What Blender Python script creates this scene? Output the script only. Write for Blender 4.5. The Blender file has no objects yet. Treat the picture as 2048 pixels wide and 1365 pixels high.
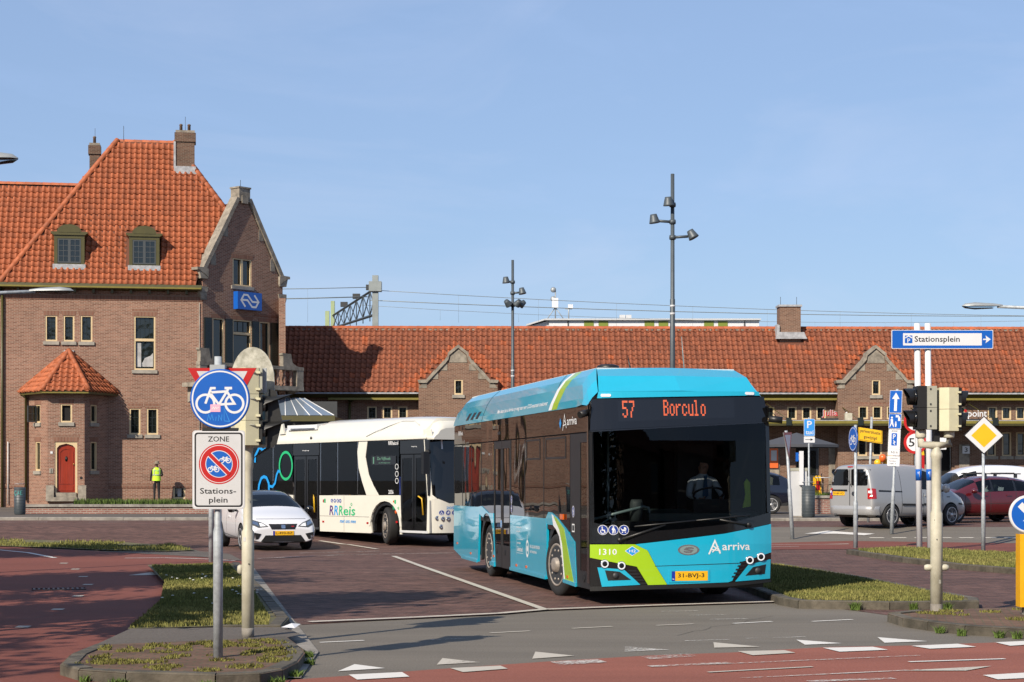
import bpy, bmesh, math, random
from mathutils import Vector as V, Matrix as M
from mathutils.geometry import tessellate_polygon
random.seed(7)
SC = bpy.context.scene
COL = SC.collection
PI = math.pi

# ---------------------------------------------------------------- camera, sky, sun, exposure
cam = bpy.data.objects.new('camera', bpy.data.cameras.new('camera'))
COL.objects.link(cam)
cam.location = (0, 0, 1.8)
cam.rotation_euler = (PI / 2, 0, 0)
cam.data.sensor_width = 36
cam.data.lens = 36 * 3750 / 2048
cam.data.shift_y = 0.1331
cam.data.clip_start = 0.1
cam.data.clip_end = 3000
SC.camera = cam

SUN_EL, SUN_AZ = math.radians(34), math.radians(213.5)       # azimuth clockwise from +Y
world = bpy.data.worlds.new('World')
SC.world = world
world.use_nodes = True
wn, wl = world.node_tree.nodes, world.node_tree.links
bg = wn['Background']
sky = wn.new('ShaderNodeTexSky')
sky.sky_type = 'NISHITA'
sky.sun_disc = False
sky.sun_elevation = SUN_EL
sky.sun_rotation = SUN_AZ
sky.altitude = 0
sky.air_density = 1.0
sky.dust_density = 0.5
sky.ozone_density = 4.0
tc = wn.new('ShaderNodeTexCoord')
mp = wn.new('ShaderNodeMapping')
mp.inputs['Scale'].default_value = (2.2, 2.2, 9.0)
mp.inputs['Rotation'].default_value = (0, 0.12, 0)
cn = wn.new('ShaderNodeTexNoise')
cn.inputs['Scale'].default_value = 2.4
cn.inputs['Detail'].default_value = 7
cn.inputs['Roughness'].default_value = 0.62
cn.inputs['Distortion'].default_value = 0.6
cr = wn.new('ShaderNodeMapRange')
cr.inputs['From Min'].default_value = 0.52
cr.inputs['From Max'].default_value = 0.95
cr.inputs['To Min'].default_value = 0.44
cr.inputs['To Max'].default_value = 0.6
cmix = wn.new('ShaderNodeMixRGB')
cmix.inputs['Color2'].default_value = (4.75, 6.5, 10.2, 1)
wl.new(tc.outputs['Generated'], mp.inputs['Vector'])
wl.new(mp.outputs['Vector'], cn.inputs['Vector'])
wl.new(cn.outputs['Fac'], cr.inputs['Value'])
wl.new(cr.outputs['Result'], cmix.inputs['Fac'])
wl.new(sky.outputs['Color'], cmix.inputs['Color1'])
cn2 = wn.new('ShaderNodeTexNoise')
cn2.inputs['Scale'].default_value = 1.5
cn2.inputs['Detail'].default_value = 8
cn2.inputs['Roughness'].default_value = 0.6
cn2.inputs['Distortion'].default_value = 1.2
mp2 = wn.new('ShaderNodeMapping')
mp2.inputs['Scale'].default_value = (2.0, 2.0, 7.5)
mp2.inputs['Location'].default_value = (0.35, 0.1, 0.2)
cr2 = wn.new('ShaderNodeMapRange')
cr2.inputs['From Min'].default_value = 0.5
cr2.inputs['From Max'].default_value = 0.82
cr2.inputs['To Max'].default_value = 0.24
cm2 = wn.new('ShaderNodeMixRGB')
cm2.inputs['Color2'].default_value = (7.4, 7.9, 9.8, 1)
wl.new(tc.outputs['Generated'], mp2.inputs['Vector'])
wl.new(mp2.outputs['Vector'], cn2.inputs['Vector'])
wl.new(cn2.outputs['Fac'], cr2.inputs['Value'])
wl.new(cr2.outputs['Result'], cm2.inputs['Fac'])
wl.new(cmix.outputs['Color'], cm2.inputs['Color1'])
wl.new(cm2.outputs['Color'], bg.inputs['Color'])
bg.inputs['Strength'].default_value = 0.069

sun = bpy.data.objects.new('sun', bpy.data.lights.new('sun', 'SUN'))
COL.objects.link(sun)
sun.data.energy = 5.0
sun.data.angle = math.radians(0.53)
sun.data.color = (1.0, 0.89, 0.74)
SUN_DIR = V((math.sin(SUN_AZ) * math.cos(SUN_EL), math.cos(SUN_AZ) * math.cos(SUN_EL), math.sin(SUN_EL)))
sun.rotation_euler = SUN_DIR.to_track_quat('Z', 'Y').to_euler()
SC.view_settings.view_transform = 'Standard'
SC.view_settings.look = 'None'
SC.view_settings.exposure = 0.53
SC.view_settings.gamma = 1.0
SC.view_settings.use_curve_mapping = False

# ---------------------------------------------------------------- materials
def alb(c): return tuple(v * (0.665 if max(c) < 0.58 else 0.75) for v in c)
MATS = {}
def base_mat(name):
    m = bpy.data.materials.new(name)
    m.use_nodes = True
    MATS[name] = m
    return m, m.node_tree.nodes, m.node_tree.links, m.node_tree.nodes['Principled BSDF']

def mat(name, col, rough=0.6, metal=0.0, var=0.0, scale=3.0, bump=0.0, coat=0.0, spec=0.5, rnd=0.0, dark=None, bscale=None, streak=None):
    """Plain surface with procedural mottling; dark = second colour of the mottling."""
    m, n, l, p = base_mat(name)
    col = alb(col); dark = alb(dark) if dark else None
    p.inputs['Base Color'].default_value = (*col, 1)
    p.inputs['Roughness'].default_value = rough
    p.inputs['Metallic'].default_value = metal
    p.inputs['Specular IOR Level'].default_value = spec
    p.inputs['Coat Weight'].default_value = coat
    p.inputs['Coat Roughness'].default_value = 0.03
    src = None
    t = n.new('ShaderNodeTexCoord')
    vec = t.outputs['Object']
    if streak:
        mp = n.new('ShaderNodeMapping')
        mp.inputs['Scale'].default_value = streak
        l.new(vec, mp.inputs['Vector'])
        vec = mp.outputs['Vector']
    if var > 0 or dark:
        no = n.new('ShaderNodeTexNoise')
        no.inputs['Scale'].default_value = scale
        no.inputs['Detail'].default_value = 8
        no.inputs['Roughness'].default_value = 0.65
        l.new(vec, no.inputs['Vector'])
        rp = n.new('ShaderNodeValToRGB')
        d = dark or tuple(c * (1 - var) for c in col)
        u = col if dark else tuple(min(1, c * (1 + var)) for c in col)
        rp.color_ramp.elements[0].position = 0.36
        rp.color_ramp.elements[1].position = 0.64
        rp.color_ramp.elements[0].color = (*d, 1)
        rp.color_ramp.elements[1].color = (*u, 1)
        l.new(no.outputs['Fac'], rp.inputs['Fac'])
        src = rp.outputs['Color']
    if rnd > 0:
        src = add_random(n, l, src, col, rnd)
    if src:
        l.new(src, p.inputs['Base Color'])
    if bump > 0:
        nb = n.new('ShaderNodeTexNoise')
        nb.inputs['Scale'].default_value = bscale or scale * 6
        nb.inputs['Detail'].default_value = 6
        l.new(t.outputs['Object'], nb.inputs['Vector'])
        b = n.new('ShaderNodeBump')
        b.inputs['Strength'].default_value = bump
        b.inputs['Distance'].default_value = 0.02
        l.new(nb.outputs['Fac'], b.inputs['Height'])
        l.new(b.outputs['Normal'], p.inputs['Normal'])
    return m

def add_random(n, l, src, col, rnd):
    """multiply the colour by a value that differs from piece to piece (object or mesh island)"""
    oi = n.new('ShaderNodeObjectInfo')
    ge = n.new('ShaderNodeNewGeometry')
    ad = n.new('ShaderNodeMath'); ad.operation = 'ADD'
    fr = n.new('ShaderNodeMath'); fr.operation = 'FRACT'
    l.new(oi.outputs['Random'], ad.inputs[0])
    l.new(ge.outputs['Random Per Island'], ad.inputs[1])
    l.new(ad.outputs[0], fr.inputs[0])
    mr = n.new('ShaderNodeMapRange')
    mr.inputs['To Min'].default_value = 1 - rnd
    mr.inputs['To Max'].default_value = 1 + rnd
    l.new(fr.outputs[0], mr.inputs['Value'])
    mu = n.new('ShaderNodeVectorMath'); mu.operation = 'SCALE'
    if src: l.new(src, mu.inputs[0])
    else: mu.inputs[0].default_value = col
    l.new(mr.outputs['Result'], mu.inputs['Scale'])
    return mu.outputs['Vector']

def brick_mat(name, c1, c2, mortar, bw, bh, mw, flat=False, rot=0.0, rough=0.85, stain=(0.6, 1.15), bump=0.5, sscale=0.45, streak=None, grain=None):
    """bricks from the object's own metres: (x+y, z) on walls, (x, y) on the ground"""
    m, n, l, p = base_mat(name)
    c1, c2, mortar = alb(c1), alb(c2), alb(mortar)
    t = n.new('ShaderNodeTexCoord')
    if flat:
        mp = n.new('ShaderNodeMapping')
        mp.inputs['Rotation'].default_value = (0, 0, rot)
        l.new(t.outputs['Object'], mp.inputs['Vector'])
        vec = mp.outputs['Vector']
    else:
        s = n.new('ShaderNodeSeparateXYZ')
        l.new(t.outputs['Object'], s.inputs[0])
        a = n.new('ShaderNodeMath'); a.operation = 'ADD'
        l.new(s.outputs['X'], a.inputs[0]); l.new(s.outputs['Y'], a.inputs[1])
        c = n.new('ShaderNodeCombineXYZ')
        l.new(a.outputs[0], c.inputs['X']); l.new(s.outputs['Z'], c.inputs['Y'])
        vec = c.outputs[0]
    b = n.new('ShaderNodeTexBrick')
    b.inputs['Scale'].default_value = 1
    b.inputs['Color1'].default_value = (*c1, 1)
    b.inputs['Color2'].default_value = (*c2, 1)
    b.inputs['Mortar'].default_value = (*mortar, 1)
    b.inputs['Brick Width'].default_value = bw
    b.inputs['Row Height'].default_value = bh
    b.inputs['Mortar Size'].default_value = mw
    b.inputs['Mortar Smooth'].default_value = 0.2
    l.new(vec, b.inputs['Vector'])
    no = n.new('ShaderNodeTexNoise')
    no.inputs['Scale'].default_value = sscale
    no.inputs['Detail'].default_value = 9
    no.inputs['Roughness'].default_value = 0.7
    if streak:
        ms = n.new('ShaderNodeMapping')
        ms.inputs['Scale'].default_value = streak
        l.new(t.outputs['Object'], ms.inputs['Vector'])
        l.new(ms.outputs['Vector'], no.inputs['Vector'])
    else:
        l.new(t.outputs['Object'], no.inputs['Vector'])
    mr = n.new('ShaderNodeMapRange')
    mr.inputs['From Min'].default_value = 0.3
    mr.inputs['From Max'].default_value = 0.7
    mr.inputs['To Min'].default_value = stain[0]
    mr.inputs['To Max'].default_value = stain[1]
    l.new(no.outputs['Fac'], mr.inputs['Value'])
    mu = n.new('ShaderNodeVectorMath'); mu.operation = 'SCALE'
    l.new(b.outputs['Color'], mu.inputs[0])
    l.new(mr.outputs['Result'], mu.inputs['Scale'])
    out = mu.outputs['Vector']
    if grain:
        mg = n.new('ShaderNodeMapping'); mg.inputs['Scale'].default_value = (grain[0], grain[1], 1)
        mg.inputs['Rotation'].default_value = (0, 0, rot)
        ng = n.new('ShaderNodeTexNoise'); ng.inputs['Scale'].default_value = 1; ng.inputs['Detail'].default_value = 6; ng.inputs['Roughness'].default_value = 0.7
        l.new(t.outputs['Object'], mg.inputs['Vector']); l.new(mg.outputs['Vector'], ng.inputs['Vector'])
        rg = n.new('ShaderNodeMapRange'); rg.inputs['From Min'].default_value = 0.3; rg.inputs['From Max'].default_value = 0.72
        rg.inputs['To Min'].default_value = grain[2]; rg.inputs['To Max'].default_value = grain[3]
        l.new(ng.outputs['Fac'], rg.inputs['Value'])
        m3 = n.new('ShaderNodeVectorMath'); m3.operation = 'SCALE'
        l.new(out, m3.inputs[0]); l.new(rg.outputs['Result'], m3.inputs['Scale']); out = m3.outputs['Vector']
    l.new(out, p.inputs['Base Color'])
    p.inputs['Roughness'].default_value = rough
    p.inputs['Specular IOR Level'].default_value = 0.25
    bp = n.new('ShaderNodeBump')
    bp.inputs['Strength'].default_value = bump
    bp.inputs['Distance'].default_value = 0.008
    bp.invert = True
    l.new(b.outputs['Fac'], bp.inputs['Height'])
    l.new(bp.outputs['Normal'], p.inputs['Normal'])
    return m

def asphalt_mat(name, col, speck, worn):
    m, n, l, p = base_mat(name)
    col, speck = alb(col), alb(speck)
    t = n.new('ShaderNodeTexCoord')
    a = n.new('ShaderNodeTexNoise'); a.inputs['Scale'].default_value = 55; a.inputs['Detail'].default_value = 3
    b = n.new('ShaderNodeTexNoise'); b.inputs['Scale'].default_value = 0.35; b.inputs['Detail'].default_value = 9; b.inputs['Roughness'].default_value = 0.7
    mp = n.new('ShaderNodeMapping'); mp.inputs['Scale'].default_value = (0.25, 1.6, 1)
    mp.inputs['Rotation'].default_value = (0, 0, -0.45)
    l.new(t.outputs['Object'], a.inputs['Vector'])
    l.new(t.outputs['Object'], mp.inputs['Vector'])
    l.new(mp.outputs['Vector'], b.inputs['Vector'])
    r = n.new('ShaderNodeValToRGB')
    r.color_ramp.elements[0].position = 0.35; r.color_ramp.elements[1].position = 0.72
    r.color_ramp.elements[0].color = (*col, 1); r.color_ramp.elements[1].color = (*speck, 1)
    l.new(a.outputs['Fac'], r.inputs['Fac'])
    mr = n.new('ShaderNodeMapRange')
    mr.inputs['From Min'].default_value = 0.3; mr.inputs['From Max'].default_value = 0.7
    mr.inputs['To Min'].default_value = worn[0]; mr.inputs['To Max'].default_value = worn[1]
    l.new(b.outputs['Fac'], mr.inputs['Value'])
    mu = n.new('ShaderNodeVectorMath'); mu.operation = 'SCALE'
    l.new(r.outputs['Color'], mu.inputs[0]); l.new(mr.outputs['Result'], mu.inputs['Scale'])
    l.new(mu.outputs['Vector'], p.inputs['Base Color'])
    p.inputs['Roughness'].default_value = 0.85
    p.inputs['Specular IOR Level'].default_value = 0.3
    bp = n.new('ShaderNodeBump'); bp.inputs['Strength'].default_value = 0.35; bp.inputs['Distance'].default_value = 0.01
    l.new(a.outputs['Fac'], bp.inputs['Height']); l.new(bp.outputs['Normal'], p.inputs['Normal'])
    return m

def worn_paint(name, col, keep=0.5, hard=0.08):
    """road paint worn through to the surface below (real gaps: transparent where the paint is gone)"""
    m, n, l, p = base_mat(name)
    p.inputs['Roughness'].default_value = 0.7
    t = n.new('ShaderNodeTexCoord')
    a = n.new('ShaderNodeTexNoise'); a.inputs['Scale'].default_value = 22; a.inputs['Detail'].default_value = 8; a.inputs['Roughness'].default_value = 0.75
    l.new(t.outputs['Object'], a.inputs['Vector'])
    b = n.new('ShaderNodeTexNoise'); b.inputs['Scale'].default_value = 1.3; b.inputs['Detail'].default_value = 2
    l.new(t.outputs['Object'], b.inputs['Vector'])
    ad = n.new('ShaderNodeMath'); ad.operation = 'MULTIPLY_ADD'; ad.inputs[1].default_value = 0.55
    l.new(b.outputs['Fac'], ad.inputs[0]); l.new(a.outputs['Fac'], ad.inputs[2])
    mr = n.new('ShaderNodeMapRange')
    mr.inputs['From Min'].default_value = 1.05 - keep - hard
    mr.inputs['From Max'].default_value = 1.05 - keep + hard
    l.new(ad.outputs[0], mr.inputs['Value'])
    l.new(mr.outputs['Result'], p.inputs['Alpha'])
    p.inputs['Base Color'].default_value = (*col, 1)
    return m

def glass_mat(name, tint, rough=0.0, ior=1.5, dirt=0.0):
    """window glass: mirror by Fresnel over a tinted see-through"""
    m, n, l, p = base_mat(name)
    n.remove(p)
    o = n['Material Output']
    tr = n.new('ShaderNodeBsdfTransparent'); tr.inputs['Color'].default_value = (*tint, 1)
    gl = n.new('ShaderNodeBsdfGlossy'); gl.inputs['Roughness'].default_value = rough
    fr = n.new('ShaderNodeFresnel'); fr.inputs['IOR'].default_value = ior
    mx = n.new('ShaderNodeMixShader')
    l.new(fr.outputs[0], mx.inputs[0]); l.new(tr.outputs[0], mx.inputs[1]); l.new(gl.outputs[0], mx.inputs[2])
    l.new(mx.outputs[0], o.inputs['Surface'])
    return m

def emit_mat(name, col, s):
    m, n, l, p = base_mat(name)
    p.inputs['Base Color'].default_value = (0.01, 0.01, 0.01, 1)
    p.inputs['Emission Color'].default_value = (*col, 1)
    p.inputs['Emission Strength'].default_value = s
    return m

def wavy(m, scale, strength, stretch=(1, 1, 1)):
    """slightly uneven panes: their reflections wobble"""
    n, l = m.node_tree.nodes, m.node_tree.links
    p = n['Principled BSDF']
    t = n.new('ShaderNodeTexCoord')
    mp = n.new('ShaderNodeMapping'); mp.inputs['Scale'].default_value = stretch
    a = n.new('ShaderNodeTexNoise'); a.inputs['Scale'].default_value = scale; a.inputs['Detail'].default_value = 1
    b = n.new('ShaderNodeBump'); b.inputs['Strength'].default_value = strength; b.inputs['Distance'].default_value = 0.05
    l.new(t.outputs['Object'], mp.inputs['Vector']); l.new(mp.outputs['Vector'], a.inputs['Vector'])
    l.new(a.outputs['Fac'], b.inputs['Height']); l.new(b.outputs['Normal'], p.inputs['Normal'])

mat('asphalt_plain', (0.1, 0.1, 0.1))
asphalt_mat('asphalt', (0.155, 0.136, 0.11), (0.255, 0.226, 0.187), (0.76, 1.2))
asphalt_mat('red_asphalt', (0.29, 0.095, 0.063), (0.40, 0.145, 0.097), (0.82, 1.12))
asphalt_mat('old_red_asphalt', (0.195, 0.058, 0.040), (0.28, 0.092, 0.064), (0.8, 1.15))
asphalt_mat('pavement', (0.115, 0.098, 0.082), (0.2, 0.175, 0.15), (0.78, 1.15))
brick_mat('clinker_road', (0.066, 0.029, 0.025), (0.205, 0.102, 0.083), (0.155, 0.11, 0.088), 0.2, 0.075, 0.009, flat=True, rot=0.12, grain=(2.2, 11.0, 0.55, 1.5), stain=(0.72, 1.3), sscale=0.6, streak=(0.35, 2.2, 1))
brick_mat('island_pavers', (0.16, 0.085, 0.06), (0.23, 0.13, 0.09), (0.12, 0.11, 0.06), 0.21, 0.1, 0.012, flat=True, rot=0.2, stain=(0.7, 1.25), sscale=1.5)
brick_mat('facade_brick', (0.19, 0.070, 0.045), (0.37, 0.172, 0.115), (0.43, 0.325, 0.25), 0.22, 0.0625, 0.012, stain=(0.85, 1.12))
brick_mat('hall_brick', (0.15, 0.068, 0.044), (0.27, 0.14, 0.09), (0.33, 0.245, 0.185), 0.22, 0.0625, 0.012, stain=(0.78, 1.15))
brick_mat('soldier_brick', (0.19, 0.064, 0.04), (0.29, 0.115, 0.073), (0.35, 0.25, 0.185), 0.0625, 0.24, 0.012, stain=(0.85, 1.1))
brick_mat('chimney_brick', (0.12, 0.055, 0.036), (0.2, 0.1, 0.065), (0.22, 0.18, 0.14), 0.22, 0.0625, 0.012, stain=(0.65, 1.15), sscale=1.5)
brick_mat('wall_brick', (0.27, 0.11, 0.085), (0.38, 0.19, 0.15), (0.42, 0.36, 0.31), 0.22, 0.07, 0.012, stain=(0.7, 1.15), sscale=1.2)
mat('roof_tile', (0.43, 0.112, 0.036), 0.7, var=0.1, scale=5, rnd=0.17, bump=0.15)
mat('hall_tile', (0.335, 0.098, 0.040), 0.78, var=0.2, scale=6, rnd=0.17, bump=0.2, dark=(0.25, 0.072, 0.033))
mat('hall_tile_new', (0.42, 0.10, 0.03), 0.75, var=0.14, scale=2, rnd=0.14)
mat('tile_underlay', (0.16, 0.055, 0.03), 0.9)
mat('stone', (0.40, 0.35, 0.28), 0.85, var=0.25, scale=3.5, bump=0.3, dark=(0.2, 0.175, 0.14))
mat('stone_sill', (0.36, 0.33, 0.28), 0.85, var=0.2, scale=4)
mat('lead', (0.42, 0.43, 0.45), 0.6, var=0.25, scale=6)
mat('olive_paint', (0.085, 0.075, 0.018), 0.45, var=0.1)
mat('olive_light', (0.24, 0.2, 0.03), 0.5, var=0.1)
mat('cream_paint', (0.68, 0.52, 0.30), 0.5, var=0.06)
mat('dark_green_paint', (0.012, 0.02, 0.017), 0.4)
mat('grey_window_paint', (0.06, 0.07, 0.075), 0.5)
mat('window_glass', (0.012, 0.015, 0.013), 0.04, spec=0.8)
wavy(MATS['window_glass'], 3.0, 0.12)
mat('curtain', (0.5, 0.5, 0.5), 0.9, var=0.25, scale=2.5)
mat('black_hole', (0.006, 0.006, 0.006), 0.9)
mat('door_red', (0.33, 0.035, 0.012), 0.3, var=0.18, scale=2, coat=0.3, streak=(6, 6, 0.6))
mat('brass', (0.6, 0.42, 0.15), 0.3, metal=1)
mat('white_paint', (0.75, 0.76, 0.77), 0.5, var=0.03)
mat('concrete', (0.30, 0.275, 0.24), 0.9, var=0.3, scale=3, bump=0.35)
mat('kerb_stone', (0.15, 0.128, 0.095), 0.9, var=0.4, scale=3.2, bump=0.5, rnd=0.2, dark=(0.06, 0.052, 0.036))
mat('galvanised', (0.46, 0.50, 0.53), 0.5, metal=0.15, var=0.2, scale=14)
mat('cream_pole', (0.62, 0.59, 0.47), 0.55, var=0.16, scale=3.5, dark=(0.50, 0.47, 0.36))
mat('signal_cream', (0.63, 0.6, 0.41), 0.5, var=0.06, scale=5)
mat('signal_grey', (0.42, 0.42, 0.34), 0.5, var=0.06)
mat('backplate', (0.60, 0.585, 0.5), 0.7, var=0.25, scale=16, dark=(0.36, 0.35, 0.28))
mat('black_plastic', (0.012, 0.012, 0.012), 0.45)
mat('dark_grey', (0.035, 0.038, 0.042), 0.55, var=0.1)
mat('bin_grey', (0.055, 0.07, 0.08), 0.5, var=0.12)
mat('mast_grey', (0.085, 0.105, 0.12), 0.5, metal=0.2, var=0.1)
mat('sign_white', (0.74, 0.75, 0.77), 0.35, var=0.02)
mat('sign_grey', (0.58, 0.59, 0.6), 0.4, var=0.04)
mat('sign_blue', (0.008, 0.125, 0.56), 0.32, var=0.05)
mat('sign_lightblue', (0.04, 0.30, 0.78), 0.35)
mat('sign_red', (0.55, 0.012, 0.012), 0.35, var=0.06)
mat('sign_yellow', (0.86, 0.5, 0.015), 0.35, var=0.03)
mat('sign_black', (0.01, 0.01, 0.012), 0.45)
mat('sign_back', (0.42, 0.45, 0.46), 0.5, metal=0.3, var=0.1)
mat('pink_sticker', (0.85, 0.42, 0.55), 0.6)
mat('green_board', (0.03, 0.16, 0.07), 0.6, var=0.1)
mat('gold_letter', (0.55, 0.5, 0.3), 0.6)
mat('teal_scrawl', (0.1, 0.5, 0.45), 0.6)
mat('beacon_yellow', (0.85, 0.42, 0.008), 0.4, var=0.07, scale=4)
mat('road_paint_plain', (0.6, 0.58, 0.53), 0.7, var=0.15, scale=9)
worn_paint('road_paint', (0.58, 0.56, 0.52), 0.56)
worn_paint('road_paint_line', (0.42, 0.385, 0.325), 0.5, 0.14)
worn_paint('road_paint_faded', (0.5, 0.48, 0.44), 0.26, 0.1)
mat('earth', (0.185, 0.15, 0.075), 0.95, var=0.4, scale=2.6, dark=(0.11, 0.115, 0.04))
mat('grass_blade', (0.29, 0.265, 0.085), 0.85, var=0.3, scale=0.7, rnd=0.42, dark=(0.16, 0.175, 0.045), spec=0.2)
mat('grass_lush', (0.10, 0.155, 0.032), 0.75, rnd=0.4, spec=0.2)
mat('moss', (0.2, 0.19, 0.055), 0.9, rnd=0.4, spec=0.1)
mat('daisy', (0.8, 0.8, 0.75), 0.8)
mat('leaf', (0.05, 0.095, 0.02), 0.6, rnd=0.4, spec=0.3)
mat('bark', (0.1, 0.075, 0.055), 0.9, var=0.3, scale=6)
# vehicles
mat('cyan_paint', (0.008, 0.43, 0.64), 0.28, coat=0.9, var=0.02)
mat('lime_paint', (0.36, 0.60, 0.012), 0.3, coat=0.7)
mat('bus_white', (0.74, 0.72, 0.63), 0.3, coat=0.7, var=0.02)
mat('vinyl_white', (0.78, 0.79, 0.8), 0.45)
mat('bus_glass', (0.006, 0.006, 0.007), 0.015, spec=0.27)
wavy(MATS['bus_glass'], 1.3, 0.065, (1, 1, 0.7))
mat('bus_glass_flat', (0.008, 0.008, 0.009), 0.02, spec=0.6)
mat('bus_black', (0.009, 0.009, 0.010), 0.16, coat=0.4)
mat('interior_dark', (0.012, 0.013, 0.014), 0.8)
mat('interior_grey', (0.07, 0.085, 0.085), 0.6)
mat('dash_green', (0.05, 0.075, 0.07), 0.45)
glass_mat('windscreen', (0.60, 0.64, 0.64), ior=1.42)
glass_mat('door_glass', (0.78, 0.78, 0.79))
glass_mat('car_glass', (0.42, 0.48, 0.47))
mat('canopy_glass', (0.2, 0.25, 0.31), 0.18, spec=1.0)
glass_mat('lamp_glass', (0.75, 0.78, 0.8))
mat('tyre', (0.014, 0.014, 0.014), 0.8, var=0.2, scale=10)
mat('rim', (0.62, 0.62, 0.62), 0.35, metal=0.45, var=0.1, scale=6)
mat('rim_dusty', (0.38, 0.335, 0.29), 0.5, metal=0.3, var=0.25, scale=6)
mat('chrome', (0.75, 0.76, 0.78), 0.12, metal=1)
mat('silver', (0.5, 0.51, 0.54), 0.3, metal=0.8)
mat('lamp_white', (0.85, 0.87, 0.9), 0.15, spec=0.8)
mat('lamp_red', (0.5, 0.01, 0.01), 0.15, coat=0.6)
mat('lamp_orange', (0.7, 0.12, 0.01), 0.2, coat=0.4)
mat('plate_yellow', (0.86, 0.47, 0.01), 0.4)
mat('plate_blue', (0.01, 0.04, 0.4), 0.4)
mat('handrail_yellow', (0.75, 0.45, 0.015), 0.4)
mat('rail_grey', (0.25, 0.34, 0.34), 0.35)
mat('icon_blue', (0.012, 0.045, 0.3), 0.35)
mat('logo_purple', (0.09, 0.025, 0.2), 0.4)
mat('logo_blue', (0.01, 0.3, 0.75), 0.4)
mat('logo_green', (0.02, 0.5, 0.2), 0.4)
mat('pale_green', (0.3, 0.52, 0.42), 0.4)
mat('cushion_blue', (0.03, 0.06, 0.3), 0.85, var=0.3, scale=20)
mat('seat_grey', (0.22, 0.2, 0.2), 0.8, var=0.1)
mat('car_white', (0.78, 0.79, 0.82), 0.28, coat=0.9)
mat('van_silver', (0.50, 0.50, 0.50), 0.36, metal=0.35, coat=0.7)
mat('car_red', (0.105, 0.006, 0.009), 0.25, coat=0.9)
mat('car_navy', (0.008, 0.01, 0.022), 0.22, coat=0.9)
mat('skin', (0.52, 0.29, 0.2), 0.6)
mat('hair', (0.12, 0.1, 0.085), 0.8)
mat('cloth_black', (0.012, 0.012, 0.014), 0.9)
mat('shirt_white', (0.62, 0.68, 0.72), 0.85)
mat('tie_blue', (0.02, 0.12, 0.25), 0.7)
mat('hi_vis', (0.58, 0.92, 0.03), 0.7)
mat('reflective', (0.4, 0.42, 0.42), 0.4)
mat('hat_tan', (0.25, 0.2, 0.15), 0.9, var=0.15)
mat('umbrella_grey', (0.07, 0.075, 0.09), 0.85)
mat('orange_poster', (0.75, 0.14, 0.02), 0.5)
mat('balloon_orange', (0.85, 0.16, 0.03), 0.35)
mat('balloon_yellow', (0.9, 0.5, 0.02), 0.35)
mat('panel_white', (0.72, 0.74, 0.76), 0.5)
mat('panel_green', (0.22, 0.28, 0.03), 0.5)
mat('steel_pale', (0.31, 0.35, 0.35), 0.5, var=0.1)
mat('steel_green', (0.38, 0.47, 0.25), 0.5, var=0.1)
emit_mat('led_orange', (1.0, 0.16, 0.05), 1.05)
emit_mat('led_green', (0.35, 0.8, 0.5), 0.28)
emit_mat('lamp_ring', (1.0, 1.0, 1.0), 0.7)
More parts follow.
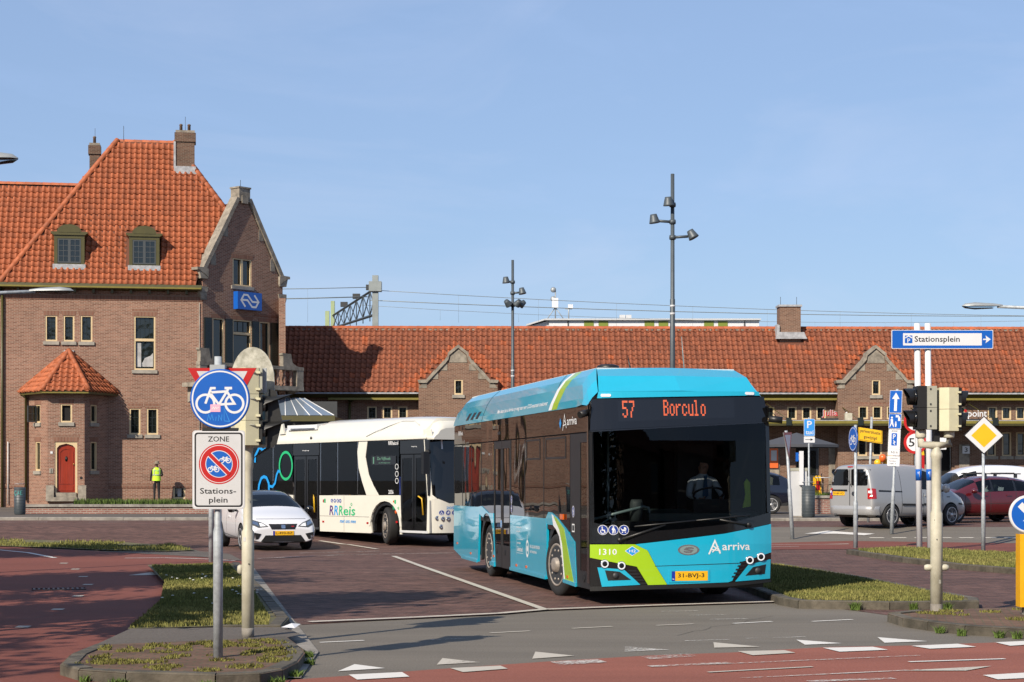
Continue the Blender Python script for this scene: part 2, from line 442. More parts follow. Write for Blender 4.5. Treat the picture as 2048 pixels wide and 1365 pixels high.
# ---------------------------------------------------------------- helpers
class MB:
    """collects shapes, builds ONE mesh object"""
    def __init__(s): s.v = []; s.f = []; s.m = []; s.s = []; s.mi = 0; s.sm = False
    def add(s, vs, fs, smooth=None):
        b = len(s.v)
        s.v += [tuple(p) for p in vs]
        for f in fs:
            s.f.append([b + i for i in f]); s.m.append(s.mi); s.s.append(s.sm if smooth is None else smooth)
        return s
    def box(s, x0, x1, y0, y1, z0, z1):
        vs = [(x, y, z) for x in (x0, x1) for y in (y0, y1) for z in (z0, z1)]
        return s.add(vs, [(0, 1, 3, 2), (4, 6, 7, 5), (0, 4, 5, 1), (2, 3, 7, 6), (0, 2, 6, 4), (1, 5, 7, 3)])
    def prism(s, poly, d0, d1, plane='xz', holes=()):
        mp = {'xz': lambda a, b, d: (a, d, b), 'xy': lambda a, b, d: (a, b, d), 'yz': lambda a, b, d: (d, a, b)}[plane]
        loops = [list(poly)] + [list(h) for h in holes]
        flat = [p for lp in loops for p in lp]
        tris = tessellate_polygon([[V((p[0], p[1], 0)) for p in lp] for lp in loops])
        n = len(flat)
        vs = [mp(a, b, d0) for a, b in flat] + [mp(a, b, d1) for a, b in flat]
        fs = [tuple(t) for t in tris] + [tuple(n + i for i in reversed(t)) for t in tris]
        o = 0
        for lp in loops:
            k = len(lp)
            fs += [(o + i, o + (i + 1) % k, n + o + (i + 1) % k, n + o + i) for i in range(k)]
            o += k
        return s.add(vs, fs)
    def tube(s, pts, r, n=8, smooth=True):
        pts = [V(p) for p in pts]
        rs = r if isinstance(r, (list, tuple)) else [r] * len(pts)
        vs = []; up = V((0, 0, 1))
        for i, p in enumerate(pts):
            d = (pts[min(i + 1, len(pts) - 1)] - pts[max(i - 1, 0)])
            d = d.normalized() if d.length > 1e-9 else V((0, 0, 1))
            a = d.cross(up if abs(d.z) < 0.95 else V((1, 0, 0))).normalized()
            b = d.cross(a)
            vs += [p + (a * math.cos(2 * PI * k / n) + b * math.sin(2 * PI * k / n)) * rs[i] for k in range(n)]
        fs = [(i * n + k, i * n + (k + 1) % n, (i + 1) * n + (k + 1) % n, (i + 1) * n + k) for i in range(len(pts) - 1) for k in range(n)]
        s.add(vs, fs, smooth)
        e = (len(pts) - 1) * n
        return s.add(vs, [tuple(range(n)), tuple(range(e, e + n))], False)
    def lathe(s, prof, n=24, axis='z', o=(0, 0, 0), smooth=True, squash=(1, 1), cap=True):
        vs = []
        for r, h in prof:
            for k in range(n):
                a = 2 * PI * k / n
                c, d = r * math.cos(a) * squash[0], r * math.sin(a) * squash[1]
                p = {'z': (c, d, h), 'y': (c, h, d), 'x': (h, c, d)}[axis]
                vs.append((p[0] + o[0], p[1] + o[1], p[2] + o[2]))
        fs = [(i * n + k, i * n + (k + 1) % n, (i + 1) * n + (k + 1) % n, (i + 1) * n + k) for i in range(len(prof) - 1) for k in range(n)]
        s.add(vs, fs, smooth)
        m = (len(prof) - 1) * n
        if not cap: return s
        if prof[0][0] > 1e-6: s.add(vs[:n], [tuple(range(n))], False)
        if prof[-1][0] > 1e-6: s.add(vs[m:], [tuple(range(n))], False)
        return s
    def build(s, name, mats, parent=None, loc=(0, 0, 0), rot=(0, 0, 0), **tags):
        me = bpy.data.meshes.new(name)
        me.from_pydata(s.v, [], s.f)
        for m in ([mats] if isinstance(mats, str) else mats): me.materials.append(MATS[m])
        me.polygons.foreach_set('material_index', s.m)
        me.polygons.foreach_set('use_smooth', s.s)
        bm = bmesh.new(); bm.from_mesh(me)
        bmesh.ops.remove_doubles(bm, verts=bm.verts, dist=1e-5) if len(bm.verts) < 20000 else None
        bmesh.ops.recalc_face_normals(bm, faces=bm.faces)
        bm.to_mesh(me); bm.free()
        return link(name, me, parent, loc, rot, **tags)

def link(name, me, parent=None, loc=(0, 0, 0), rot=(0, 0, 0), **tags):
    o = bpy.data.objects.new(name, me)
    COL.objects.link(o)
    o.location = loc; o.rotation_euler = rot
    if parent: o.parent = parent
    for k, v in tags.items():
        if v: o[k] = v
    return o

def thing(name, label, category, loc=(0, 0, 0), rotz=0.0, group=None, tilt=None):
    o = link(name, None, None, loc, tilt or (0, 0, rotz), label=label, category=category, group=group)
    o.empty_display_size = 0.3
    return o

def copy_tree(o, parent=None):
    c = o.copy(); COL.objects.link(c)
    if parent: c.parent = parent
    for ch in list(o.children): copy_tree(ch, c)
    return c

def resample(poly, step):
    out = []
    for i, p in enumerate(poly):
        q = poly[(i + 1) % len(poly)]
        k = max(1, int(math.hypot(q[0] - p[0], q[1] - p[1]) / step))
        out += [(p[0] + (q[0] - p[0]) * j / k, p[1] + (q[1] - p[1]) * j / k) for j in range(k)]
    return out

def patch(mb, poly, fn, step=(0.12, 0.25), th=0.01, n=None):
    """a panel that follows a curved surface fn(a, b): cut into strips, mapped, given a rim"""
    bm = bmesh.new()
    bm.faces.new([bm.verts.new((a, b, 0)) for a, b in poly])
    lo = [min(p[i] for p in poly) for i in (0, 1)]; hi = [max(p[i] for p in poly) for i in (0, 1)]
    for ax in (0, 1):
        if not step[ax]: continue
        k = int((hi[ax] - lo[ax]) / step[ax])
        for j in range(1, k + 1):
            co = [0, 0, 0]; co[ax] = lo[ax] + (hi[ax] - lo[ax]) * j / (k + 1)
            no = [0, 0, 0]; no[ax] = 1
            bmesh.ops.bisect_plane(bm, geom=bm.verts[:] + bm.edges[:] + bm.faces[:], plane_co=co, plane_no=no)
    bmesh.ops.triangulate(bm, faces=[f for f in bm.faces if len(f.verts) > 4])
    bm.verts.index_update()
    def nrm(a, b):
        if n: return V(n)
        e = 1e-3
        p = V(fn(a, b))
        return (V(fn(a + e, b)) - p).cross(V(fn(a, b + e)) - p).normalized()
    top = [V(fn(v.co.x, v.co.y)) + nrm(v.co.x, v.co.y) * th for v in bm.verts]
    bot = [V(fn(v.co.x, v.co.y)) for v in bm.verts]
    N = len(top)
    fs = [tuple(v.index for v in f.verts) for f in bm.faces]
    fs += [(e.verts[0].index, e.verts[1].index, N + e.verts[1].index, N + e.verts[0].index) for e in bm.edges if e.is_boundary]
    bm.free()
    mb.add(top + bot, fs)
    return mb

# flat print: shapes drawn in (x, z), laid in thin layers on a face
class Print:
    def __init__(s, fn=None): s.mb = MB(); s.mats = []; s.fn = fn or (lambda x, z, k: (x, -0.0015 - 0.0012 * k, z))
    def col(s, m):
        if m not in s.mats: s.mats.append(m)
        s.mb.mi = s.mats.index(m)
    def tri(s, pts, faces, m, k): s.col(m); s.mb.add([s.fn(x, z, k) for x, z in pts], faces)
    def poly(s, pts, m, k=0, holes=()):
        loops = [list(pts)] + [list(h) for h in holes]
        t = tessellate_polygon([[V((x, z, 0)) for x, z in lp] for lp in loops])
        s.tri([p for lp in loops for p in lp], [tuple(f) for f in t], m, k); return s
    def rect(s, x0, x1, z0, z1, m, k=0, r=0.0): return s.poly(rrect(x0, x1, z0, z1, r), m, k)
    def disk(s, x, z, r, m, k=0, n=32, rx=None): return s.poly([(x + (rx or r) * math.cos(2 * PI * i / n), z + r * math.sin(2 * PI * i / n)) for i in range(n)], m, k)
    def ring(s, x, z, r0, r1, m, k=0, n=32, a0=0, a1=2 * PI, sx=1.0):
        pts = []; fs = []
        for i in range(n + 1):
            a = a0 + (a1 - a0) * i / n
            pts += [(x + r0 * sx * math.cos(a), z + r0 * math.sin(a)), (x + r1 * sx * math.cos(a), z + r1 * math.sin(a))]
        fs = [(2 * i, 2 * i + 1, 2 * i + 3, 2 * i + 2) for i in range(n)]
        s.tri(pts, fs, m, k); return s
    def stroke(s, pts, w, m, k=0, closed=False):
        n = len(pts); L = []; R = []
        for i, p in enumerate(pts):
            a = pts[i - 1] if (i or closed) else None
            b = pts[(i + 1) % n] if (i < n - 1 or closed) else None
            d1 = V((p[0] - a[0], p[1] - a[1])).normalized() if a else None
            d2 = V((b[0] - p[0], b[1] - p[1])).normalized() if b else None
            d1 = d1 or d2; d2 = d2 or d1
            t = d1 + d2
            t = t.normalized() if t.length > 1e-6 else d1
            nn = V((-t.y, t.x)); c = max(0.4, nn.dot(V((-d1.y, d1.x))))
            L.append((p[0] + nn.x * w / 2 / c, p[1] + nn.y * w / 2 / c)); R.append((p[0] - nn.x * w / 2 / c, p[1] - nn.y * w / 2 / c))
        m2 = n if closed else n - 1
        s.tri(L + R, [(i, (i + 1) % n, n + (i + 1) % n, n + i) for i in range(m2)], m, k); return s
    def text(s, body, x0, x1, z0, z1, m, k=0, skew=0.0):
        vs, fs = text_geo(body)
        xs = [p[0] for p in vs]; ys = [p[1] for p in vs]
        ax, bx, ay, by = min(xs), max(xs), min(ys), max(ys)
        s.tri([(x0 + (p[0] - ax) / (bx - ax) * (x1 - x0) + skew * (p[1] - ay) / (by - ay), z0 + (p[1] - ay) / (by - ay) * (z1 - z0)) for p in vs], fs, m, k); return s
    def build(s, name, parent, loc=(0, 0, 0), rot=(0, 0, 0), **t): return s.mb.build(name, s.mats, parent, loc, rot, **t)

def rrect(x0, x1, z0, z1, r, n=4):
    if r <= 0: return [(x0, z0), (x1, z0), (x1, z1), (x0, z1)]
    out = []
    for cx, cz, a in ((x1 - r, z0 + r, -PI / 2), (x1 - r, z1 - r, 0), (x0 + r, z1 - r, PI / 2), (x0 + r, z0 + r, PI)):
        out += [(cx + r * math.cos(a + PI / 2 * i / n), cz + r * math.sin(a + PI / 2 * i / n)) for i in range(n + 1)]
    return out

TEXTS = {}
def text_geo(body):
    if body in TEXTS: return TEXTS[body]
    c = bpy.data.curves.new('lettering', 'FONT'); c.body = body; c.resolution_u = 2; c.offset = 0.012
    o = bpy.data.objects.new('lettering', c); COL.objects.link(o)
    dg = bpy.context.evaluated_depsgraph_get()
    me = bpy.data.meshes.new_from_object(o.evaluated_get(dg))
    r = ([(v.co.x, v.co.y) for v in me.vertices], [tuple(p.vertices) for p in me.polygons])
    bpy.data.objects.remove(o); bpy.data.curves.remove(c); bpy.data.meshes.remove(me)
    TEXTS[body] = r
    return r

def bike(p, cx, cz, s, m, k=1, w=0.045):
    """bicycle symbol, s = overall width"""
    f = lambda x, z: (cx + x * s, cz + z * s)
    w *= s
    for x in (-0.31, 0.31): p.ring(cx + x * s, cz - 0.13 * s, 0.165 * s, 0.165 * s + w, m, k, 24)
    p.stroke([f(-0.31, -0.13), f(-0.19, 0.2), f(-0.09, 0.2)], w, m, k + .3)
    p.stroke([f(-0.21, 0.1), f(-0.02, -0.15), f(0.31, -0.13), f(0.15, 0.13), f(-0.2, 0.11)], w, m, k + .6)
    p.stroke([f(-0.02, -0.15), f(0.15, 0.13), f(0.18, 0.19)], w, m, k + .9)
    p.stroke([f(0.1, 0.2), f(0.26, 0.2)], w * 1.1, m, k)

def split_by_material(me, names, mats, parent, smooth=True):
    """one object per material of a mesh"""
    out = {}
    for i, (nm, mt) in enumerate(zip(names, mats)):
        bm = bmesh.new(); bm.from_mesh(me)
        bmesh.ops.delete(bm, geom=[f for f in bm.faces if f.material_index != i], context='FACES')
        if not bm.faces: bm.free(); continue
        for f in bm.faces: f.material_index = 0; f.smooth = smooth
        m2 = bpy.data.meshes.new(nm); bm.to_mesh(m2); bm.free()
        m2.materials.append(MATS[mt])
        out[nm] = link(nm, m2, parent)
    return out

# ground that rises a little towards the far square (as the photograph shows): one slope, cut at its two bends
Y1, Y2, RISE = 50.0, 56.0, 0.34
def gz(y): return 0.0 if y <= Y1 else RISE if y >= Y2 else RISE * (y - Y1) / (Y2 - Y1)
def sheet(name, pts, z, m, parent=None, **tags):
    bm = bmesh.new()
    bm.faces.new([bm.verts.new((x, y, 0)) for x, y in pts])
    for yy in (Y1, Y2):
        bmesh.ops.bisect_plane(bm, geom=bm.verts[:] + bm.edges[:] + bm.faces[:], plane_co=(0, yy, 0), plane_no=(0, 1, 0))
    for v in bm.verts: v.co.z = gz(v.co.y) + z
    for f in bm.faces: f.normal_update()
    bmesh.ops.triangulate(bm, faces=bm.faces)
    for f in bm.faces:
        f.normal_update()
        if f.normal.z < 0: f.normal_flip()
    me = bpy.data.meshes.new(name); bm.to_mesh(me); bm.free()
    me.materials.append(MATS[m])
    return link(name, me, parent, **tags)

def inside(p, poly):
    c = False
    for i in range(len(poly)):
        a, b = poly[i - 1], poly[i]
        if (a[1] > p[1]) != (b[1] > p[1]) and p[0] < (b[0] - a[0]) * (p[1] - a[1]) / (b[1] - a[1]) + a[0]: c = not c
    return c

def tufts(name, poly, z, n, h, m, label, w=0.012, lean=0.5, bend=True, keep=None, cat='grass'):
    """grass blades over a patch of ground: one object, stuff"""
    mb = MB()
    x0, x1 = min(p[0] for p in poly), max(p[0] for p in poly); y0, y1 = min(p[1] for p in poly), max(p[1] for p in poly)
    vs, fs = [], []
    k = 0
    while k < n:
        x, y = random.uniform(x0, x1), random.uniform(y0, y1)
        if not inside((x, y), poly) or (keep and not keep(x, y)): 
            if random.random() < 0.0005: k += 1
            continue
        k += 1
        hh = random.uniform(*h); a = random.uniform(0, 2 * PI); l = random.uniform(0, lean) * hh
        dx, dy = math.cos(a), math.sin(a); b = random.uniform(0, 2 * PI); wx, wy = math.cos(b) * w, math.sin(b) * w
        zz = gz(y) + z; i = len(vs)
        vs += [(x - wx, y - wy, zz), (x + wx, y + wy, zz), (x + dx * l * .35 + wx * .6, y + dy * l * .35 + wy * .6, zz + hh * .6), (x + dx * l * .35 - wx * .6, y + dy * l * .35 - wy * .6, zz + hh * .6), (x + dx * l, y + dy * l, zz + hh)]
        fs += [(i, i + 1, i + 2, i + 3), (i + 3, i + 2, i + 4)]
    me = bpy.data.meshes.new(name); me.from_pydata(vs, [], fs); me.materials.append(MATS[m])
    return link(name, me, None, label=label, category=cat, kind='stuff')

def kerbs(parent, pts, w, h, z, m='kerb_stone', stone=1.0, closed=False, drains=()):
    """kerbstones one by one along a path; pts run with the island on the left"""
    pts = [V((x, y)) for x, y in pts]
    n = len(pts)
    off = []
    for i, p in enumerate(pts):
        a = pts[i - 1] if (i or closed) else p; b = pts[(i + 1) % n] if (i < n - 1 or closed) else p
        d1 = (p - a).normalized() if (p - a).length > 1e-6 else None; d2 = (b - p).normalized() if (b - p).length > 1e-6 else None
        d1 = d1 or d2; d2 = d2 or d1
        t = (d1 + d2).normalized(); nn = V((-t.y, t.x)); c = max(0.5, nn.dot(V((-d1.y, d1.x))))
        off.append(p + nn * w / c)
    for i in range(n if closed else n - 1):
        a, b, c, d = pts[i], pts[(i + 1) % n], off[(i + 1) % n], off[i]
        k = max(1, round((b - a).length / stone))
        for j in range(k):
            t0, t1 = j / k, (j + 1) / k
            g = 0.006 / max((b - a).length, 0.05)
            t0 += g; t1 -= g
            q = [a.lerp(b, t0), a.lerp(b, t1), d.lerp(c, t1), d.lerp(c, t0)]
            e = 0.02
            zz = [gz(p.y) + z for p in q]
            dh = random.uniform(-0.006, 0.006)
            o1 = (q[3] - q[0]).normalized() * e if (q[3] - q[0]).length > 0 else V((0, 0)); o2 = (q[2] - q[1]).normalized() * e
            vs = [(q[i2].x, q[i2].y, zz[i2] - 0.05) for i2 in range(4)] + [(q[i2].x, q[i2].y, zz[i2] + h + dh - (e if i2 < 2 else 0)) for i2 in range(4)]
            vs += [(q[0].x + o1.x, q[0].y + o1.y, zz[0] + h + dh), (q[1].x + o2.x, q[1].y + o2.y, zz[1] + h + dh)]
            mb = MB().add(vs, [(0, 1, 5, 4), (4, 5, 9, 8), (8, 9, 6, 7), (2, 3, 7, 6), (1, 2, 6, 9, 5), (3, 0, 4, 8, 7), (3, 2, 1, 0)])
            mb.build('kerbstone', m, parent)
    return off
# ---------------------------------------------------------------- ground, roads, paths, islands
def struct(o, label): o['kind'] = 'structure'; o['label'] = label; return o
struct(sheet('ground', [(-700, -200), (700, -200), (700, 900), (-700, 900)], 0, 'asphalt'), 'grey asphalt of the crossing and the ground beyond')
road = struct(sheet('brick_road', [(-2.56, 22.85), (-1.23, 23.85), (-0.16, 24.55), (0.44, 25.28), (1.92, 26.06), (4.04, 27.0), (4.95, 24.3), (7.14, 26.16), (16, 31), (60, 50), (60, 90), (-70, 90), (-70, 62),
    (-30, 57), (-14.1, 51.63), (-10.47, 50.73), (-8.72, 49.27), (-7.59, 45.6), (-6.5, 43.5), (-5.7, 39.7), (-4.26, 31.4), (-3.09, 25.0)], 0.004, 'clinker_road'), 'dark red clinker brick road of the station square')
cross = struct(sheet('cycle_path', [(-1.95, 16.64), (-0.86, 17.44), (0.35, 18.29), (1.39, 18.91), (2.26, 19.23), (3.34, 19.85), (4.26, 20.03), (5.6, 20.52), (9, 21.5), (40, 28), (40, 10), (-1.95, 10)], 0.004, 'red_asphalt'),
    'red asphalt cycle path crossing the foreground')
lpath = struct(sheet('cycle_path', [(-40, 54), (-14.1, 48.9), (-12.89, 48.2), (-10, 45.5), (-7.2, 42.4), (-5.75, 40.2), (-4.9, 34.6), (-3.0, 25), (-3.2, 20), (-2.6, 17.0), (-1.96, 16.6), (-1.96, 10), (-40, 10)], 0.008, 'old_red_asphalt'),
    'red asphalt cycle path curving away on the left')
asph = struct(sheet('road', [(6.5, 50.4), (40, 50.4), (40, 55.6), (6.9, 55.6)], 0.008, 'asphalt'), 'grey asphalt lane behind the right cycle path')
rpath = struct(sheet('cycle_path', [(5.6, 46.3), (6.94, 50.44), (9.2, 51.03), (13.73, 50.29), (24, 46), (24, 34), (12.05, 44.1), (10.05, 48.4), (8.29, 46.7)], 0.012, 'old_red_asphalt'), 'red asphalt cycle path behind the right grass island')
struct(sheet('pavement', [(-6.6, 43.8), (-7.5, 45.3), (-9.9, 45.3), (-7.0, 42.2), (-5.75, 40.1)], 0.012, 'pavement'), 'grey tarmac patch where the left cycle path meets the road')

S = 1.7 / 1.8
sc = lambda pts: [(x * S, y * S) for x, y in pts]
def island(label, pts, m, kpath=None, h=0.1, kw=0.15):
    o = struct(sheet('traffic_island', sc(pts), h, m), label)
    if kpath: kerbs(o, sc(kpath), kw, h + 0.015, 0)
    return o
nose_k = [(-4.48, 20.15), (-4.48, 19.01), (-4.34, 18.0), (-4.05, 17.5), (-3.55, 17.22), (-2.69, 17.0), (-2.3, 17.14), (-2.14, 17.5), (-2.08, 18.24), (-2.12, 19.2), (-2.28, 20.03), (-2.53, 21.09)]
island('paved traffic island nose under the left signs, mossy brick', nose_k, 'island_pavers', nose_k)
island('grey paved strip between the island nose and the left lawn', [(-4.48, 20.15), (-2.53, 21.09), (-2.42, 21.5), (-2.72, 22.5), (-3.5, 22.5), (-4.54, 22.28)], 'pavement')
gl = [(-7.5, 38.57), (-5.95, 32.14), (-5.07, 27.0), (-4.57, 22.28), (-3.54, 22.7), (-2.78, 22.6), (-2.85, 24.0), (-3.95, 30.0), (-4.85, 34.6), (-5.72, 39.4)]
island('grass covered traffic island left of the bus road', gl, 'earth', [(-3.54, 22.7), (-2.78, 22.6), (-2.85, 24.0), (-3.95, 30.0), (-4.85, 34.6), (-5.72, 39.4)])
r1 = [(4.9, 39), (3.84, 33), (3.98, 28), (4.15, 27.2), (5.42, 26.9), (6.75, 27.1), (6.92, 27.8), (6.67, 30.3), (6.24, 34.6), (5.62, 39)]
island('grass traffic island beside the turquoise bus', r1, 'earth', r1)
r2 = [(9.98, 48.2), (8.29, 46.5), (8.68, 41.93), (9.27, 38.35), (9.96, 36.5), (11.5, 34.2), (16, 30), (20, 30), (14, 41), (12.05, 44.12)]
island('grass traffic island carrying the parking sign posts', r2, 'earth', r2[:8])
rn = [(7.6, 26.3), (5.43, 25.28), (4.95, 24.73), (4.98, 23.9), (5.16, 23.3), (5.47, 22.65), (6.08, 22.2), (9, 21.6), (12, 24)]
island('paved island nose with the right traffic light', rn, 'island_pavers', rn[1:8])
gut = struct(sheet('gutter', [(-2.6, 21.2), (-2.62, 22.4), (-2.72, 23.0), (-3.72, 28.6), (-4.6, 32.9), (-5.4, 37.3), (-5.3, 38.2), (-3.02, 25.1), (-2.42, 21.7), (-1.98, 19.2), (-1.88, 16.7), (-2.0, 16.7), (-2.05, 19.0)], 0.016, 'concrete'), 'pale concrete gutter along the left islands')

# far pavements with their kerb
for lab, x0, x1, yk in (('grey pavement in front of the left low wall', -60, -6, 63.4), ('grey pavement with the ticket machine and bin', 5, 13.2, 62.5)):
    o = struct(sheet('pavement', [(x0, yk), (x1, yk), (x1, 75), (x0, 75)], 0.1, 'pavement'), lab)
    kerbs(o, [(max(x0, -26), yk - 0.02), (x1, yk - 0.02)], 0.3, 0.106, 0, 'concrete', 1.4)

# painted markings, each a thin film of its own
def mark(parent, pts, m='road_paint', z=0.02): sheet('road_marking', pts, z, m, parent)
def line(parent, pts, w, m='road_paint', z=0.02):
    for a, b in zip(pts[:-1], pts[1:]):
        d = V((b[0] - a[0], b[1] - a[1])).normalized() * w / 2
        mark(parent, [(a[0] - d.y, a[1] + d.x), (b[0] - d.y, b[1] + d.x), (b[0] + d.y, b[1] - d.x), (a[0] + d.y, a[1] - d.x)], m, z)
line(road, [(-2.68, 42.45), (-1.85, 37.8), (-0.81, 32.14), (0.44, 25.3)], 0.12, 'road_paint_line')
line(road, [(-5.23, 51.0), (-4.35, 49.8), (-3.34, 46.55)], 0.12, 'road_paint_line')
line(road, [(-2.5, 23.1), (-1.23, 23.85), (-0.16, 24.55), (0.44, 25.28), (1.92, 26.06), (4.04, 27.0)], 0.16, 'road_paint_line', 0.024)
line(road, [(-5.6, 41.2), (-3.84, 43.2), (-1.39, 44.2)], 0.1, 'road_paint_faded')
line(road, [(-4.99, 44.1), (-3.2, 45.3)], 0.1, 'road_paint_faded')
for i in range(5): line(road, [(-16.5 + i * 2.6, 60.2), (-15.0 + i * 2.6, 60.5)], 0.14, 'road_paint_faded')
dashes = [((-2.09, 20.39), (-1.63, 20.64)), ((-0.25, 21.63), (0.21, 21.92)), ((0.72, 22.28), (1.21, 22.58)), ((1.75, 22.73), (2.22, 22.96)), ((2.72, 23.04), (3.24, 23.36)), ((3.74, 23.36), (4.3, 23.68))]
ground = bpy.data.objects['ground']
for i, d in enumerate(dashes): line(ground, d, 0.07, 'road_paint' if i in (0, 4, 5) else 'road_paint_line', 0.006)
for a, b in (((2.0, 25.1), (2.5, 25.2)), ((2.3, 24.4), (2.8, 24.5)), ((2.5, 23.7), (3.0, 23.8)), ((-0.9, 20.7), (-0.5, 20.9)), ((1.9, 20.6), (2.4, 20.75)), ((2.6, 20.9), (3.3, 21.1))): line(ground, [a, b], 0.05, 'road_paint_faded', 0.006)
teeth = [[(-1.61, 17.35), (-1.51, 18.0), (-1.19, 17.62)], [(-0.72, 17.95), (-0.69, 18.6), (-0.31, 18.19)], [(0.2, 18.54), (0.24, 19.29), (0.63, 18.85)], [(1.16, 19.29), (1.2, 19.91), (1.64, 19.51)],
         [(2.13, 19.74), (2.19, 20.39), (2.63, 19.85)], [(3.14, 20.09), (3.14, 20.71), (3.57, 20.27)], [(4.04, 20.33), (4.1, 21.03), (4.55, 20.52)]]
for i, t in enumerate(teeth): mark(ground, t, ['road_paint', 'road_paint_line', 'road_paint_line', 'road_paint_faded', 'road_paint_line', 'road_paint', 'road_paint'][i], 0.007)
blocks = [[(-1.48, 17.0), (-1.01, 17.22), (-0.92, 16.83), (-1.37, 16.58)], [(-0.58, 17.58), (-0.11, 17.81), (-0.04, 17.53), (-0.45, 17.22)], [(0.37, 18.19), (0.84, 18.44), (0.92, 18.15), (0.46, 17.86)],
          [(1.28, 18.75), (1.81, 19.07), (1.85, 18.75), (1.36, 18.44)], [(2.32, 19.29), (2.82, 19.4), (2.89, 19.12), (2.42, 18.85)], [(3.26, 19.68), (3.81, 19.79), (3.9, 19.45), (3.36, 19.23)],
          [(4.24, 19.91), (4.79, 20.15), (4.9, 19.79), (4.36, 19.57)], [(5.24, 20.33), (5.8, 20.58), (5.87, 20.27), (5.29, 19.91)]]
for i, t in enumerate(blocks): mark(cross, t, ['road_paint', 'road_paint_line', 'road_paint_faded', 'road_paint_faded', 'road_paint_line', 'road_paint', 'road_paint', 'road_paint'][i], 0.012)
for a, b, w, m in (((1.7, 17.86), (4.1, 18.85), .05, 'road_paint_faded'), ((1.8, 17.22), (2.84, 17.72), .06, 'road_paint_line'), ((2.03, 16.71), (3.8, 17.45), .05, 'road_paint_faded'), ((3.85, 18.19), (4.86, 18.49), .07, 'road_paint'),
                   ((1.3, 17.75), (2.1, 18.1), .12, 'road_paint_faded'), ((2.6, 16.45), (3.4, 16.7), .12, 'road_paint_faded')):
    line(cross, [a, b], w, m, 0.012)
mark(cross, [(3.6, 17.35), (4.55, 17.78), (4.2, 17.35)], 'road_paint_line', 0.012)
mark(cross, [(4.26, 16.96), (5.6, 17.6), (5.6, 17.1), (4.3, 16.6)], 'road_paint', 0.012)
for x, y in ((-9.33, 39.02), (-8.5, 36.49), (-7.72, 33.75), (-7.07, 31.25), (-6.54, 28.24), (-6.15, 25.38), (-5.85, 22.43)):
    mark(lpath, [(x - .07, y - .12), (x + .09, y - .12), (x + .07, y + .14), (x - .09, y + .14)], 'road_paint_line', 0.014)
line(lpath, [(-14, 47.2), (-12.71, 46.3), (-11.49, 44.5), (-10.16, 41.67)], 0.12, 'road_paint', 0.014)
line(lpath, [(-8.55, 41.41), (-7.71, 41.55), (-6.6, 40.9), (-5.94, 40.1)], 0.1, 'road_paint', 0.018)
mark(lpath, [(-7.0, 34.2), (-6.45, 34.3), (-6.5, 35.2), (-6.8, 35.3)], 'road_paint_line', 0.014)
mark(asph, [(8.3, 53.2), (9.11, 54.2), (9.6, 53.7), (10.3, 53.2), (9.9, 52.7), (9.2, 53.2)], 'road_paint', 0.02)
for i in range(9): line(asph, [(9.9 + i * 0.62, 51.9), (10.3 + i * 0.62, 51.9)], 0.28, 'road_paint_line', 0.02)
line(rpath, [(6.6, 49.6), (9.0, 50.1)], 0.1, 'road_paint_line', 0.018)
line(rpath, [(6.3, 48.0), (7.4, 48.4)], 0.1, 'road_paint_line', 0.018)

mat('tar', (0.02, 0.02, 0.02), 0.45)
asphalt_mat('patch_asphalt', (0.095, 0.087, 0.076), (0.165, 0.15, 0.13), (0.8, 1.15))
def crack(parent, a, b, z, n=14, amp=.05):
    pts = [(a[0] + (b[0] - a[0]) * i / n + random.uniform(-amp, amp), a[1] + (b[1] - a[1]) * i / n + random.uniform(-amp, amp) * 2) for i in range(n + 1)]
    p_ = Print(lambda x, y, k: (x, y, z)); p_.stroke(pts, .009, 'patch_asphalt'); p_.build('crack', parent)
crack(ground, (1.9, 21.4), (3.4, 24.4), .0035)
crack(lpath, (-6.6, 22.0), (-5.0, 28.5), .0115); crack(lpath, (-9.6, 36.0), (-6.5, 38.0), .0115)
# drain grate in the left cycle path
t = thing('drain_grate', 'dark slotted drain grate in the left red cycle path', 'drain', (-7.25, 30.0, 0.009), 0.25)
mb = MB().box(-0.42, 0.42, -0.24, -0.21, 0, 0.012).box(-0.42, 0.42, 0.21, 0.24, 0, 0.012)
mb.build('frame', 'dark_grey', t)
for i in range(11): MB().box(-0.4 + i * 0.075, -0.365 + i * 0.075, -0.205, 0.205, 0.002, 0.012).build('bar', 'dark_grey', t)

# terraces: raised ground behind the low walls
def low_wall(name, label, x0, x1, y, zt, ret=None):
    t = thing(name, label, 'wall', (0, 0, 0))
    zb = RISE + 0.05
    MB().box(x0, x1, y, y + 0.32, zb, zt).build('brickwork', 'wall_brick', t)
    if ret: MB().box(x0, x0 + 0.32, y + 0.32, ret, zb, zt).build('brickwork', 'wall_brick', t)
    n = max(1, int((x1 - x0) / 1.3))
    for i in range(n):
        a = x0 - 0.04 + (x1 - x0 + 0.08) * i / n; b = x0 - 0.04 + (x1 - x0 + 0.08) * (i + 1) / n
        MB().box(a + 0.004, b - 0.004, y - 0.06, y + 0.38, zt + 0.003, zt + 0.1).build('coping_stone', 'concrete', t)
    return t
low_wall('garden_wall', 'low brick wall with pale coping in front of the left building', -18.2, -6.5, 70, 0.69, 84)
low_wall('garden_wall', 'low brick wall behind the bin on the right', 11.2, 40, 70, 1.02)
def terrace(label, x0, x1, z):
    mb = MB().box(x0, x1, 70.33, 106, 0.2, z)
    return struct(mb.build('terrace', 'pavement', None), label)
terrace('raised paved terrace in front of the left building', -17.9, -6.5, 0.74)
terrace('raised paved terrace of the station cafe', 11.2, 40, 1.05)
struct(MB().box(-60, -18.3, 76, 100, 0.2, 0.45).build('terrace', 'pavement', None), 'paved ground beside the left building')
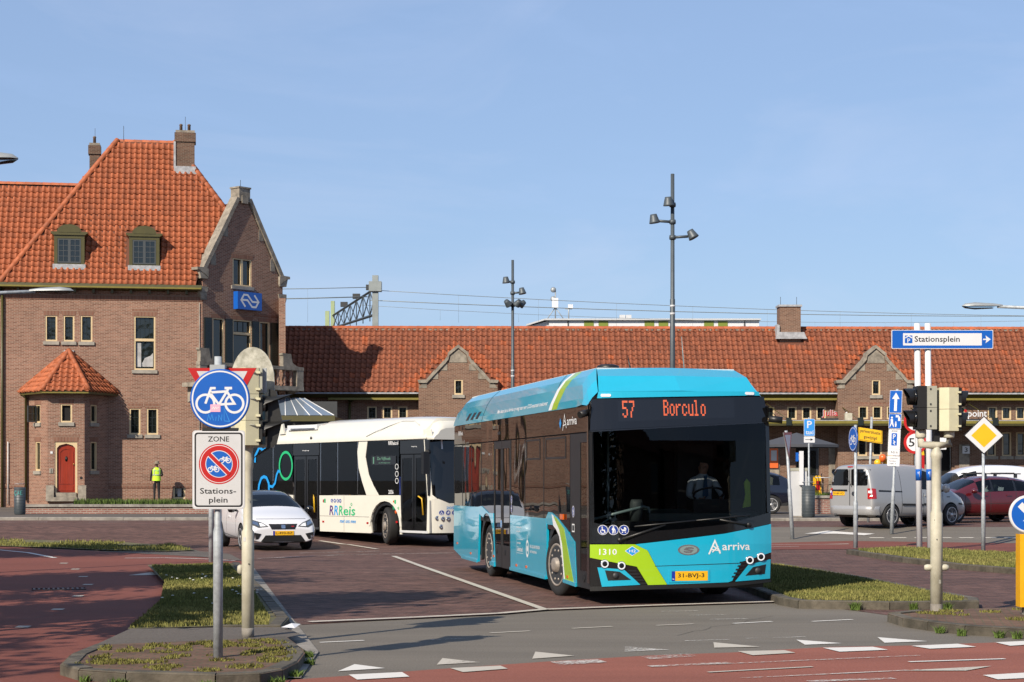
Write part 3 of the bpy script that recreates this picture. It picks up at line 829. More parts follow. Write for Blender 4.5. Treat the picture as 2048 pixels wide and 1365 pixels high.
struct(sheet('terrace', [(-6.4, 75.1), (11.1, 75.1), (11.1, 106), (-6.4, 106)], 0.12, 'pavement'), 'paved forecourt before the station hall')
# ---------------------------------------------------------------- the two station buildings
def window(parent, x0, x1, z0, z1, y=0.0, cols=2, rows=3, rec=0.1, rot=0.0, o=(0, 0), fm='cream_paint', sill=True, bar=0.022, fw=0.07, gm='window_glass', name='window', sash=True, mullion=0, arch=False):
    """frame in a recess, dark sash with glazing bars, panes behind, stone sill"""
    rt = (0, 0, rot); lc = (o[0], o[1], 0)
    mb = MB()
    for a, b, c, d in ((x0, x0 + fw, z0, z1), (x1 - fw, x1, z0, z1), (x0 + fw, x1 - fw, z0, z0 + fw), (x0 + fw, x1 - fw, z1 - fw * .7, z1)):
        mb.box(a, b, y + 0.02, y + rec + 0.06, c, d)
    if mullion: mb.box((x0 + x1) / 2 - mullion / 2, (x0 + x1) / 2 + mullion / 2, y + 0.03, y + rec + 0.05, z0 + fw, z1 - fw * .7)
    f = mb.build(name, fm, parent, lc + () if False else (o[0], o[1], 0), rt)
    i0, i1, j0, j1 = x0 + fw, x1 - fw, z0 + fw, z1 - fw * .7
    MB().box(i0 + .001, i1 - .001, y + rec + 0.035, y + rec + 0.05, j0 + .001, j1 - .001).build('pane', gm, f)
    mb = MB()
    if sash:
        s = 0.035
        for a, b, c, d in ((i0 + .002, i0 + s, j0 + .002, j1 - .002), (i1 - s, i1 - .002, j0 + .002, j1 - .002), (i0 + s, i1 - s, j0 + .002, j0 + s), (i0 + s, i1 - s, j1 - s, j1 - .002)):
            mb.box(a, b, y + rec + 0.005, y + rec + 0.034, c, d)
    for i in range(1, cols): 
        xx = i0 + (i1 - i0) * i / cols; mb.box(xx - bar / 2, xx + bar / 2, y + rec + 0.012, y + rec + 0.0335, j0 + .036, j1 - .036)
    for j in range(1, rows):
        zz = j0 + (j1 - j0) * j / rows; mb.box(i0 + .036, i1 - .036, y + rec + 0.014, y + rec + 0.033, zz - bar / 2, zz + bar / 2)
    if mb.v: mb.build('sash', 'dark_green_paint', f)
    if sill: MB().prism([(x0 - 0.09, z0 - 0.16), (x1 + 0.09, z0 - 0.16), (x1 + 0.09, z0 - 0.004), (x0 - 0.09, z0 - 0.004)], y - 0.07, y + rec).build('sill', 'stone_sill', f)
    return f

def lintel(parent, x0, x1, z, y=0.0, rot=0.0, o=(0, 0), h=0.24):
    """upright bricks over an opening, a few millimetres proud"""
    MB().prism([(x0 - 0.05, z), (x1 + 0.05, z), (x1 + 0.12, z + h), (x0 - 0.12, z + h)], y - 0.006, y + 0.04).build('lintel', 'soldier_brick', parent, (o[0], o[1], 0), (0, 0, rot))

def rect(x0, x1, z0, z1): return [(x0, z0), (x1, z0), (x1, z1), (x0, z1)]

def tile_mesh(name, w, h, m):
    prof = [(-.06, .030), (0.0, .068), (.16, .086), (.34, .068), (.50, .026), (.74, .006), (1.0, .010)]
    vs = [(u * w, -0.05, z + 0.02) for u, z in prof] + [(u * w, h + 0.01, z - 0.018) for u, z in prof] + [(u * w, -0.048, z - 0.022) for u, z in prof]
    n = len(prof)
    fs = [(i, i + 1, n + i + 1, n + i) for i in range(n - 1)] + [(2 * n + i, 2 * n + i + 1, i + 1, i) for i in range(n - 1)]
    me = bpy.data.meshes.new(name); me.from_pydata(vs, [], fs); me.materials.append(MATS[m])
    for p in me.polygons: p.use_smooth = p.index < n - 1
    return me

def tiles(parent, O, R, U, poly, w, h, singles, m, me, holes=(), me2=None, pick=None):
    """pantiles laid on a roof plane; the nearest ones single objects, the rest one part"""
    O, R, U = V(O), V(R).normalized(), V(U).normalized()
    N = R.cross(U)
    x0, x1 = min(p[0] for p in poly), max(p[0] for p in poly); y0, y1 = min(p[1] for p in poly), max(p[1] for p in poly)
    cells = []
    for j in range(int((y1 - y0) / h) + 1):
        for i in range(int((x1 - x0) / w) + 1):
            a, b = x0 + i * w, y0 + j * h
            if not inside((a + w / 2, b + h / 2), poly) or any(inside((a + w / 2, b + h / 2), q) for q in holes): continue
            p = O + R * (a + random.uniform(-.006, .006)) + U * (b + random.uniform(-.016, .016)) + N * (random.uniform(0, .014) + .014 * math.sin(a * .55 + 1) * math.sin(b * .7))
            r = random.uniform(-.03, .03)
            mx = M.Translation(p) @ M((( R.x, U.x, N.x, 0), (R.y, U.y, N.y, 0), (R.z, U.z, N.z, 0), (0, 0, 0, 1))) @ M.Rotation(r, 4, 'Z')
            cells.append((b, mx, a))
    cells.sort(key=lambda c: c[0])
    vs, fs, mi = [], [], []
    bv = [v.co.copy() for v in me.vertices]; bf = [tuple(p.vertices) for p in me.polygons]
    for k, (b, mx, a) in enumerate(cells):
        alt = me2 and pick and pick(a, b)
        if k < singles:
            o = bpy.data.objects.new('tile', me2 if alt else me); COL.objects.link(o); o.parent = parent; o.matrix_basis = mx
        else:
            q = len(vs)
            vs += [tuple(mx @ v) for v in bv]; fs += [tuple(q + i for i in f) for f in bf]; mi += [1 if alt else 0] * len(bf)
    if vs:
        me3 = bpy.data.meshes.new('tiles'); me3.from_pydata(vs, [], fs)
        me3.materials.append(me.materials[0])
        if me2: me3.materials.append(me2.materials[0])
        me3.polygons.foreach_set('material_index', mi)
        ns = len(bf) // 2
        me3.polygons.foreach_set('use_smooth', [(i % len(bf)) < ns for i in range(len(fs))])
        link('tiles', me3, parent, kind='stuff')

def ridge_tiles(parent, a, b, r, m, length=0.4):
    a, b = V(a), V(b); n = max(1, int((b - a).length / length)); d = (b - a) / n
    side = d.cross(V((0, 0, 1))).normalized(); up = side.cross(d).normalized()
    for i in range(n):
        p, q = a + d * i, a + d * (i + 1.06)
        vs = []
        for e, s in ((p, 1.06), (q, 0.94)):
            vs += [e + side * r * s * math.cos(t) + up * (r * s * math.sin(t) * 0.9) for t in (-0.25, 0.35, 1.0, PI / 2, PI - 1.0, PI - 0.35, PI + .25)]
        MB().add(vs, [(k, k + 1, k + 8, k + 7) for k in range(6)] + [tuple(range(7))], True).build('ridge_tile', m, parent)

roof_tile = tile_mesh('tile', 0.262, 0.315, 'roof_tile')
hall_tile = tile_mesh('tile', 0.262, 0.315, 'hall_tile')
hall_new = tile_mesh('tile', 0.262, 0.315, 'hall_tile_new')

# ------- the tall house
FA, GA = math.radians(9.5), math.radians(49.5)
house = thing('station_house', 'tall brown brick house with steep orange tiled roof and stone gable', 'building', (-14.2, 86, 0), FA)
GR = GA - FA                                   # the gable wall turns away from the front by this much
e1 = V((math.cos(FA), math.sin(FA), 0)); e2 = V((-math.sin(FA), math.cos(FA), 0))
def hw(x, y, z=0): return V((-14.2, 86, 0)) + e1 * x + e2 * y + V((0, 0, z))      # house metres -> world

holes = []
front_w = [(-7.02, -6.49, 7.96, 9.12, 2, 3), (-6.22, -5.73, 7.96, 9.13, 2, 3), (-5.46, -4.93, 7.96, 9.14, 2, 3), (-3.29, -2.79, 3.75, 4.94, 2, 3), (-2.51, -2.0, 3.75, 4.94, 2, 3)]
holes = [rect(a, b, c, d) for a, b, c, d, _, _ in front_w] + [rect(-3.08, -2.12, 6.70, 9.15), rect(-1.32, -0.78, 0.82, 1.38)]
mb = MB().prism([(-20, 0.3), (0, 0.3), (0, 10.35), (-20, 10.35)], 0, 0.3, holes=holes)
mb.build('wall', 'facade_brick', house)
for a, b, c, d, k, r in front_w:
    window(house, a, b, c, d, 0, k, r); lintel(house, a, b, d)
f = window(house, -3.08, -2.12, 8.06, 9.15, 0, 4, 2, sill=False); lintel(house, -3.08, -2.12, 9.15, h=0.34)
f = window(house, -3.08, -2.12, 6.70, 8.06, 0, 1, 1)
cu = MB()
for i in range(9): cu.box(-2.98 + i * .05, -2.945 + i * .05, 0.24, 0.26, 6.8, 7.95)
cu.mi = 0
cu.prism([(-2.7, 6.8), (-2.25, 6.8), (-2.25, 7.55), (-2.4, 7.3), (-2.6, 7.35), (-2.7, 7.1)], 0.24, 0.25)
window(house, -1.32, -0.78, 0.82, 1.38, 0, 1, 1, sill=False)
MB().box(-1.12, -0.95, 0.11, 0.132, 0.86, 1.32).build('curtain', 'curtain', house)
MB().box(-2.98, -2.76, 0.115, 0.133, 6.85, 7.95).build('curtain', 'curtain', house)
MB().prism([(-2.7, 6.85), (-2.22, 6.85), (-2.22, 7.5), (-2.35, 7.35), (-2.6, 7.25), (-2.72, 7.0)], 0.115, 0.132).build('curtain', 'curtain', house)
MB().box(-20, -0.02, -0.03, 0, 1.32, 1.5).build('plinth_course', 'soldier_brick', house)
MB().box(-20, 0.0, -0.025, 0, 9.86, 10.1).build('brick_course', 'soldier_brick', house)
# side and back walls
MB().prism([(0.01, 0.3), (0.01, 10.3), (10, 10.3), (10, 0.3)], 3.6, 3.9, 'yz').build('wall', 'facade_brick', house, (0, 2.4, 0))
MB().box(-20, 3.9, 11.5, 11.8, 0.3, 10.3).build('wall', 'facade_brick', house)
# eaves
mb = MB().prism([(-0.52, 10.42), (-0.40, 10.34), (-0.1, 10.34), (-0.02, 10.3), (-0.02, 10.5), (-0.5, 10.56)], -20, -0.02, 'yz')
mb.build('gutter', 'olive_paint', house)
MB().box(-20, -0.05, -0.545, -0.525, 10.37, 10.44).build('gutter_lip', 'olive_light', house)
for i in range(12): MB().box(-9.9 + i * .83, -9.8 + i * .83, -0.3, 0, 10.16, 10.335).build('bracket', 'olive_paint', house)

# roof planes under the tiles
RA = V((0, -0.4, 10.55)); RU = V((0, 4.6, 7.3)).normalized()
def rp(x, u): return V((x, RA.y + RU.y * u, RA.z + RU.z * u))
zr, yr = 17.85, 4.2
mb = MB()
A_, B_, C_, D_ = rp(-8.95, 0), rp(-4.0, 8.63), rp(-1.3, 8.63), rp(3.65, 0)
front_poly = [(-8.95, 0), (-4.0, 8.63), (-1.3, 8.63), (1.55, 3.66), (-0.05, 1.55), (-0.3, 0)]
k = len(front_poly)
mb.add([rp(*p) - V((0, .06, 0)) * 0 for p in front_poly], [tuple(range(k))])
mb.add([C_, rp(1.5, 3.75), (3.55, 4.2, 10.7), (3.65, 9.0, 10.55), (-1.3, 4.4, 17.85)], [(0, 1, 2, 3, 4)])
mb.add([A_, B_, (-4.0, 4.4, 17.85), (-8.95, 9.0, 10.55)], [(0, 1, 2, 3)])
mb.add([(-8.95, 9.0, 10.55), (-4, 4.4, 17.85), (-1.3, 4.4, 17.85), (3.65, 9.0, 10.55)], [(0, 1, 2, 3)])
# left wing
mb.add([(-24, .4, 10.5), (-5, .4, 10.5), (-5, 3.8, 15.6), (-24, 3.8, 15.6)], [(0, 1, 2, 3)])
mb.add([(-24, 7.2, 10.5), (-5, 7.2, 10.5), (-5, 3.8, 15.6), (-24, 3.8, 15.6)], [(0, 1, 2, 3)])
# gable wing (in gable metres, turned)
gc, gs = math.cos(GR), math.sin(GR)
GXS = 1.09
def gp(x, y, z): x *= GXS; return (x * gc - y * gs, x * gs + y * gc, z)
mb.add([gp(0.0, 0.2, 11.0), gp(0.0, 3.4, 11.0), gp(2.27, 3.4, 14.72), gp(2.27, 0.2, 14.72)], [(0, 1, 2, 3)])
mb.add([gp(4.55, 0.2, 11.0), gp(4.55, 3.4, 11.0), gp(2.27, 3.4, 14.72), gp(2.27, 0.2, 14.72)], [(0, 1, 2, 3)])
roof = mb.build('roof', 'tile_underlay', house)
dorm = [(-6.64, -5.29), (-3.30, -1.94)]
dh = [[(a - .03, 1.0), (b + .03, 1.0), (b + .03, 3.1), ((a + b) / 2, 3.6), (a - .03, 3.1)] for a, b in dorm]
chh = [[(-1.28, 7.0), (-0.3, 7.0), (-0.3, 8.8), (-1.28, 8.8)]]
tiles(roof, RA, (1, 0, 0), RU, front_poly, 0.262, 0.315, 300, 'roof_tile', roof_tile, dh + chh)
wp = [(-20.0, 0), (-8.7, 0), (-5.2, 6.1), (-20.0, 6.1)]
tiles(roof, (0, .4, 10.5), (1, 0, 0), (0, 3.4, 5.1), wp, 0.262, 0.315, 0, 'roof_tile', roof_tile)
Ug = V(gp(2.27, 0, 3.72)).normalized() ; Rg = V(gp(0, -1, 0))
tiles(roof, V(gp(0.0, 3.4, 11.0)), Rg, V(gp(2.27, 0, 0)) + V((0, 0, 3.72)), [(0, 1.2), (3.05, 1.2), (3.05, 4.3), (0, 4.3)], 0.262, 0.315, 0, 'roof_tile', roof_tile)
ridge_tiles(roof, rp(-4.05, 8.6) + V((0, .1, 0.02)), rp(-1.2, 8.6) + V((0, .1, .02)), 0.12, 'roof_tile')
ridge_tiles(roof, rp(-9.0, -0.05) + V((0, 0, .05)), rp(-4.0, 8.63) + V((0, 0, .05)), 0.13, 'roof_tile')
ridge_tiles(roof, rp(1.45, 3.84) + V((0, 0, .05)), rp(-1.3, 8.63) + V((0, 0, .05)), 0.13, 'roof_tile')
ridge_tiles(roof, (-20, 3.8, 15.62), (-5.4, 3.8, 15.62), 0.12, 'roof_tile')
MB().tube([rp(-3.7, 8.6), rp(-3.7, 8.6) + V((0, 0, .75))], 0.012, 5).build('lightning_rod', 'dark_grey', house)

# dormers with segmental heads
for a, b in dorm:
    z0, z1, zt = 11.47, 12.9, 13.24
    y0 = RA.y + (z0 - RA.z) / 7.3 * 4.6 - 0.05
    d = MB().box(a, b, y0 + 0.04, y0 + 1.6, z0, z1 - 0.1).build('dormer', 'olive_paint', house)
    m_ = (a + b) / 2
    arc = [(m_ + (b - a) * .40 * math.cos(t), z1 + 0.05 + (zt - z1) * math.sin(t)) for t in [PI * i / 12 for i in range(13)]]
    MB().prism([(b + .02, z1 - .1), (b + .14, z1 - .01), (b + .14, z1 + .05)] + arc + [(a - .14, z1 + .05), (a - .14, z1 - .01), (a - .02, z1 - .1)], y0 - .06, y0 + 1.9).build('dormer_head', 'olive_paint', d)
    MB().prism([(m_ + (b - a) * .36 * math.cos(t), z1 + 0.02 + (zt - z1) * .7 * math.sin(t)) for t in [PI * i / 12 for i in range(13)]], y0 - .075, y0 - .055).build('tympanum', 'olive_paint', d)
    mb = MB().box(a, a + .15, y0, y0 + .038, z0, z1 - .1).box(b - .15, b, y0, y0 + .038, z0, z1 - .1).box(a + .15, b - .15, y0, y0 + .038, z1 - .25, z1 - .1)
    mb.build('dormer_frame', 'olive_paint', d)
    mb = MB(); x0, x1, q0, q1 = a + .16, b - .16, z0 + .07, z1 - .26
    for xx, w in ((x0 + .03, .06), (x1 - .03, .06), (m_, .12)): mb.box(xx - w / 2, xx + w / 2, y0 + .01, y0 + .036, q0, q1)
    mb.box(x0 + .06, x1 - .06, y0 + .012, y0 + .035, q0, q0 + .06); mb.box(x0 + .06, x1 - .06, y0 + .012, y0 + .035, q1 - .06, q1)
    for s in (0, 1):
        c0, c1 = (x0 + .06, m_ - .06) if s == 0 else (m_ + .06, x1 - .06)
        mb.box((c0 + c1) / 2 - .014, (c0 + c1) / 2 + .014, y0 + .014, y0 + .034, q0 + .06, q1 - .06)
        for j in (1, 2, 3):
            zz = q0 + .06 + (q1 - q0 - .12) * j / 4; mb.box(c0, c1, y0 + .016, y0 + .033, zz - .014, zz + .014)
    mb.build('sash', 'grey_window_paint', d)
    MB().box(x0, x1, y0 + .036, y0 + .0395, q0, q1).build('pane', 'window_glass', d)
    mb = MB()
    for i in range(8):
        xx = a - .05 + (b - a + .1) * i / 8; w = (b - a + .1) / 8
        mb.prism([(xx, z0 - .22 - .03 * (i % 2)), (xx + w, z0 - .22 - .03 * ((i + 1) % 2)), (xx + w, z0), (xx, z0)], y0 - .14, y0 + .05)
    mb.build('lead_apron', 'lead', d)

# chimneys
def chimney(x0, x1, y0, y1, zb, z1, pots, capm='chimney_brick'):
    c = MB().box(x0, x1, y0, y1, zb, z1 - .55).build('chimney', 'chimney_brick', house)
    e = .06
    MB().box(x0 - e, x1 + e, y0 - e, y1 + e, z1 - .55, z1 - .12).build('chimney_head', 'chimney_brick', c)
    MB().box(x0 - e + .05, x1 + e - .05, y0 - e + .05, y1 + e - .05, z1 - .12, z1).build('chimney_cap', 'stone', c)
    for p in pots: MB().lathe([(.075, z1), (.07, z1 + .28), (.09, z1 + .3), (.06, z1 + .36)], 12, 'z', (p, (y0 + y1) / 2, 0)).build('chimney_pot', 'chimney_brick', c)
    MB().tube([((x0 + x1) / 2, y1, z1), ((x0 + x1) / 2, y1, z1 + .8)], .01, 5).build('lightning_rod', 'dark_grey', c)
    return c
c = chimney(-1.24, -0.36, 3.3, 4.15, 15.4, 18.3, (-1.0, -0.62))
MB().prism([(-1.34, 16.2), (-0.26, 16.2), (-0.3, 16.56), (-1.3, 16.56)], 3.14, 3.34).build('lead_flashing', 'lead', c)
MB().box(-1.34, -1.242, 3.25, 4.15, 16.3, 17.75).build('lead_flashing', 'lead', c)
chimney(-5.43, -4.95, 6.6, 7.1, 13.5, 18.15, (-5.2,))

# gable wall: its own part, turned to face right
gw = [(1.67, 2.75, 10.75, 12.03), (0.55, 1.21, 6.6, 9.16), (1.66, 2.74, 5.95, 9.16), (3.18, 3.80, 6.6, 9.16)]
outer = [(0.012, .3), (4.55, .3), (4.55, 11.0), (4.3, 11.4), (2.5, 14.75), (2.04, 14.75), (.12, 11.4), (0.012, 11.0)]
gr = (0, 0, GR)
MB().prism(outer, 0.0, 0.35, holes=[rect(*q) for q in gw]).build('gable_wall', 'facade_brick', house, rot=gr)
window(house, *gw[0], 0, 2, 1, rot=GR, mullion=.12)
window(house, *gw[1], 0, 1, 1, rot=GR, fm='cream_paint')
window(house, gw[2][0], gw[2][1], 5.95, 8.52, 0, 1, 1, rot=GR, sill=False); window(house, gw[2][0], gw[2][1], 8.52, 9.16, 0, 3, 1, rot=GR, sill=False)
window(house, *gw[3], 0, 1, 1, rot=GR)
for a, b, c_, d in gw[1:]: lintel(house, a, b, d, rot=GR, h=.22)
lintel(house, 1.67, 2.75, 12.03, rot=GR, h=.24)
for x in (0.28, 1.44, 2.95, 4.03):                       # louvred shutters folded back
    s = MB().box(x - .2, x + .2, -.055, -.012, 6.62, 9.15).build('shutter', 'dark_green_paint', house, rot=gr)
    mb = MB()
    for i in range(26): mb.prism([(-.07, 6.75 + i * .09), (-.056, 6.75 + i * .09), (-.056, 6.82 + i * .09)], x - .16, x + .16, 'yz')
    mb.build('louvre', 'dark_green_paint', s)
def gstone(poly, y0, y1, name='coping_stone'): return MB().prism(poly, y0, y1).build(name, 'stone', house, rot=gr)
gstone(rect(1.96, 2.58, 14.72, 15.32), -.1, .5, 'apex_stone'); gstone(rect(2.1, 2.44, 14.62, 15.0), -.14, -.102, 'apex_stone')
gstone(rect(1.92, 2.62, 15.325, 15.4), -.13, .53, 'apex_stone')
for s in (-1, 1):
    P_ = lambda x, z: (2.27 + s * (x), z)
    pts = [(0.24, 14.82), (0.72, 13.93), (1.25, 12.95), (1.8, 11.95), (2.12, 11.36)]
    for i in range(4):
        (a, za), (b, zb) = pts[i], pts[i + 1]
        nx, nz = .16, .085
        gstone([P_(a + .004, za - .01), P_(b - .004, zb + .008), P_(b + nx, zb + nz), P_(a + nx, za + nz)], -.1, .42)
    gstone([P_(2.02, 11.0), P_(2.5, 11.3), P_(2.62, 11.3), P_(2.62, 11.42), P_(2.25, 11.44), P_(2.02, 11.38)], -.12, .44, 'kneeler_stone')
    gstone([P_(2.05, 10.92), P_(2.42, 10.92), P_(2.5, 11.28), P_(2.03, 10.99)], -.1, .42, 'kneeler_stone')
    gstone([P_(2.05, 10.3), P_(2.46, 10.3), P_(2.46, 10.56), P_(1.98, 10.56)], -.06, .4, 'corbel_stone')
    gstone([P_(2.06, 9.95), P_(2.34, 9.95), P_(2.46, 10.29), P_(2.06, 10.29)], -.05, .4, 'corbel_stone')
    for x, z, w, h in ((.95, 12.98, .22, .5), (1.62, 11.6, .24, .5)):
        gstone([P_(x - w * .3, z), P_(x + w * .9, z), P_(x + .1, z + h + .25), P_(x - w * .3, z + h)], -.02, .1, 'quoin_stone')
MB().box(2.9, 4.56, -.03, 0, 9.42, 9.5).build('brick_course', 'soldier_brick', house, rot=gr)
MB().tube([(2.27, .2, 15.4), (2.27, .2, 15.75)], .012, 5).build('lightning_rod', 'dark_grey', house, rot=gr)
MB().prism([(4.56, 10.2), (4.8, 10.45), (4.95, 10.5), (4.95, 10.56), (4.56, 10.56)], .5, 3.5).build('gutter', 'olive_paint', house, rot=gr)
# balcony on the gable
b0, b1, by = -1.1, 4.75, -1.25
bal = MB().box(b0, b1, by, 0, 5.9, 6.1).build('balcony', 'stone', house, rot=gr)
MB().box(b0, b1, by, by + .26, 6.86, 7.02).build('handrail', 'stone', bal)
MB().box(b1 - .26, b1, by + .27, 0, 6.86, 7.02).build('handrail', 'stone', bal)
for x in (b0 + .02, 1.6, b1 - .4): MB().box(x, x + .38, by + .01, by + .3, 6.1, 6.86).build('pedestal', 'stone', bal)
for i in range(13):
    x = b0 + .62 + i * .38
    if abs(x - 1.8) < .35 or x > b1 - .5: continue
    MB().lathe([(.1, 6.1), (.1, 6.17), (.06, 6.2), (.1, 6.38), (.085, 6.5), (.05, 6.68), (.09, 6.8), (.09, 6.86)], 10, 'z', (x, by + .14, 0)).build('baluster', 'facade_brick', bal)
for x, s in ((b0 + .05, 1), (b1 - 1.2, 1)):
    MB().prism([(x, 7.02), (x + .95 * s, 7.02), (x + .75 * s, 7.08), (x + .55 * s, 7.2), (x + .46 * s, 7.62), (x - .05, 7.64), (x - .05, 7.55), (x, 7.5)], by + .02, by + .26).build('scroll_stone', 'stone', bal)
for x in (b0 + .3, b1 - .4): MB().prism([(by + .1, 5.9), (0, 5.9), (0, 5.2), (-.25, 5.3), (-.45, 5.7)], x, x + .25, 'yz').build('bracket', 'stone', bal)

for o in list(house.children):
    if abs(o.rotation_euler.z - GR) < 1e-6: o.scale.x = GXS
# the porch bay with its own tiled roof and red door
bx = [(-7.75, 0.0), (-6.78, -1.7), (-5.18, -1.7), (-4.2, 0.0)]
ang = math.atan2(1.7, 0.97)
L = math.hypot(.97, 1.7)
bh = [rect(-6.23, -5.72, 4.24, 5.05), rect(-6.47, -5.5, .74, 3.38)]
MB().prism([(-6.78, .3), (-5.18, .3), (-5.18, 5.5), (-6.78, 5.5)], 0, .25, holes=bh).build('bay_wall', 'facade_brick', house, (0, -1.7, 0))
window(house, -6.23, -5.72, 4.24, 5.05, 0, 1, 1, o=(0, -1.7), gm='black_hole', sash=False); lintel(house, -6.23, -5.72, 5.05, o=(0, -1.7))
lintel(house, -6.47, -5.5, 3.38, o=(0, -1.7), h=.3)
# slanted sides
sl, sr = -ang, ang
c1, s1 = L * .28, L * .82
hl = [rect(.62, 1.1, 4.24, 5.05), rect(.62, 1.1, 2.09, 3.39)]
for nm, rotv, off, hs in (('l', -ang, bx[0], [rect(.7, 1.2, 4.24, 5.05), rect(.7, 1.2, 2.09, 3.39)]), ('r', ang, bx[2], [rect(.5, 1.0, 4.24, 5.05), rect(.5, 1.0, 2.09, 3.39)])):
    MB().prism([(0.005, .3), (L - .005, .3), (L - .005, 5.5), (0.005, 5.5)], .003, .25, holes=hs).build('bay_wall', 'facade_brick', house, (off[0], off[1], 0), (0, 0, rotv))
    for i, hsx in enumerate(hs):
        window(house, hsx[0][0], hsx[1][0], hsx[0][1], hsx[2][1], 0, 2, 2 if i == 0 else 3, rot=rotv, o=off)
        lintel(house, hsx[0][0], hsx[1][0], hsx[2][1], rot=rotv, o=off, h=.2)
# open casement of the left bay window
cs = MB().box(0, .42, -.02, .02, 4.28, 5.0).build('casement', 'window_glass', house, (-7.35, -.72, 0), (0, 0, -2.6))
mb = MB()
for a, b, c_, d in ((0, .05, 4.27, 5.01), (.38, .43, 4.27, 5.01), (.05, .38, 4.27, 4.32), (.05, .38, 4.96, 5.01), (.2, .22, 4.32, 4.96), (.05, .38, 4.63, 4.65)): mb.box(a, b, -.028, .028, c_, d)
mb.build('sash', 'grey_window_paint', cs)
# bay roof: five hips
ap = V((-5.98, -.02, 7.5)); ev = 5.66
er = [V((-8.1, -.02, ev)), V((-6.98, -2.1, ev)), V((-4.98, -2.1, ev)), V((-3.82, -.02, ev))]
mb = MB()
for i in range(3): mb.add([er[i], er[i + 1], ap], [(0, 1, 2)])
broof = mb.build('bay_roof', 'tile_underlay', house)
for i in range(3):
    a, b = er[i], er[i + 1]; R = (b - a).normalized(); w = (b - a).length
    tt = (ap - a).dot(R); hgt = (ap - a - R * tt); U = hgt.normalized()
    tiles(broof, a, R, U, [(-.1, -.05), (w + .1, -.05), (tt + .02, hgt.length)], .262, .315, 60, 'roof_tile', roof_tile)
for e in er: ridge_tiles(broof, e + V((0, -.02, .05)), ap + V((0, -.02, .05)), .11, 'roof_tile', .36)
MB().box(-6.2, -5.75, -.06, 0, 7.38, 7.56).build('lead_flashing', 'lead', broof)
mb = MB().prism([(-8.12, -.003), (-7.0, -2.16), (-4.96, -2.16), (-3.8, -.003)], 5.5, 5.63, 'xy'); mb.build('bay_gutter', 'olive_paint', house)
MB().box(-7.0, -4.98, -2.18, -2.163, 5.52, 5.57).build('gutter_lip', 'olive_light', house)
# door
dy = -1.7
MB().box(-6.47, -6.38, dy + .03, dy + .2, .95, 3.38).build('door_frame', 'cream_paint', house)
MB().box(-5.59, -5.5, dy + .03, dy + .2, .95, 3.38).build('door_frame', 'cream_paint', house)
MB().prism([(-6.38, 3.38), (-5.59, 3.38), (-5.59, 3.1), (-5.7, 3.22), (-5.98, 3.3), (-6.27, 3.22), (-6.38, 3.1)], dy + .03, dy + .2).build('door_frame', 'cream_paint', house)
door = MB().box(-6.38, -5.59, dy + .12, dy + .18, 1.13, 3.3).build('front_door', 'door_red', house)
MB().prism([(-6.3, 1.5), (-5.67, 1.5), (-5.67, 2.95), (-5.8, 3.08), (-5.98, 3.12), (-6.17, 3.08), (-6.3, 2.95)], dy + .1, dy + .12, holes=[[(-6.25, 1.55), (-5.72, 1.55), (-5.72, 2.9), (-5.85, 3.02), (-5.98, 3.05), (-6.12, 3.02), (-6.25, 2.9)]]).build('moulding', 'door_red', door)
MB().box(-6.3, -5.67, dy + .1, dy + .12, 1.2, 1.42).build('kick_board', 'door_red', door)
MB().lathe([(0, dy + .1), (.075, dy + .105), (.06, dy + .12)], 12, 'y', (-5.98, 0, 2.62), squash=(.8, 1.6)).build('door_window', 'black_plastic', door)
MB().lathe([(.02, dy + .05), (.035, dy + .06), (.03, dy + .12)], 10, 'y', (-5.66, 0, 2.38)).build('handle', 'brass', door)
MB().box(-6.5, -5.47, dy - .35, dy + .2, .74, .92).build('doorstep', 'stone', house)
MB().box(-6.44, -5.53, dy - .12, dy + .2, .92, 1.12).build('doorstep', 'stone', house)
for x0, x1, x2 in ((-6.86, -6.5, -6.62), (-5.47, -5.1, -5.36)):
    MB().prism([(dy - .02, 1.45), (dy - .16, 1.4), (dy - .3, .74), (dy - .02, .74)], x0 + .02, x1, 'yz').build('plinth_stone', 'stone', house)
MB().box(-6.7, -6.55, dy - .03, dy, 1.98, 2.2).build('letter_box', 'stone_sill', house)
MB().box(-6.64, -6.61, dy - .034, dy - .03, 2.0, 2.18).build('letter_slot', 'black_plastic', house)
MB().box(-6.66, -6.56, dy - .03, dy, 2.85, 2.95).build('house_number_plate', 'white_paint', house)
MB().tube([(-5.33, dy - .02, 1.78), (-5.33, dy + .02, 1.78)], .06, 10).build('bell_push', 'black_plastic', house)
for x in (-8.9, ): MB().tube([(x, -.09, .4), (x, -.09, 10.35)], .055, 8).build('downpipe', 'olive_paint', house)
MB().tube([(-7.86, -.1, .75), (-7.86, -.1, 5.4), (-7.95, -.25, 5.52)], .055, 8).build('downpipe', 'olive_paint', house)
MB().tube([(-8.65, -.06, .6), (-8.65, -.06, 3.4)], .02, 6).build('cable_pipe', 'white_paint', house)
MB().tube([(-.14, -.06, .6), (-.14, -.06, 9.8)], .02, 6).build('cable_pipe', 'stone_sill', house)

# NS sign on the gable: a flat box, hung on the wall
ns = thing('railway_sign', 'blue box sign with white double arrow on the stone gable', 'sign', hw(*gp(0, 0, 0)[:2]), GA)
ns.location = hw(0, 0, 0); ns.scale.x = GXS
MB().box(1.7, 3.07, -.32, -.02, 9.64, 10.46).build('sign_box', 'sign_blue', ns)
p = Print(lambda x, z, k: (x, -.3225 - .001 * k, z))
cx, cz, s_ = 2.385, 10.05, .0058
for sg in (1, -1):
    p.stroke([(cx + sg * a * s_, cz + sg * b * s_) for a, b in ((-44, -50), (-85, 3), (-58, 47), (-22, 47), (24, -5), (84, -5))], .085, 'sign_white', 0 if sg > 0 else 1)
p.build('arrow_emblem', ns)

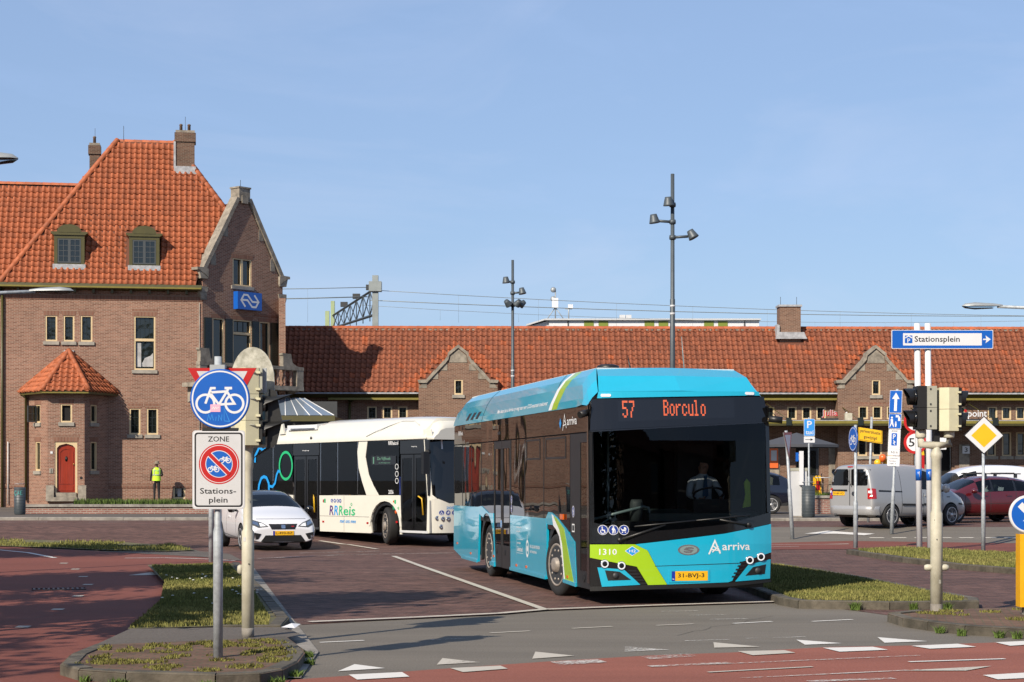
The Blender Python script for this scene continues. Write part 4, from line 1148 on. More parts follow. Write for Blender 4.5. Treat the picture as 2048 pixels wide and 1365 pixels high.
# ------- the long station hall
HA = math.radians(1.0); HSC = 1.052
hall = thing('station_hall', 'long low brick station hall with tiled roof and two stone trimmed gables', 'building', (-10.836 * HSC, 90.5 * HSC, 1.8 * (1 - HSC)), HA)
hall.scale = (HSC,) * 3
hwins = [(x, x + .47, 4.60, 5.22) for x in (3.84, 4.58, 5.32, 1.79, 24.18, 24.89, 25.59, 23.1, 27.48, 28.16, 28.85, 31.0, 31.7, 32.4, 33.95, 34.63, 35.32, 11.5, 12.2, 12.9, 14.5, 15.2, 15.9, 18, 18.7, 19.4)]
low = [(x, x + .46, 2.83, 3.98) for x in (27.45, 28.16, 28.87, 33.9, 34.65, 35.34)]
doors = [(24.65, 25.75, 1.0, 3.35), (31.2, 32.2, 1.0, 3.3), (8.0, 10, 1.0, 3.3), (17, 18.2, 1.0, 3.3)]
MB().prism([(-1, .3), (52, .3), (52, 5.75), (-1, 5.75)], 0, .3, holes=[rect(*q) for q in hwins + low + doors if not (6.35 < q[0] < 10.14 or 26.5 < q[0] < 30.15)]).build('wall', 'hall_brick', hall)
gab = [(6.35, 10.14), (26.5, 30.15)]
GY = -.80                                        # the little gables stand forward, flush with the eaves
def in_gab(q): return any(a < q[0] < b for a, b in gab)
for q in hwins:
    yy = GY if in_gab(q) else 0
    window(hall, *q, yy, 2, 2, sill=False); lintel(hall, q[0], q[1], q[3], yy, h=.16)
for q in low: window(hall, *q, GY if in_gab(q) else 0, 1, 2)
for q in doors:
    MB().box(q[0], q[1], .31, .34, q[2], q[3]).build('doorway_shade', 'black_hole', hall)  # black sheet standing in for the shade inside the doorway
MB().box(25.25, 25.7, .1, .2, 1.05, 3.3).build('door', 'dark_grey', hall)
MB().box(25.33, 25.6, .09, .1, 1.9, 3.1).build('door_pane', 'window_glass', hall)
MB().box(31.22, 31.5, .1, .2, 1.05, 3.3).build('door', 'sign_grey', hall)
for x in (23.3, 26.2, 30.55, 32.55): MB().box(x, x + .5, -.06, 0, 1.05, 3.4).build('pilaster', 'stone', hall)
for a, b in ((-1, 6.34), (10.15, 26.49), (30.16, 52)): MB().prism([(-.72, 5.80), (-.5, 5.64), (-.02, 5.62), (-.02, 5.84), (-.70, 5.87)], a, b, 'yz').build('gutter', 'olive_paint', hall)
MB().box(-1, 6.34, -.76, -.722, 5.80, 5.87).build('gutter_lip', 'lead', hall); MB().box(10.15, 26.49, -.76, -.722, 5.80, 5.87).build('gutter_lip', 'lead', hall); MB().box(30.16, 52, -.76, -.722, 5.80, 5.87).build('gutter_lip', 'lead', hall)
for a, b in ((2.0, 6.34), (10.15, 26.49), (30.16, 52)): MB().box(a, b, -.56, -.503, 5.52, 5.62).build('fascia', 'olive_light', hall)
HE = V((0, -.62, 5.9)); HU = V((0, 2.85, 3.30)).normalized(); HL = math.hypot(2.85, 3.30)
mb = MB().add([(-1, -.62, 5.9), (52, -.62, 5.9), (52, 2.23, 9.20), (-1, 2.23, 9.20)], [(0, 1, 2, 3)]).add([(-1, 5.08, 5.9), (52, 5.08, 5.9), (52, 2.23, 9.20), (-1, 2.23, 9.20)], [(0, 1, 2, 3)])
hroof = mb.build('roof', 'tile_underlay', hall)
def gh(a, b):
    m_ = (a + b) / 2
    return [(a + .1, -.1), (b - .1, -.1), (b - .1, .95), (m_ + .5, 2.2), (m_, 2.85), (m_ - .5, 2.2), (a + .1, .95)]
def fresh(a, b):                                # newer bright tiles patched in round the little gables
    for q0, q1 in gab:
        m_ = (q0 + q1) / 2
        dd = abs(a - m_); edge = 1.9 - (b - .6) * .75
        if b < 3 and edge - .3 < dd < edge + .75 - b * .12: return random.random() < .8
    return random.random() < .03
tiles(hroof, HE, (1, 0, 0), HU, [(-.9, 0), (48, 0), (48, HL), (-.9, HL)], .262, .315, 0, 'hall_tile', hall_tile, [gh(*g) for g in gab] + [[(24.0, 3.3), (25.3, 3.3), (25.3, 4.3), (24.0, 4.3)]], hall_new, fresh) if False else None
def hall_tiles():
    poly = [(-.9, 0), (48, 0), (48, HL), (-.9, HL)]
    hl_ = [gh(*g) for g in gab] + [[(24.05, 3.1), (25.2, 3.1), (25.2, 4.05), (24.05, 4.05)]]
    # the singles: tiles in open view left of the first little gable and right beyond the bus
    tiles(hroof, HE, (1, 0, 0), HU, [(.9, 0), (6.3, 0), (6.3, HL), (.9, HL)], .262, .315, 240, 'hall_tile', hall_tile, hl_, hall_new, fresh)
    tiles(hroof, HE, (1, 0, 0), HU, [(-.9, 0), (.9, 0), (.9, HL), (-.9, HL)], .262, .315, 0, 'hall_tile', hall_tile, hl_)
    tiles(hroof, HE, (1, 0, 0), HU, [(6.14, 0), (48, 0), (48, HL), (6.14, HL)], .262, .315, 0, 'hall_tile', hall_tile, hl_, hall_new, fresh)
hall_tiles()
ridge_tiles(hroof, (-1, 2.23, 9.19), (48, 2.23, 9.19), .12, 'hall_tile_new', .42)
mb = MB()
for i in range(150):
    x = -.8 + i * .325 + random.uniform(-.05, .05); mb.box(x, x + random.uniform(.08, .2), 2.06, 2.1, 9.07, 9.14)
mb.build('ridge_mortar', 'stone', hroof)
for a, b in gab:
    m_ = (a + b) / 2
    prof = [(1.895, 6.42), (1.5, 6.42), (1.05, 6.9), (.62, 7.35), (.46, 7.55), (.42, 7.75), (0, 8.1)]
    out = [(m_ + x, z - .1) for x, z in prof] + [(m_ - x, z - .1) for x, z in reversed(prof[:-1])]
    wq = (m_ - .2, m_ + .22, 5.76, 6.48)
    hs = [rect(*wq)] + [rect(*q) for q in hwins + low + doors if a < q[0] < b]
    MB().prism([(a, .3)] + [(a, 6.3)] + [q for q in reversed(out)][1:-1] + [(b, 6.3), (b, .3)], GY, GY + .35, holes=hs).build('gable', 'hall_brick', hall)
    for x in (a, b - .3): MB().box(x + .002, x + .298, GY + .351, -.001, .3, 6.2).build('gable_cheek', 'hall_brick', hall)
    window(hall, *wq, GY, 2, 2)
    for s in (-1, 1):
        for (x0, z0), (x1, z1) in zip(prof[:-1], prof[1:]):
            MB().prism([(m_ + s * x0, z0 - .1), (m_ + s * (x1), z1 - .1), (m_ + s * (x1 + (.07 if x1 else 0)), z1 + .06), (m_ + s * (x0 + .05), z0 + .04)], GY - .1, GY + .6).build('coping_stone', 'stone', hall)
        for x, z, w, h in ((1.72, 6.08, .4, .26), (1.18, 6.5, .4, .3), (.72, 6.92, .36, .3)):
            MB().prism([(m_ + s * (x + .16), z), (m_ + s * (x - w * .55), z), (m_ + s * (x - w * .55), z + h), (m_ + s * (x + .16 - h * .8), z + h + .02)], GY - .02, GY + .06).build('quoin_stone', 'stone', hall)
    MB().prism([(m_ - .43, 7.3), (m_ + .43, 7.3), (m_ + .4, 7.62), (m_, 7.95), (m_ - .4, 7.62)], GY - .025, GY + .06).build('apex_stone', 'stone', hall)
# chimney on the hall
c = MB().box(24.08, 25.12, 1.6, 2.5, 8.2, 10.22).build('chimney', 'hall_brick', hall)
MB().box(24.02, 25.18, 1.54, 2.56, 10.22, 10.32).build('chimney_cap', 'lead', c)
MB().prism([(23.85, 8.62), (25.4, 8.62), (25.25, 8.95), (24.0, 8.95)], 1.38, 1.6).build('lead_flashing', 'lead', c)
MB().prism([(23.9, 8.7), (24.06, 8.6), (24.06, 9.3), (23.94, 9.35)], 1.5, 2.3).build('lead_flashing', 'lead', c)
for x in (24.2, 25.0): MB().tube([(x, 2.1, 10.3), (x, 2.1, 10.75)], .012, 5).build('lightning_rod', 'dark_grey', c)
# flat awning along the front with its tie rods
aw = MB().box(13, 48, -2.3, -.01, 4.25, 4.46).build('awning', 'olive_paint', hall)
MB().box(13, 48, -2.34, -2.303, 4.34, 4.47).build('edge_trim', 'olive_light', aw)
MB().box(13, 48, -2.31, -2.0, 4.465, 4.50).build('awning_deck', 'lead', aw)
for x in (13.6, 16.8, 20, 23.6, 27.0, 30.3, 33.4, 36.6):
    MB().tube([(x + .3, -2.2, 4.5), (x - .6, -.05, 5.5)], .02, 5).build('tie_rod', 'olive_paint', aw)
    MB().box(x + .15, x + .4, -2.4, -2.2, 4.25, 4.62).build('shackle', 'dark_green_paint', aw)
for x in (26.95, 3.0, 20.4): MB().tube([(x, -.1, 1.0), (x, -.1, 5.6)], .06, 8).build('downpipe', 'olive_paint', hall)
MB().tube([(3.3, -.45, 5.6), (3.0, -.1, 5.4)], .055, 8).build('downpipe', 'olive_paint', hall)
# little glass entrance canopy between the buildings
gcan = thing('glass_canopy', 'sloping glass entrance canopy beside the gable wall', 'canopy', (-10.4, 87.0, 0), 0)
tl, tr, br, bl = V((-.6, 2.0, 5.6)), V((.55, 2.0, 5.55)), V((2.2, -.6, 4.66)), V((-.6, -.6, 4.66))
for i in range(5):
    t0, t1 = i / 5, (i + 1) / 5
    MB().add([bl.lerp(br, t0), bl.lerp(br, t1), tl.lerp(tr, t1), tl.lerp(tr, t0)], [(0, 1, 2, 3)]).build('pane', 'canopy_glass', gcan)
for i in range(6): MB().tube([bl.lerp(br, i / 5), tl.lerp(tr, i / 5)], .025, 5).build('glazing_bar', 'white_paint', gcan)
MB().box(-.65, 2.25, -.68, -.6, 4.38, 4.64).build('beam', 'olive_paint', gcan)
MB().box(2.15, 2.25, -.6, 3.2, 4.38, 4.6).build('beam', 'olive_paint', gcan)
MB().box(-.6, 2.1, 2.0, 2.06, 1.0, 5.4).build('screen', 'dark_grey', gcan)
for x in (-.5, 2.1): MB().box(x, x + .1, -.6, -.5, .4, 4.38).build('post', 'olive_paint', gcan)
# ---------------------------------------------------------------- vehicles
from mathutils.bvhtree import BVHTree
def wheel(parent, x, y, z, r, w, ax, style='spoke', steer=0.0, out=1, rimmat='rim'):
    """tyre with rim; ax = axle axis of the parent ('x' or 'y'), out = outward sign"""
    rot = (0, 0, steer)
    t = MB().lathe([(r * .66, -w * .5), (r * .9, -w * .5), (r * .98, -w * .42), (r, -w * .28), (r, w * .28), (r * .98, w * .42), (r * .9, w * .5), (r * .66, w * .5), (r * .66, -w * .5)], 32, ax, cap=False)
    if ax == 'x': o = w * .5 * out
    else: o = w * .5 * out
    wh = t.build('wheel', 'tyre', parent, (x, y, z), rot)
    mb = MB()
    prof = [(r * .67, o * .98), (r * .63, o * .9), (r * .60, o * .55), (r * .30, o * .5), (0.0, o * .5)]
    mb.lathe(prof, 32, ax)
    rb = mb.build('rim_well', 'dark_grey', wh)
    if style == 'spoke':
        mb = MB().lathe([(r * .69, o * .9), (r * .69, o * 1.02), (r * .63, o * 1.04), (r * .61, o * .8)], 32, ax, cap=False)
        for k in range(5):
            for da in (-.13, .13):
                a = 2 * PI * k / 5 + .3
                c, s = math.cos(a + da), math.sin(a + da); c2, s2 = math.cos(a + da * .9), math.sin(a + da * .9)
                q = .028
                pts = []
                for rr, aa in ((r * .1, a + da * 2), (r * .62, a + da)):
                    cc, ss = math.cos(aa), math.sin(aa)
                    pts += [(rr * cc - ss * q, rr * ss + cc * q), (rr * cc + ss * q, rr * ss - cc * q)]
                pts = [pts[0], pts[1], pts[3], pts[2]]
                d0, d1 = sorted((o * .78, o * .98))
                if ax == 'x': mb.prism(pts, d0, d1, 'yz')
                else: mb.prism(pts, d0, d1, 'xz')
        mb.lathe([(r * .16, o * .8), (r * .15, o * 1.02), (0, o * 1.04)], 14, ax)
        mb.build('rim', rimmat, wh)
    else:
        mb = MB().lathe([(r * .68, o * .9), (r * .68, o * 1.04), (r * .63, o * 1.06), (r * .58, o * .8), (r * .5, o * .75)], 32, ax, cap=False)
        h = 1.35 if style == 'hub' else .6
        mb.lathe([(r * .56, o * .6), (r * .40, o * .72), (r * .38, o * .80), (r * .24, o * .82), (r * .22, o * h), (r * .12, o * h * 1.05), (0, o * h * 1.05)], 24, ax)
        for k in range(10):
            a = 2 * PI * k / 10
            p = (r * .47 * math.cos(a), r * .47 * math.sin(a))
            mb.lathe([(.022, o * .7), (.022, o * 1.0), (.012, o * 1.05), (0, o * 1.05)], 6, ax, (0, p[0], p[1]) if ax == 'x' else (p[0], 0, p[1]))
        mb.build('rim', rimmat, wh)
    return wh

def icon_disc(p, x, z, r, kind, k=1, bm='icon_blue'):
    p.disk(x, z, r, 'vinyl_white', k, 24); p.disk(x, z, r * .9, bm, k + 1, 24)
    w = r * .2; f = lambda a, b: (x + a * r, z + b * r); m = 'vinyl_white'
    if kind == 'chair':
        p.disk(*f(-.12, .55), r * .14, m, k + 2, 12)
        p.stroke([f(-.12, .35), f(-.08, -.05), f(.28, -.05), f(.42, -.5), f(.55, -.45)], w, m, k + 2)
        p.ring(*f(.0, -.28), r * .36, r * .5, m, k + 2, 20, PI * .75, PI * 1.9)
    elif kind == 'walk':
        p.disk(*f(0, .6), r * .16, m, k + 2, 12)
        p.poly([f(-.28, .38), f(.2, .38), f(.3, -.05), f(.18, -.05), f(.2, -.7), f(.05, -.7), f(0, -.15), f(-.08, -.7), f(-.24, -.7), f(-.16, .0), f(-.32, -.05)], m, k + 2)
        p.stroke([f(.34, .1), f(.44, -.68)], w * .5, m, k + 2)
    elif kind == 'pram':
        p.poly([f(-.5, .1)] + [f(.5 * math.cos(a), .1 + .35 * math.sin(a)) for a in [PI + PI * i / 8 for i in range(9)]] + [f(.5, .1)], m, k + 2)
        p.poly([f(.02, .14), f(.5, .14), f(.42, .4), f(.22, .55), f(.02, .58)], m, k + 2)
        p.stroke([f(-.45, .08), f(-.62, .38)], w * .6, m, k + 2)
        for a in (-.28, .28): p.disk(*f(a, -.45), r * .13, m, k + 2, 12)
    else:
        p.poly([f(-.3, -.4), f(.3, -.4), f(.3, .2), f(0, .55), f(-.3, .2)], m, k + 2)

# ======= turquoise bus
bus = thing('city_bus', 'turquoise and lime low floor bus with lit orange destination display', 'bus', (1.132, 26.2, 0), math.radians(11.5), 'buses turning in the station square')
BW = 2.67
def bfront(x, z):
    t = 2 * x / BW - 1
    lean = 0.0 if z < .9 else .05 * (z - .9) if z < 2.45 else .0775 + .16 * (z - 2.45)
    return (x, .015 + .16 * abs(t) ** 3 + lean, z)
# black shell with wheel-wells, open to the windscreen
mb = MB()
mb.box(.40, BW - .40, .35, 11.5, .28, 1.15)
mb.box(.03, .06, .35, 11.5, 1.0, 2.84); mb.box(BW - .06, BW - .03, .35, 11.5, 1.0, 2.84)
mb.box(.06, BW - .06, .35, 11.5, 2.80, 2.84); mb.box(.06, BW - .06, 11.45, 11.5, .28, 2.8)
mb.box(.06, BW - .06, 4.0, 4.03, 1.16, 2.8)
mb.box(.06, .4, 11.2, 11.5, .3, 1.0); mb.box(BW - .4, BW - .06, 11.2, 11.5, .3, 1.0)
mb.box(.06, .40, 2.95, 7.2, .26, .6)
mb.build('body_shell', 'interior_dark', bus)
MB().box(.4, BW - .4, .36, 3.98, 1.152, 1.17).build('cabin_floor', 'interior_dark', bus)
# side panels (door side, x = 0)
def side(name, poly, m, x0=0.0, x1=.04, holes=(), mirror=True, only=None):
    o = None
    if only != 'far': o = MB().prism(poly, x0, x1, 'yz', holes).build(name, m, bus)
    if mirror: MB().prism(poly, BW - x1, BW - x0, 'yz', holes).build(name, m, bus)
    return o
def arcpts(u, z, r, a0, a1, n=10): return [(u + r * math.cos(a0 + (a1 - a0) * i / n), z + r * math.sin(a0 + (a1 - a0) * i / n)) for i in range(n + 1)]
side('rear_panel', [(11.5, 1.24), (11.52, .36), (10.6, .24), (8.86, .23), (8.74, 1.12), (8.9, 1.25)], 'cyan_paint')
side('rear_arch_panel', [(8.9, 1.25), (8.74, 1.12)] + arcpts(8.0, .45, .70, .85, PI * .97)[1:] + [(7.62, .24), (7.18, .22), (7.36, 1.16), (7.84, 1.16), (8.5, 1.27)], 'cyan_paint')
side('rear_arch_lining', arcpts(8.0, .45, .72, -.25, PI + .25) + arcpts(8.0, .45, .60, PI + .25, -.25), 'black_plastic', .03, .08)
side('mid_panel', [(5.84, 1.16), (3.06, 1.16), (2.99, 1.05), (3.0, .22), (5.80, .23)], 'cyan_paint')
fa = arcpts(2.3, .45, .72, .05, 2.6)
side('front_arch_panel', [(3.05, 1.165), (2.99, 1.08), (2.86, 1.07), (2.56, 1.07), (2.3, 1.02), (2.08, .92), (1.94, .70), (1.84, .48), (1.80, .24), (.99, .22), (1.10, .86), (1.69, 1.04), (2.31, 1.2), (2.66, 1.26), (2.86, 1.265)], 'cyan_paint')
side('front_arch_lining', arcpts(2.38, .45, .70, -.25, PI + .25) + arcpts(2.38, .45, .58, PI + .25, -.25), 'black_plastic', .03, .08)
side('white_stripe', [(2.62, 1.235), (2.5, 1.21), (2.1, 1.02), (1.92, .8), (1.72, .25), (1.79, .25), (1.86, .48), (1.97, .70), (2.1, .91), (2.31, 1.01), (2.5, 1.06)], 'vinyl_white', -.003, -.0005)
side('lime_stripe', [(2.5, 1.205), (2.28, 1.18), (1.78, 1.03), (1.15, .25), (1.71, .25), (1.91, .8), (2.1, 1.01)], 'lime_paint', -.003, -.0005)
for a, b in ((5.80, 3.02), (10.55, 8.88)): side('skirt_edge', [(a, .225), (b, .215), (b, .27), (a, .28)], 'cyan_paint', -.02, -.001)
side('skirt_edge', [(1.8, .235), (.99, .215), (.99, .27), (1.8, .29)], 'cyan_paint', -.02, -.001)
side('skirt_edge', [(7.6, .235), (7.2, .215), (7.2, .3), (7.6, .3)], 'cyan_paint', -.02, -.001)
# glazing
for i, (a, b, lo) in enumerate(((1.46, 3.22, 1.0), (3.25, 4.66, 1.14), (4.69, 5.80, 1.14), (7.36, 8.55, 1.10), (8.58, 9.55, 1.2), (9.58, 10.55, 1.2), (10.58, 11.5, 1.2))):
    w = side('side_window', [(a, lo), (b, lo), (b, 2.43), (a, 2.43)], 'bus_glass', .012, .03)
    MB().box(.008, .03, b - .0005, b + .0305, lo, 2.43).build('window_seal', 'black_plastic', bus)
    if i in (0, 1):
        u0, u1 = a + .25, b - .12
        MB().prism([(u0, 2.08), (u1, 2.08), (u1, 2.41), (u0, 2.41)], .006, .0115, 'yz', [[(u0 + .03, 2.11), (u1 - .03, 2.11), (u1 - .03, 2.38), (u0 + .03, 2.38)]]).build('hopper_frame', 'black_plastic', w)
band = side('upper_band', [(.30, 2.45), (11.52, 2.45), (11.5, 2.815), (.22, 2.815)], 'bus_glass', .012, .03)
MB().box(.0, .02, 6.75, 6.95, 2.55, 2.6).build('door_camera', 'black_plastic', bus)
# middle door: two leaves
for a, b in ((5.85, 6.58), (6.61, 7.32)):
    d = MB().prism([(a, .23), (b, .225), (b, 2.43), (a, 2.43)], .008, .04, 'yz', [[(a + .09, .62), (b - .07, .62), (b - .07, 2.3), (a + .09, 2.3)]]).build('door', 'black_plastic', bus)
    MB().box(.016, .022, a + .091, b - .071, .621, 2.299).build('door_pane', 'bus_glass', d)
    MB().lathe([(.055, .0), (.045, -.004), (.03, .006)], 16, 'x', (.004, (a + b) / 2 + .1, .5)).build('door_knob', 'black_plastic', d)
sp_ = lambda: Print(lambda u, z, k: (.006 - .001 * k, -u, z))
for u, z, r, kd, m in ((-6.66, .99, .07, 'walk', 'logo_blue'), (-5.75, 1.42, .07, 'chair', 'icon_blue'), (-5.75, 1.27, .07, 'pram', 'icon_blue'), (-1.22, 1.30, .085, 'walk', 'icon_blue')):
    p = sp_(); icon_disc(p, u, z, r, kd, 0, m); p.build('door_sticker', bus)
p = sp_(); p.rect(-1.3, -1.14, 1.0, 1.12, 'vinyl_white', 0); p.rect(-1.28, -1.16, 1.02, 1.1, 'dark_grey', 1); p.build('door_sticker', bus)
p = sp_(); p.text('arriva', -1.62, -1.0, 2.57, 2.69, 'vinyl_white', 1); p.build('lettering', bus)
p = sp_(); p.stroke([(-1.9, 2.5), (-1.78, 2.73), (-1.66, 2.53)], .022, 'vinyl_white', 1); p.stroke([(-1.88, 2.57), (-1.68, 2.59), (-1.82, 2.66)], .02, 'vinyl_white', 2); p.build('star_emblem', bus)
p = sp_(); p.poly([(-2.13, 2.61), (-2.06, 2.53), (-1.99, 2.61), (-2.06, 2.69)], 'logo_blue', 1); p.build('hydrogen_badge', bus)
p = sp_(); p.text('RRReis', -11.0, -10.5, 2.62, 2.7, 'vinyl_white', 1); p.build('lettering', bus)
sq = lambda: Print(lambda u, z, k: (-.002 - .001 * k, -u, z))
q = sq(); q.text('provincie', -5.24, -4.95, .68, .73, 'vinyl_white'); q.text('Gelderland', -5.24, -4.8, .57, .65, 'vinyl_white'); q.rect(-5.26, -4.75, .765, .77, 'vinyl_white'); q.rect(-5.26, -4.75, .54, .545, 'vinyl_white'); q.rect(-5.3, -5.292, .5, .8, 'vinyl_white'); q.build('province_print', bus)
q = sq(); q.text('Deze bus rijdt', -5.3, -4.9, .95, .985, 'vinyl_white'); q.text('op waterstof', -5.3, -5.0, .88, .92, 'vinyl_white'); q.build('slogan_print', bus)
q = sq(); q.ring(-4.42, .64, .1, .145, 'vinyl_white', 0, 24, sx=.75); q.disk(-4.42, .64, .05, 'vinyl_white'); q.rect(-4.43, -4.41, .78, .86, 'vinyl_white'); q.build('round_emblem', bus)
q = sq(); q.text('FUEL CELLS AND HYDROGEN', -4.22, -3.48, .66, .71, 'vinyl_white'); q.build('partner_print', bus); q = sq(); q.text('JOINT UNDERTAKING', -4.22, -3.7, .57, .62, 'vinyl_white'); q.build('partner_print', bus)
MB().box(-.02, .005, 1.79, 1.99, 1.17, 1.25).build('side_lamp', 'lamp_orange', bus)
for u, z in ((5.3, .33), (4.5, .34), (9.6, .36), (11.1, .5), (7.3, .4), (1.55, .33)): MB().box(-.012, -.0005, u - .04, u + .04, z - .02, z + .02).build('side_marker', 'lamp_orange', bus)
# front door leaf
fd = MB().prism([(.2, .22), (1.0, .22), (1.42, .9), (1.42, 2.43), (.2, 2.43)], .008, .04, 'yz', [[(.30, .46), (.8, .46), (.8, 2.3), (.30, 2.3)]]).build('door', 'black_plastic', bus)
MB().box(.016, .022, .301, .799, .461, 2.299).build('door_pane', 'door_glass', fd)
MB().box(.06, .08, .5, .56, .5, 2.25).build('door_rail', 'rail_grey', fd)
MB().lathe([(.06, .0), (.05, -.004), (.03, .006)], 16, 'x', (.002, .55, .36)).build('door_knob', 'black_plastic', fd)
# roof: coved sides, deck, front fairing
CV = [(0.0, 2.82), (.02, 2.93), (.09, 3.14), (.17, 3.27), (.3, 3.385)]
def cove_x(z):
    for (a, z0), (b, z1) in zip(CV[:-1], CV[1:]):
        if z <= z1: return a + (b - a) * max(0, z - z0) / (z1 - z0)
    return CV[-1][0]
def cove(a, b, k=0): x = cove_x(b); return (x - .002 * k, -a, b)
for xs in (0, 1):
    mb = MB()
    us = [1.0, 2.4, 9.0, 10.4, 11.1, 11.55]; tops = [1, 1, 1, 1, .97, .8]
    vs = []
    for u, tp in zip(us, tops):
        for x, z in CV:
            zz = 2.82 + (z - 2.82) * tp; xx = x
            vs.append((xx if not xs else BW - xx, u, zz))
    n = len(CV)
    mb.add(vs, [(i * n + j, (i + 1) * n + j, (i + 1) * n + j + 1, i * n + j + 1) for i in range(len(us) - 1) for j in range(n - 1)], False)
    fr = [(x, bfront(x, z)[1] + .02, z) for x, z in ((.0, 2.815), (.03, 2.87), (.07, 2.93), (.11, 2.97), (.15, 3.01))]
    a = [(x if not xs else BW - x, y, z) for x, y, z in fr]; b = [(x if not xs else BW - x, 1.0, z) for x, z in CV]
    mid = [tuple((V(p_) * .55 + V(q_) * .45) + V((-.015 if not xs else .015, -.02, .02))) for p_, q_ in zip(a, b)]
    mb.add(a + mid + b, [(i * n + j, (i + 1) * n + j, (i + 1) * n + j + 1, i * n + j + 1) for i in range(2) for j in range(n - 1)], False)
    cv = mb.build('roof_cove', 'cyan_paint', bus)
    if not xs:
        s = MB(); patch(s, [(-2.44, 3.38), (-2.85, 2.83), (-2.64, 2.83), (-2.28, 3.38)], cove, (0, .015), .004); s.build('white_stripe', 'vinyl_white', cv)
        s = MB(); patch(s, [(-2.27, 3.38), (-2.63, 2.83), (-2.28, 2.83), (-1.91, 3.38)], cove, (0, .015), .004); s.build('lime_stripe', 'lime_paint', cv)
        for i in range(3):
            s = MB(); u = 10.2 - i * .5; patch(s, [(-u, 2.89), (-u + .25, 2.89), (-u + .46, 3.02), (-u + .2, 3.02)], cove, (0, .03), .004); s.build('roof_vent', 'black_plastic', cv)
        p2 = Print(lambda u, z, k: cove(u, z, 1.5))
        p2.text('Met deze bus is Arriva op weg naar een CO2-neutrale toekomst', -7.08, -3.02, 2.9, 2.99, 'vinyl_white'); p2.build('lettering', cv)
        for u, du in ((8.5, .25), (2.3, -.55)):
            s = MB(); patch(s, [(-u, 2.83), (-u + .02, 2.83), (-u + .02 + du, 3.38), (-u + du, 3.38)], cove, (0, .015), .003); s.build('panel_seam', 'black_plastic', cv)
MB().box(.3, BW - .3, .95, 11.1, 3.36, 3.39).build('roof_deck', 'panel_white', bus)
fair = MB()
fair.add([bfront(.16, 3.0)[0:1] + (bfront(.16, 3.0)[1] + .03, 3.015), (BW / 2, .2, 3.03), (BW - .16, bfront(BW - .16, 3)[1] + .03, 3.015), (BW - .22, .6, 3.25), (BW / 2, .52, 3.26), (.22, .6, 3.25), (.3, .98, 3.385), (BW / 2, .95, 3.40), (BW - .3, .98, 3.385)],
         [(0, 1, 4, 5), (1, 2, 3, 4), (5, 4, 7, 6), (4, 3, 8, 7)], False)
fair.add([(BW - .16, bfront(BW - .16, 3)[1] + .03, 3.015), (BW - .22, .6, 3.25), (BW - .3, .98, 3.385), (BW - .3, 1.0, 3.385), (BW - .15, .3, 3.02)], [(0, 1, 2, 3, 4)])
fair.build('roof_fairing', 'cyan_paint', bus)
s = MB(); patch(s, [(.13, 2.915), (BW - .13, 2.975), (BW - .15, 3.03), (.15, 3.01)], bfront, (.12, 0), .012); hd = s.build('roof_header', 'cyan_paint', bus)
for x, z in ((.25, 2.955), (BW - .3, 3.0)):
    s = MB(); patch(s, rrect(x - .07, x + .07, z - .02, z + .02, .015), bfront, (.05, 0), .022); s.build('marker_light', 'lamp_white', hd)
MB().lathe([(.17, 3.385), (.16, 3.44), (.1, 3.46), (0, 3.465)], 20, 'z', (.55, 1.3, 0)).build('roof_dome', 'black_plastic', bus)
MB().tube([(.95, 1.5, 3.38), (.93, 1.6, 3.62)], [.02, .004], 6).build('aerial', 'black_plastic', bus)
MB().tube([(1.75, 1.4, 3.38), (1.72, 1.45, 3.9)], [.012, .004], 5).build('aerial', 'rail_grey', bus)
# front: black mask, destination box, windscreen, apron
def fpatch(name, poly, m, th=.012, parent=bus, step=(.1, .3)):
    s = MB(); patch(s, poly, bfront, step, th); return s.build(name, m, parent)
hdr = fpatch('destination_housing', [(.02, 2.46), (BW - .02, 2.60), (BW - .06, 2.96), (.05, 2.9)], 'bus_glass_flat', .008)
fpatch('display_screen', [(.41, 2.58), (2.12, 2.65), (2.12, 2.93), (.41, 2.88)], 'bus_black', .010, hdr)
fpatch('windscreen', [(.08, 1.12), (.65, 1.0), (1.3, 1.04), (1.93, 1.1), (BW - .08, 1.28), (BW - .06, 2.585), (.08, 2.445)], 'windscreen', .004)
fpatch('windscreen_frame', [(.0, .87), (.61, .865), (1.93, 1.005), (BW, 1.135), (BW, 1.3), (1.93, 1.13), (1.3, 1.07), (.65, 1.03), (.06, 1.16), (.06, 2.44), (BW - .06, 2.58), (BW - .06, 1.3), (BW, 1.3), (BW, 2.6), (.0, 2.455)], 'bus_black', .007)
# corner pillars
for x0, sx in ((0.0, 1), (BW, -1)):
    mb = MB(); y = bfront(0, 1.5)[1]
    mb.add([(x0, y - .002, .3), (x0, .36, .3), (x0, .36, 2.83), (x0, bfront(0, 2.8)[1], 2.83), (x0 + sx * .04, y, .3), (x0 + sx * .04, .36, .3), (x0 + sx * .04, .36, 2.83), (x0 + sx * .04, bfront(0, 2.8)[1], 2.83)], [(0, 1, 2, 3), (4, 5, 6, 7), (0, 4, 7, 3), (1, 5, 6, 2)])
    mb.build('corner_pillar', 'bus_black', bus)
fpatch('front_panel', [(.62, .858), (.80, .77), (.91, .56), (1.08, .29), (1.98, .31), (2.04, .33), (2.19, .6), (BW, .725), (BW, 1.13), (1.93, 1.0), (1.3, .93)], 'cyan_paint', .012)
fpatch('front_panel', [(.0, .855), (.615, .858), (.795, .77), (.905, .56), (1.075, .29), (.80, .285), (.64, .545), (.35, .60), (.0, .67)], 'lime_paint', .012)
fpatch('headlamp_surround', [(.0, .665), (.35, .595), (.635, .54), (.795, .285), (.0, .26)], 'bus_black', .006)
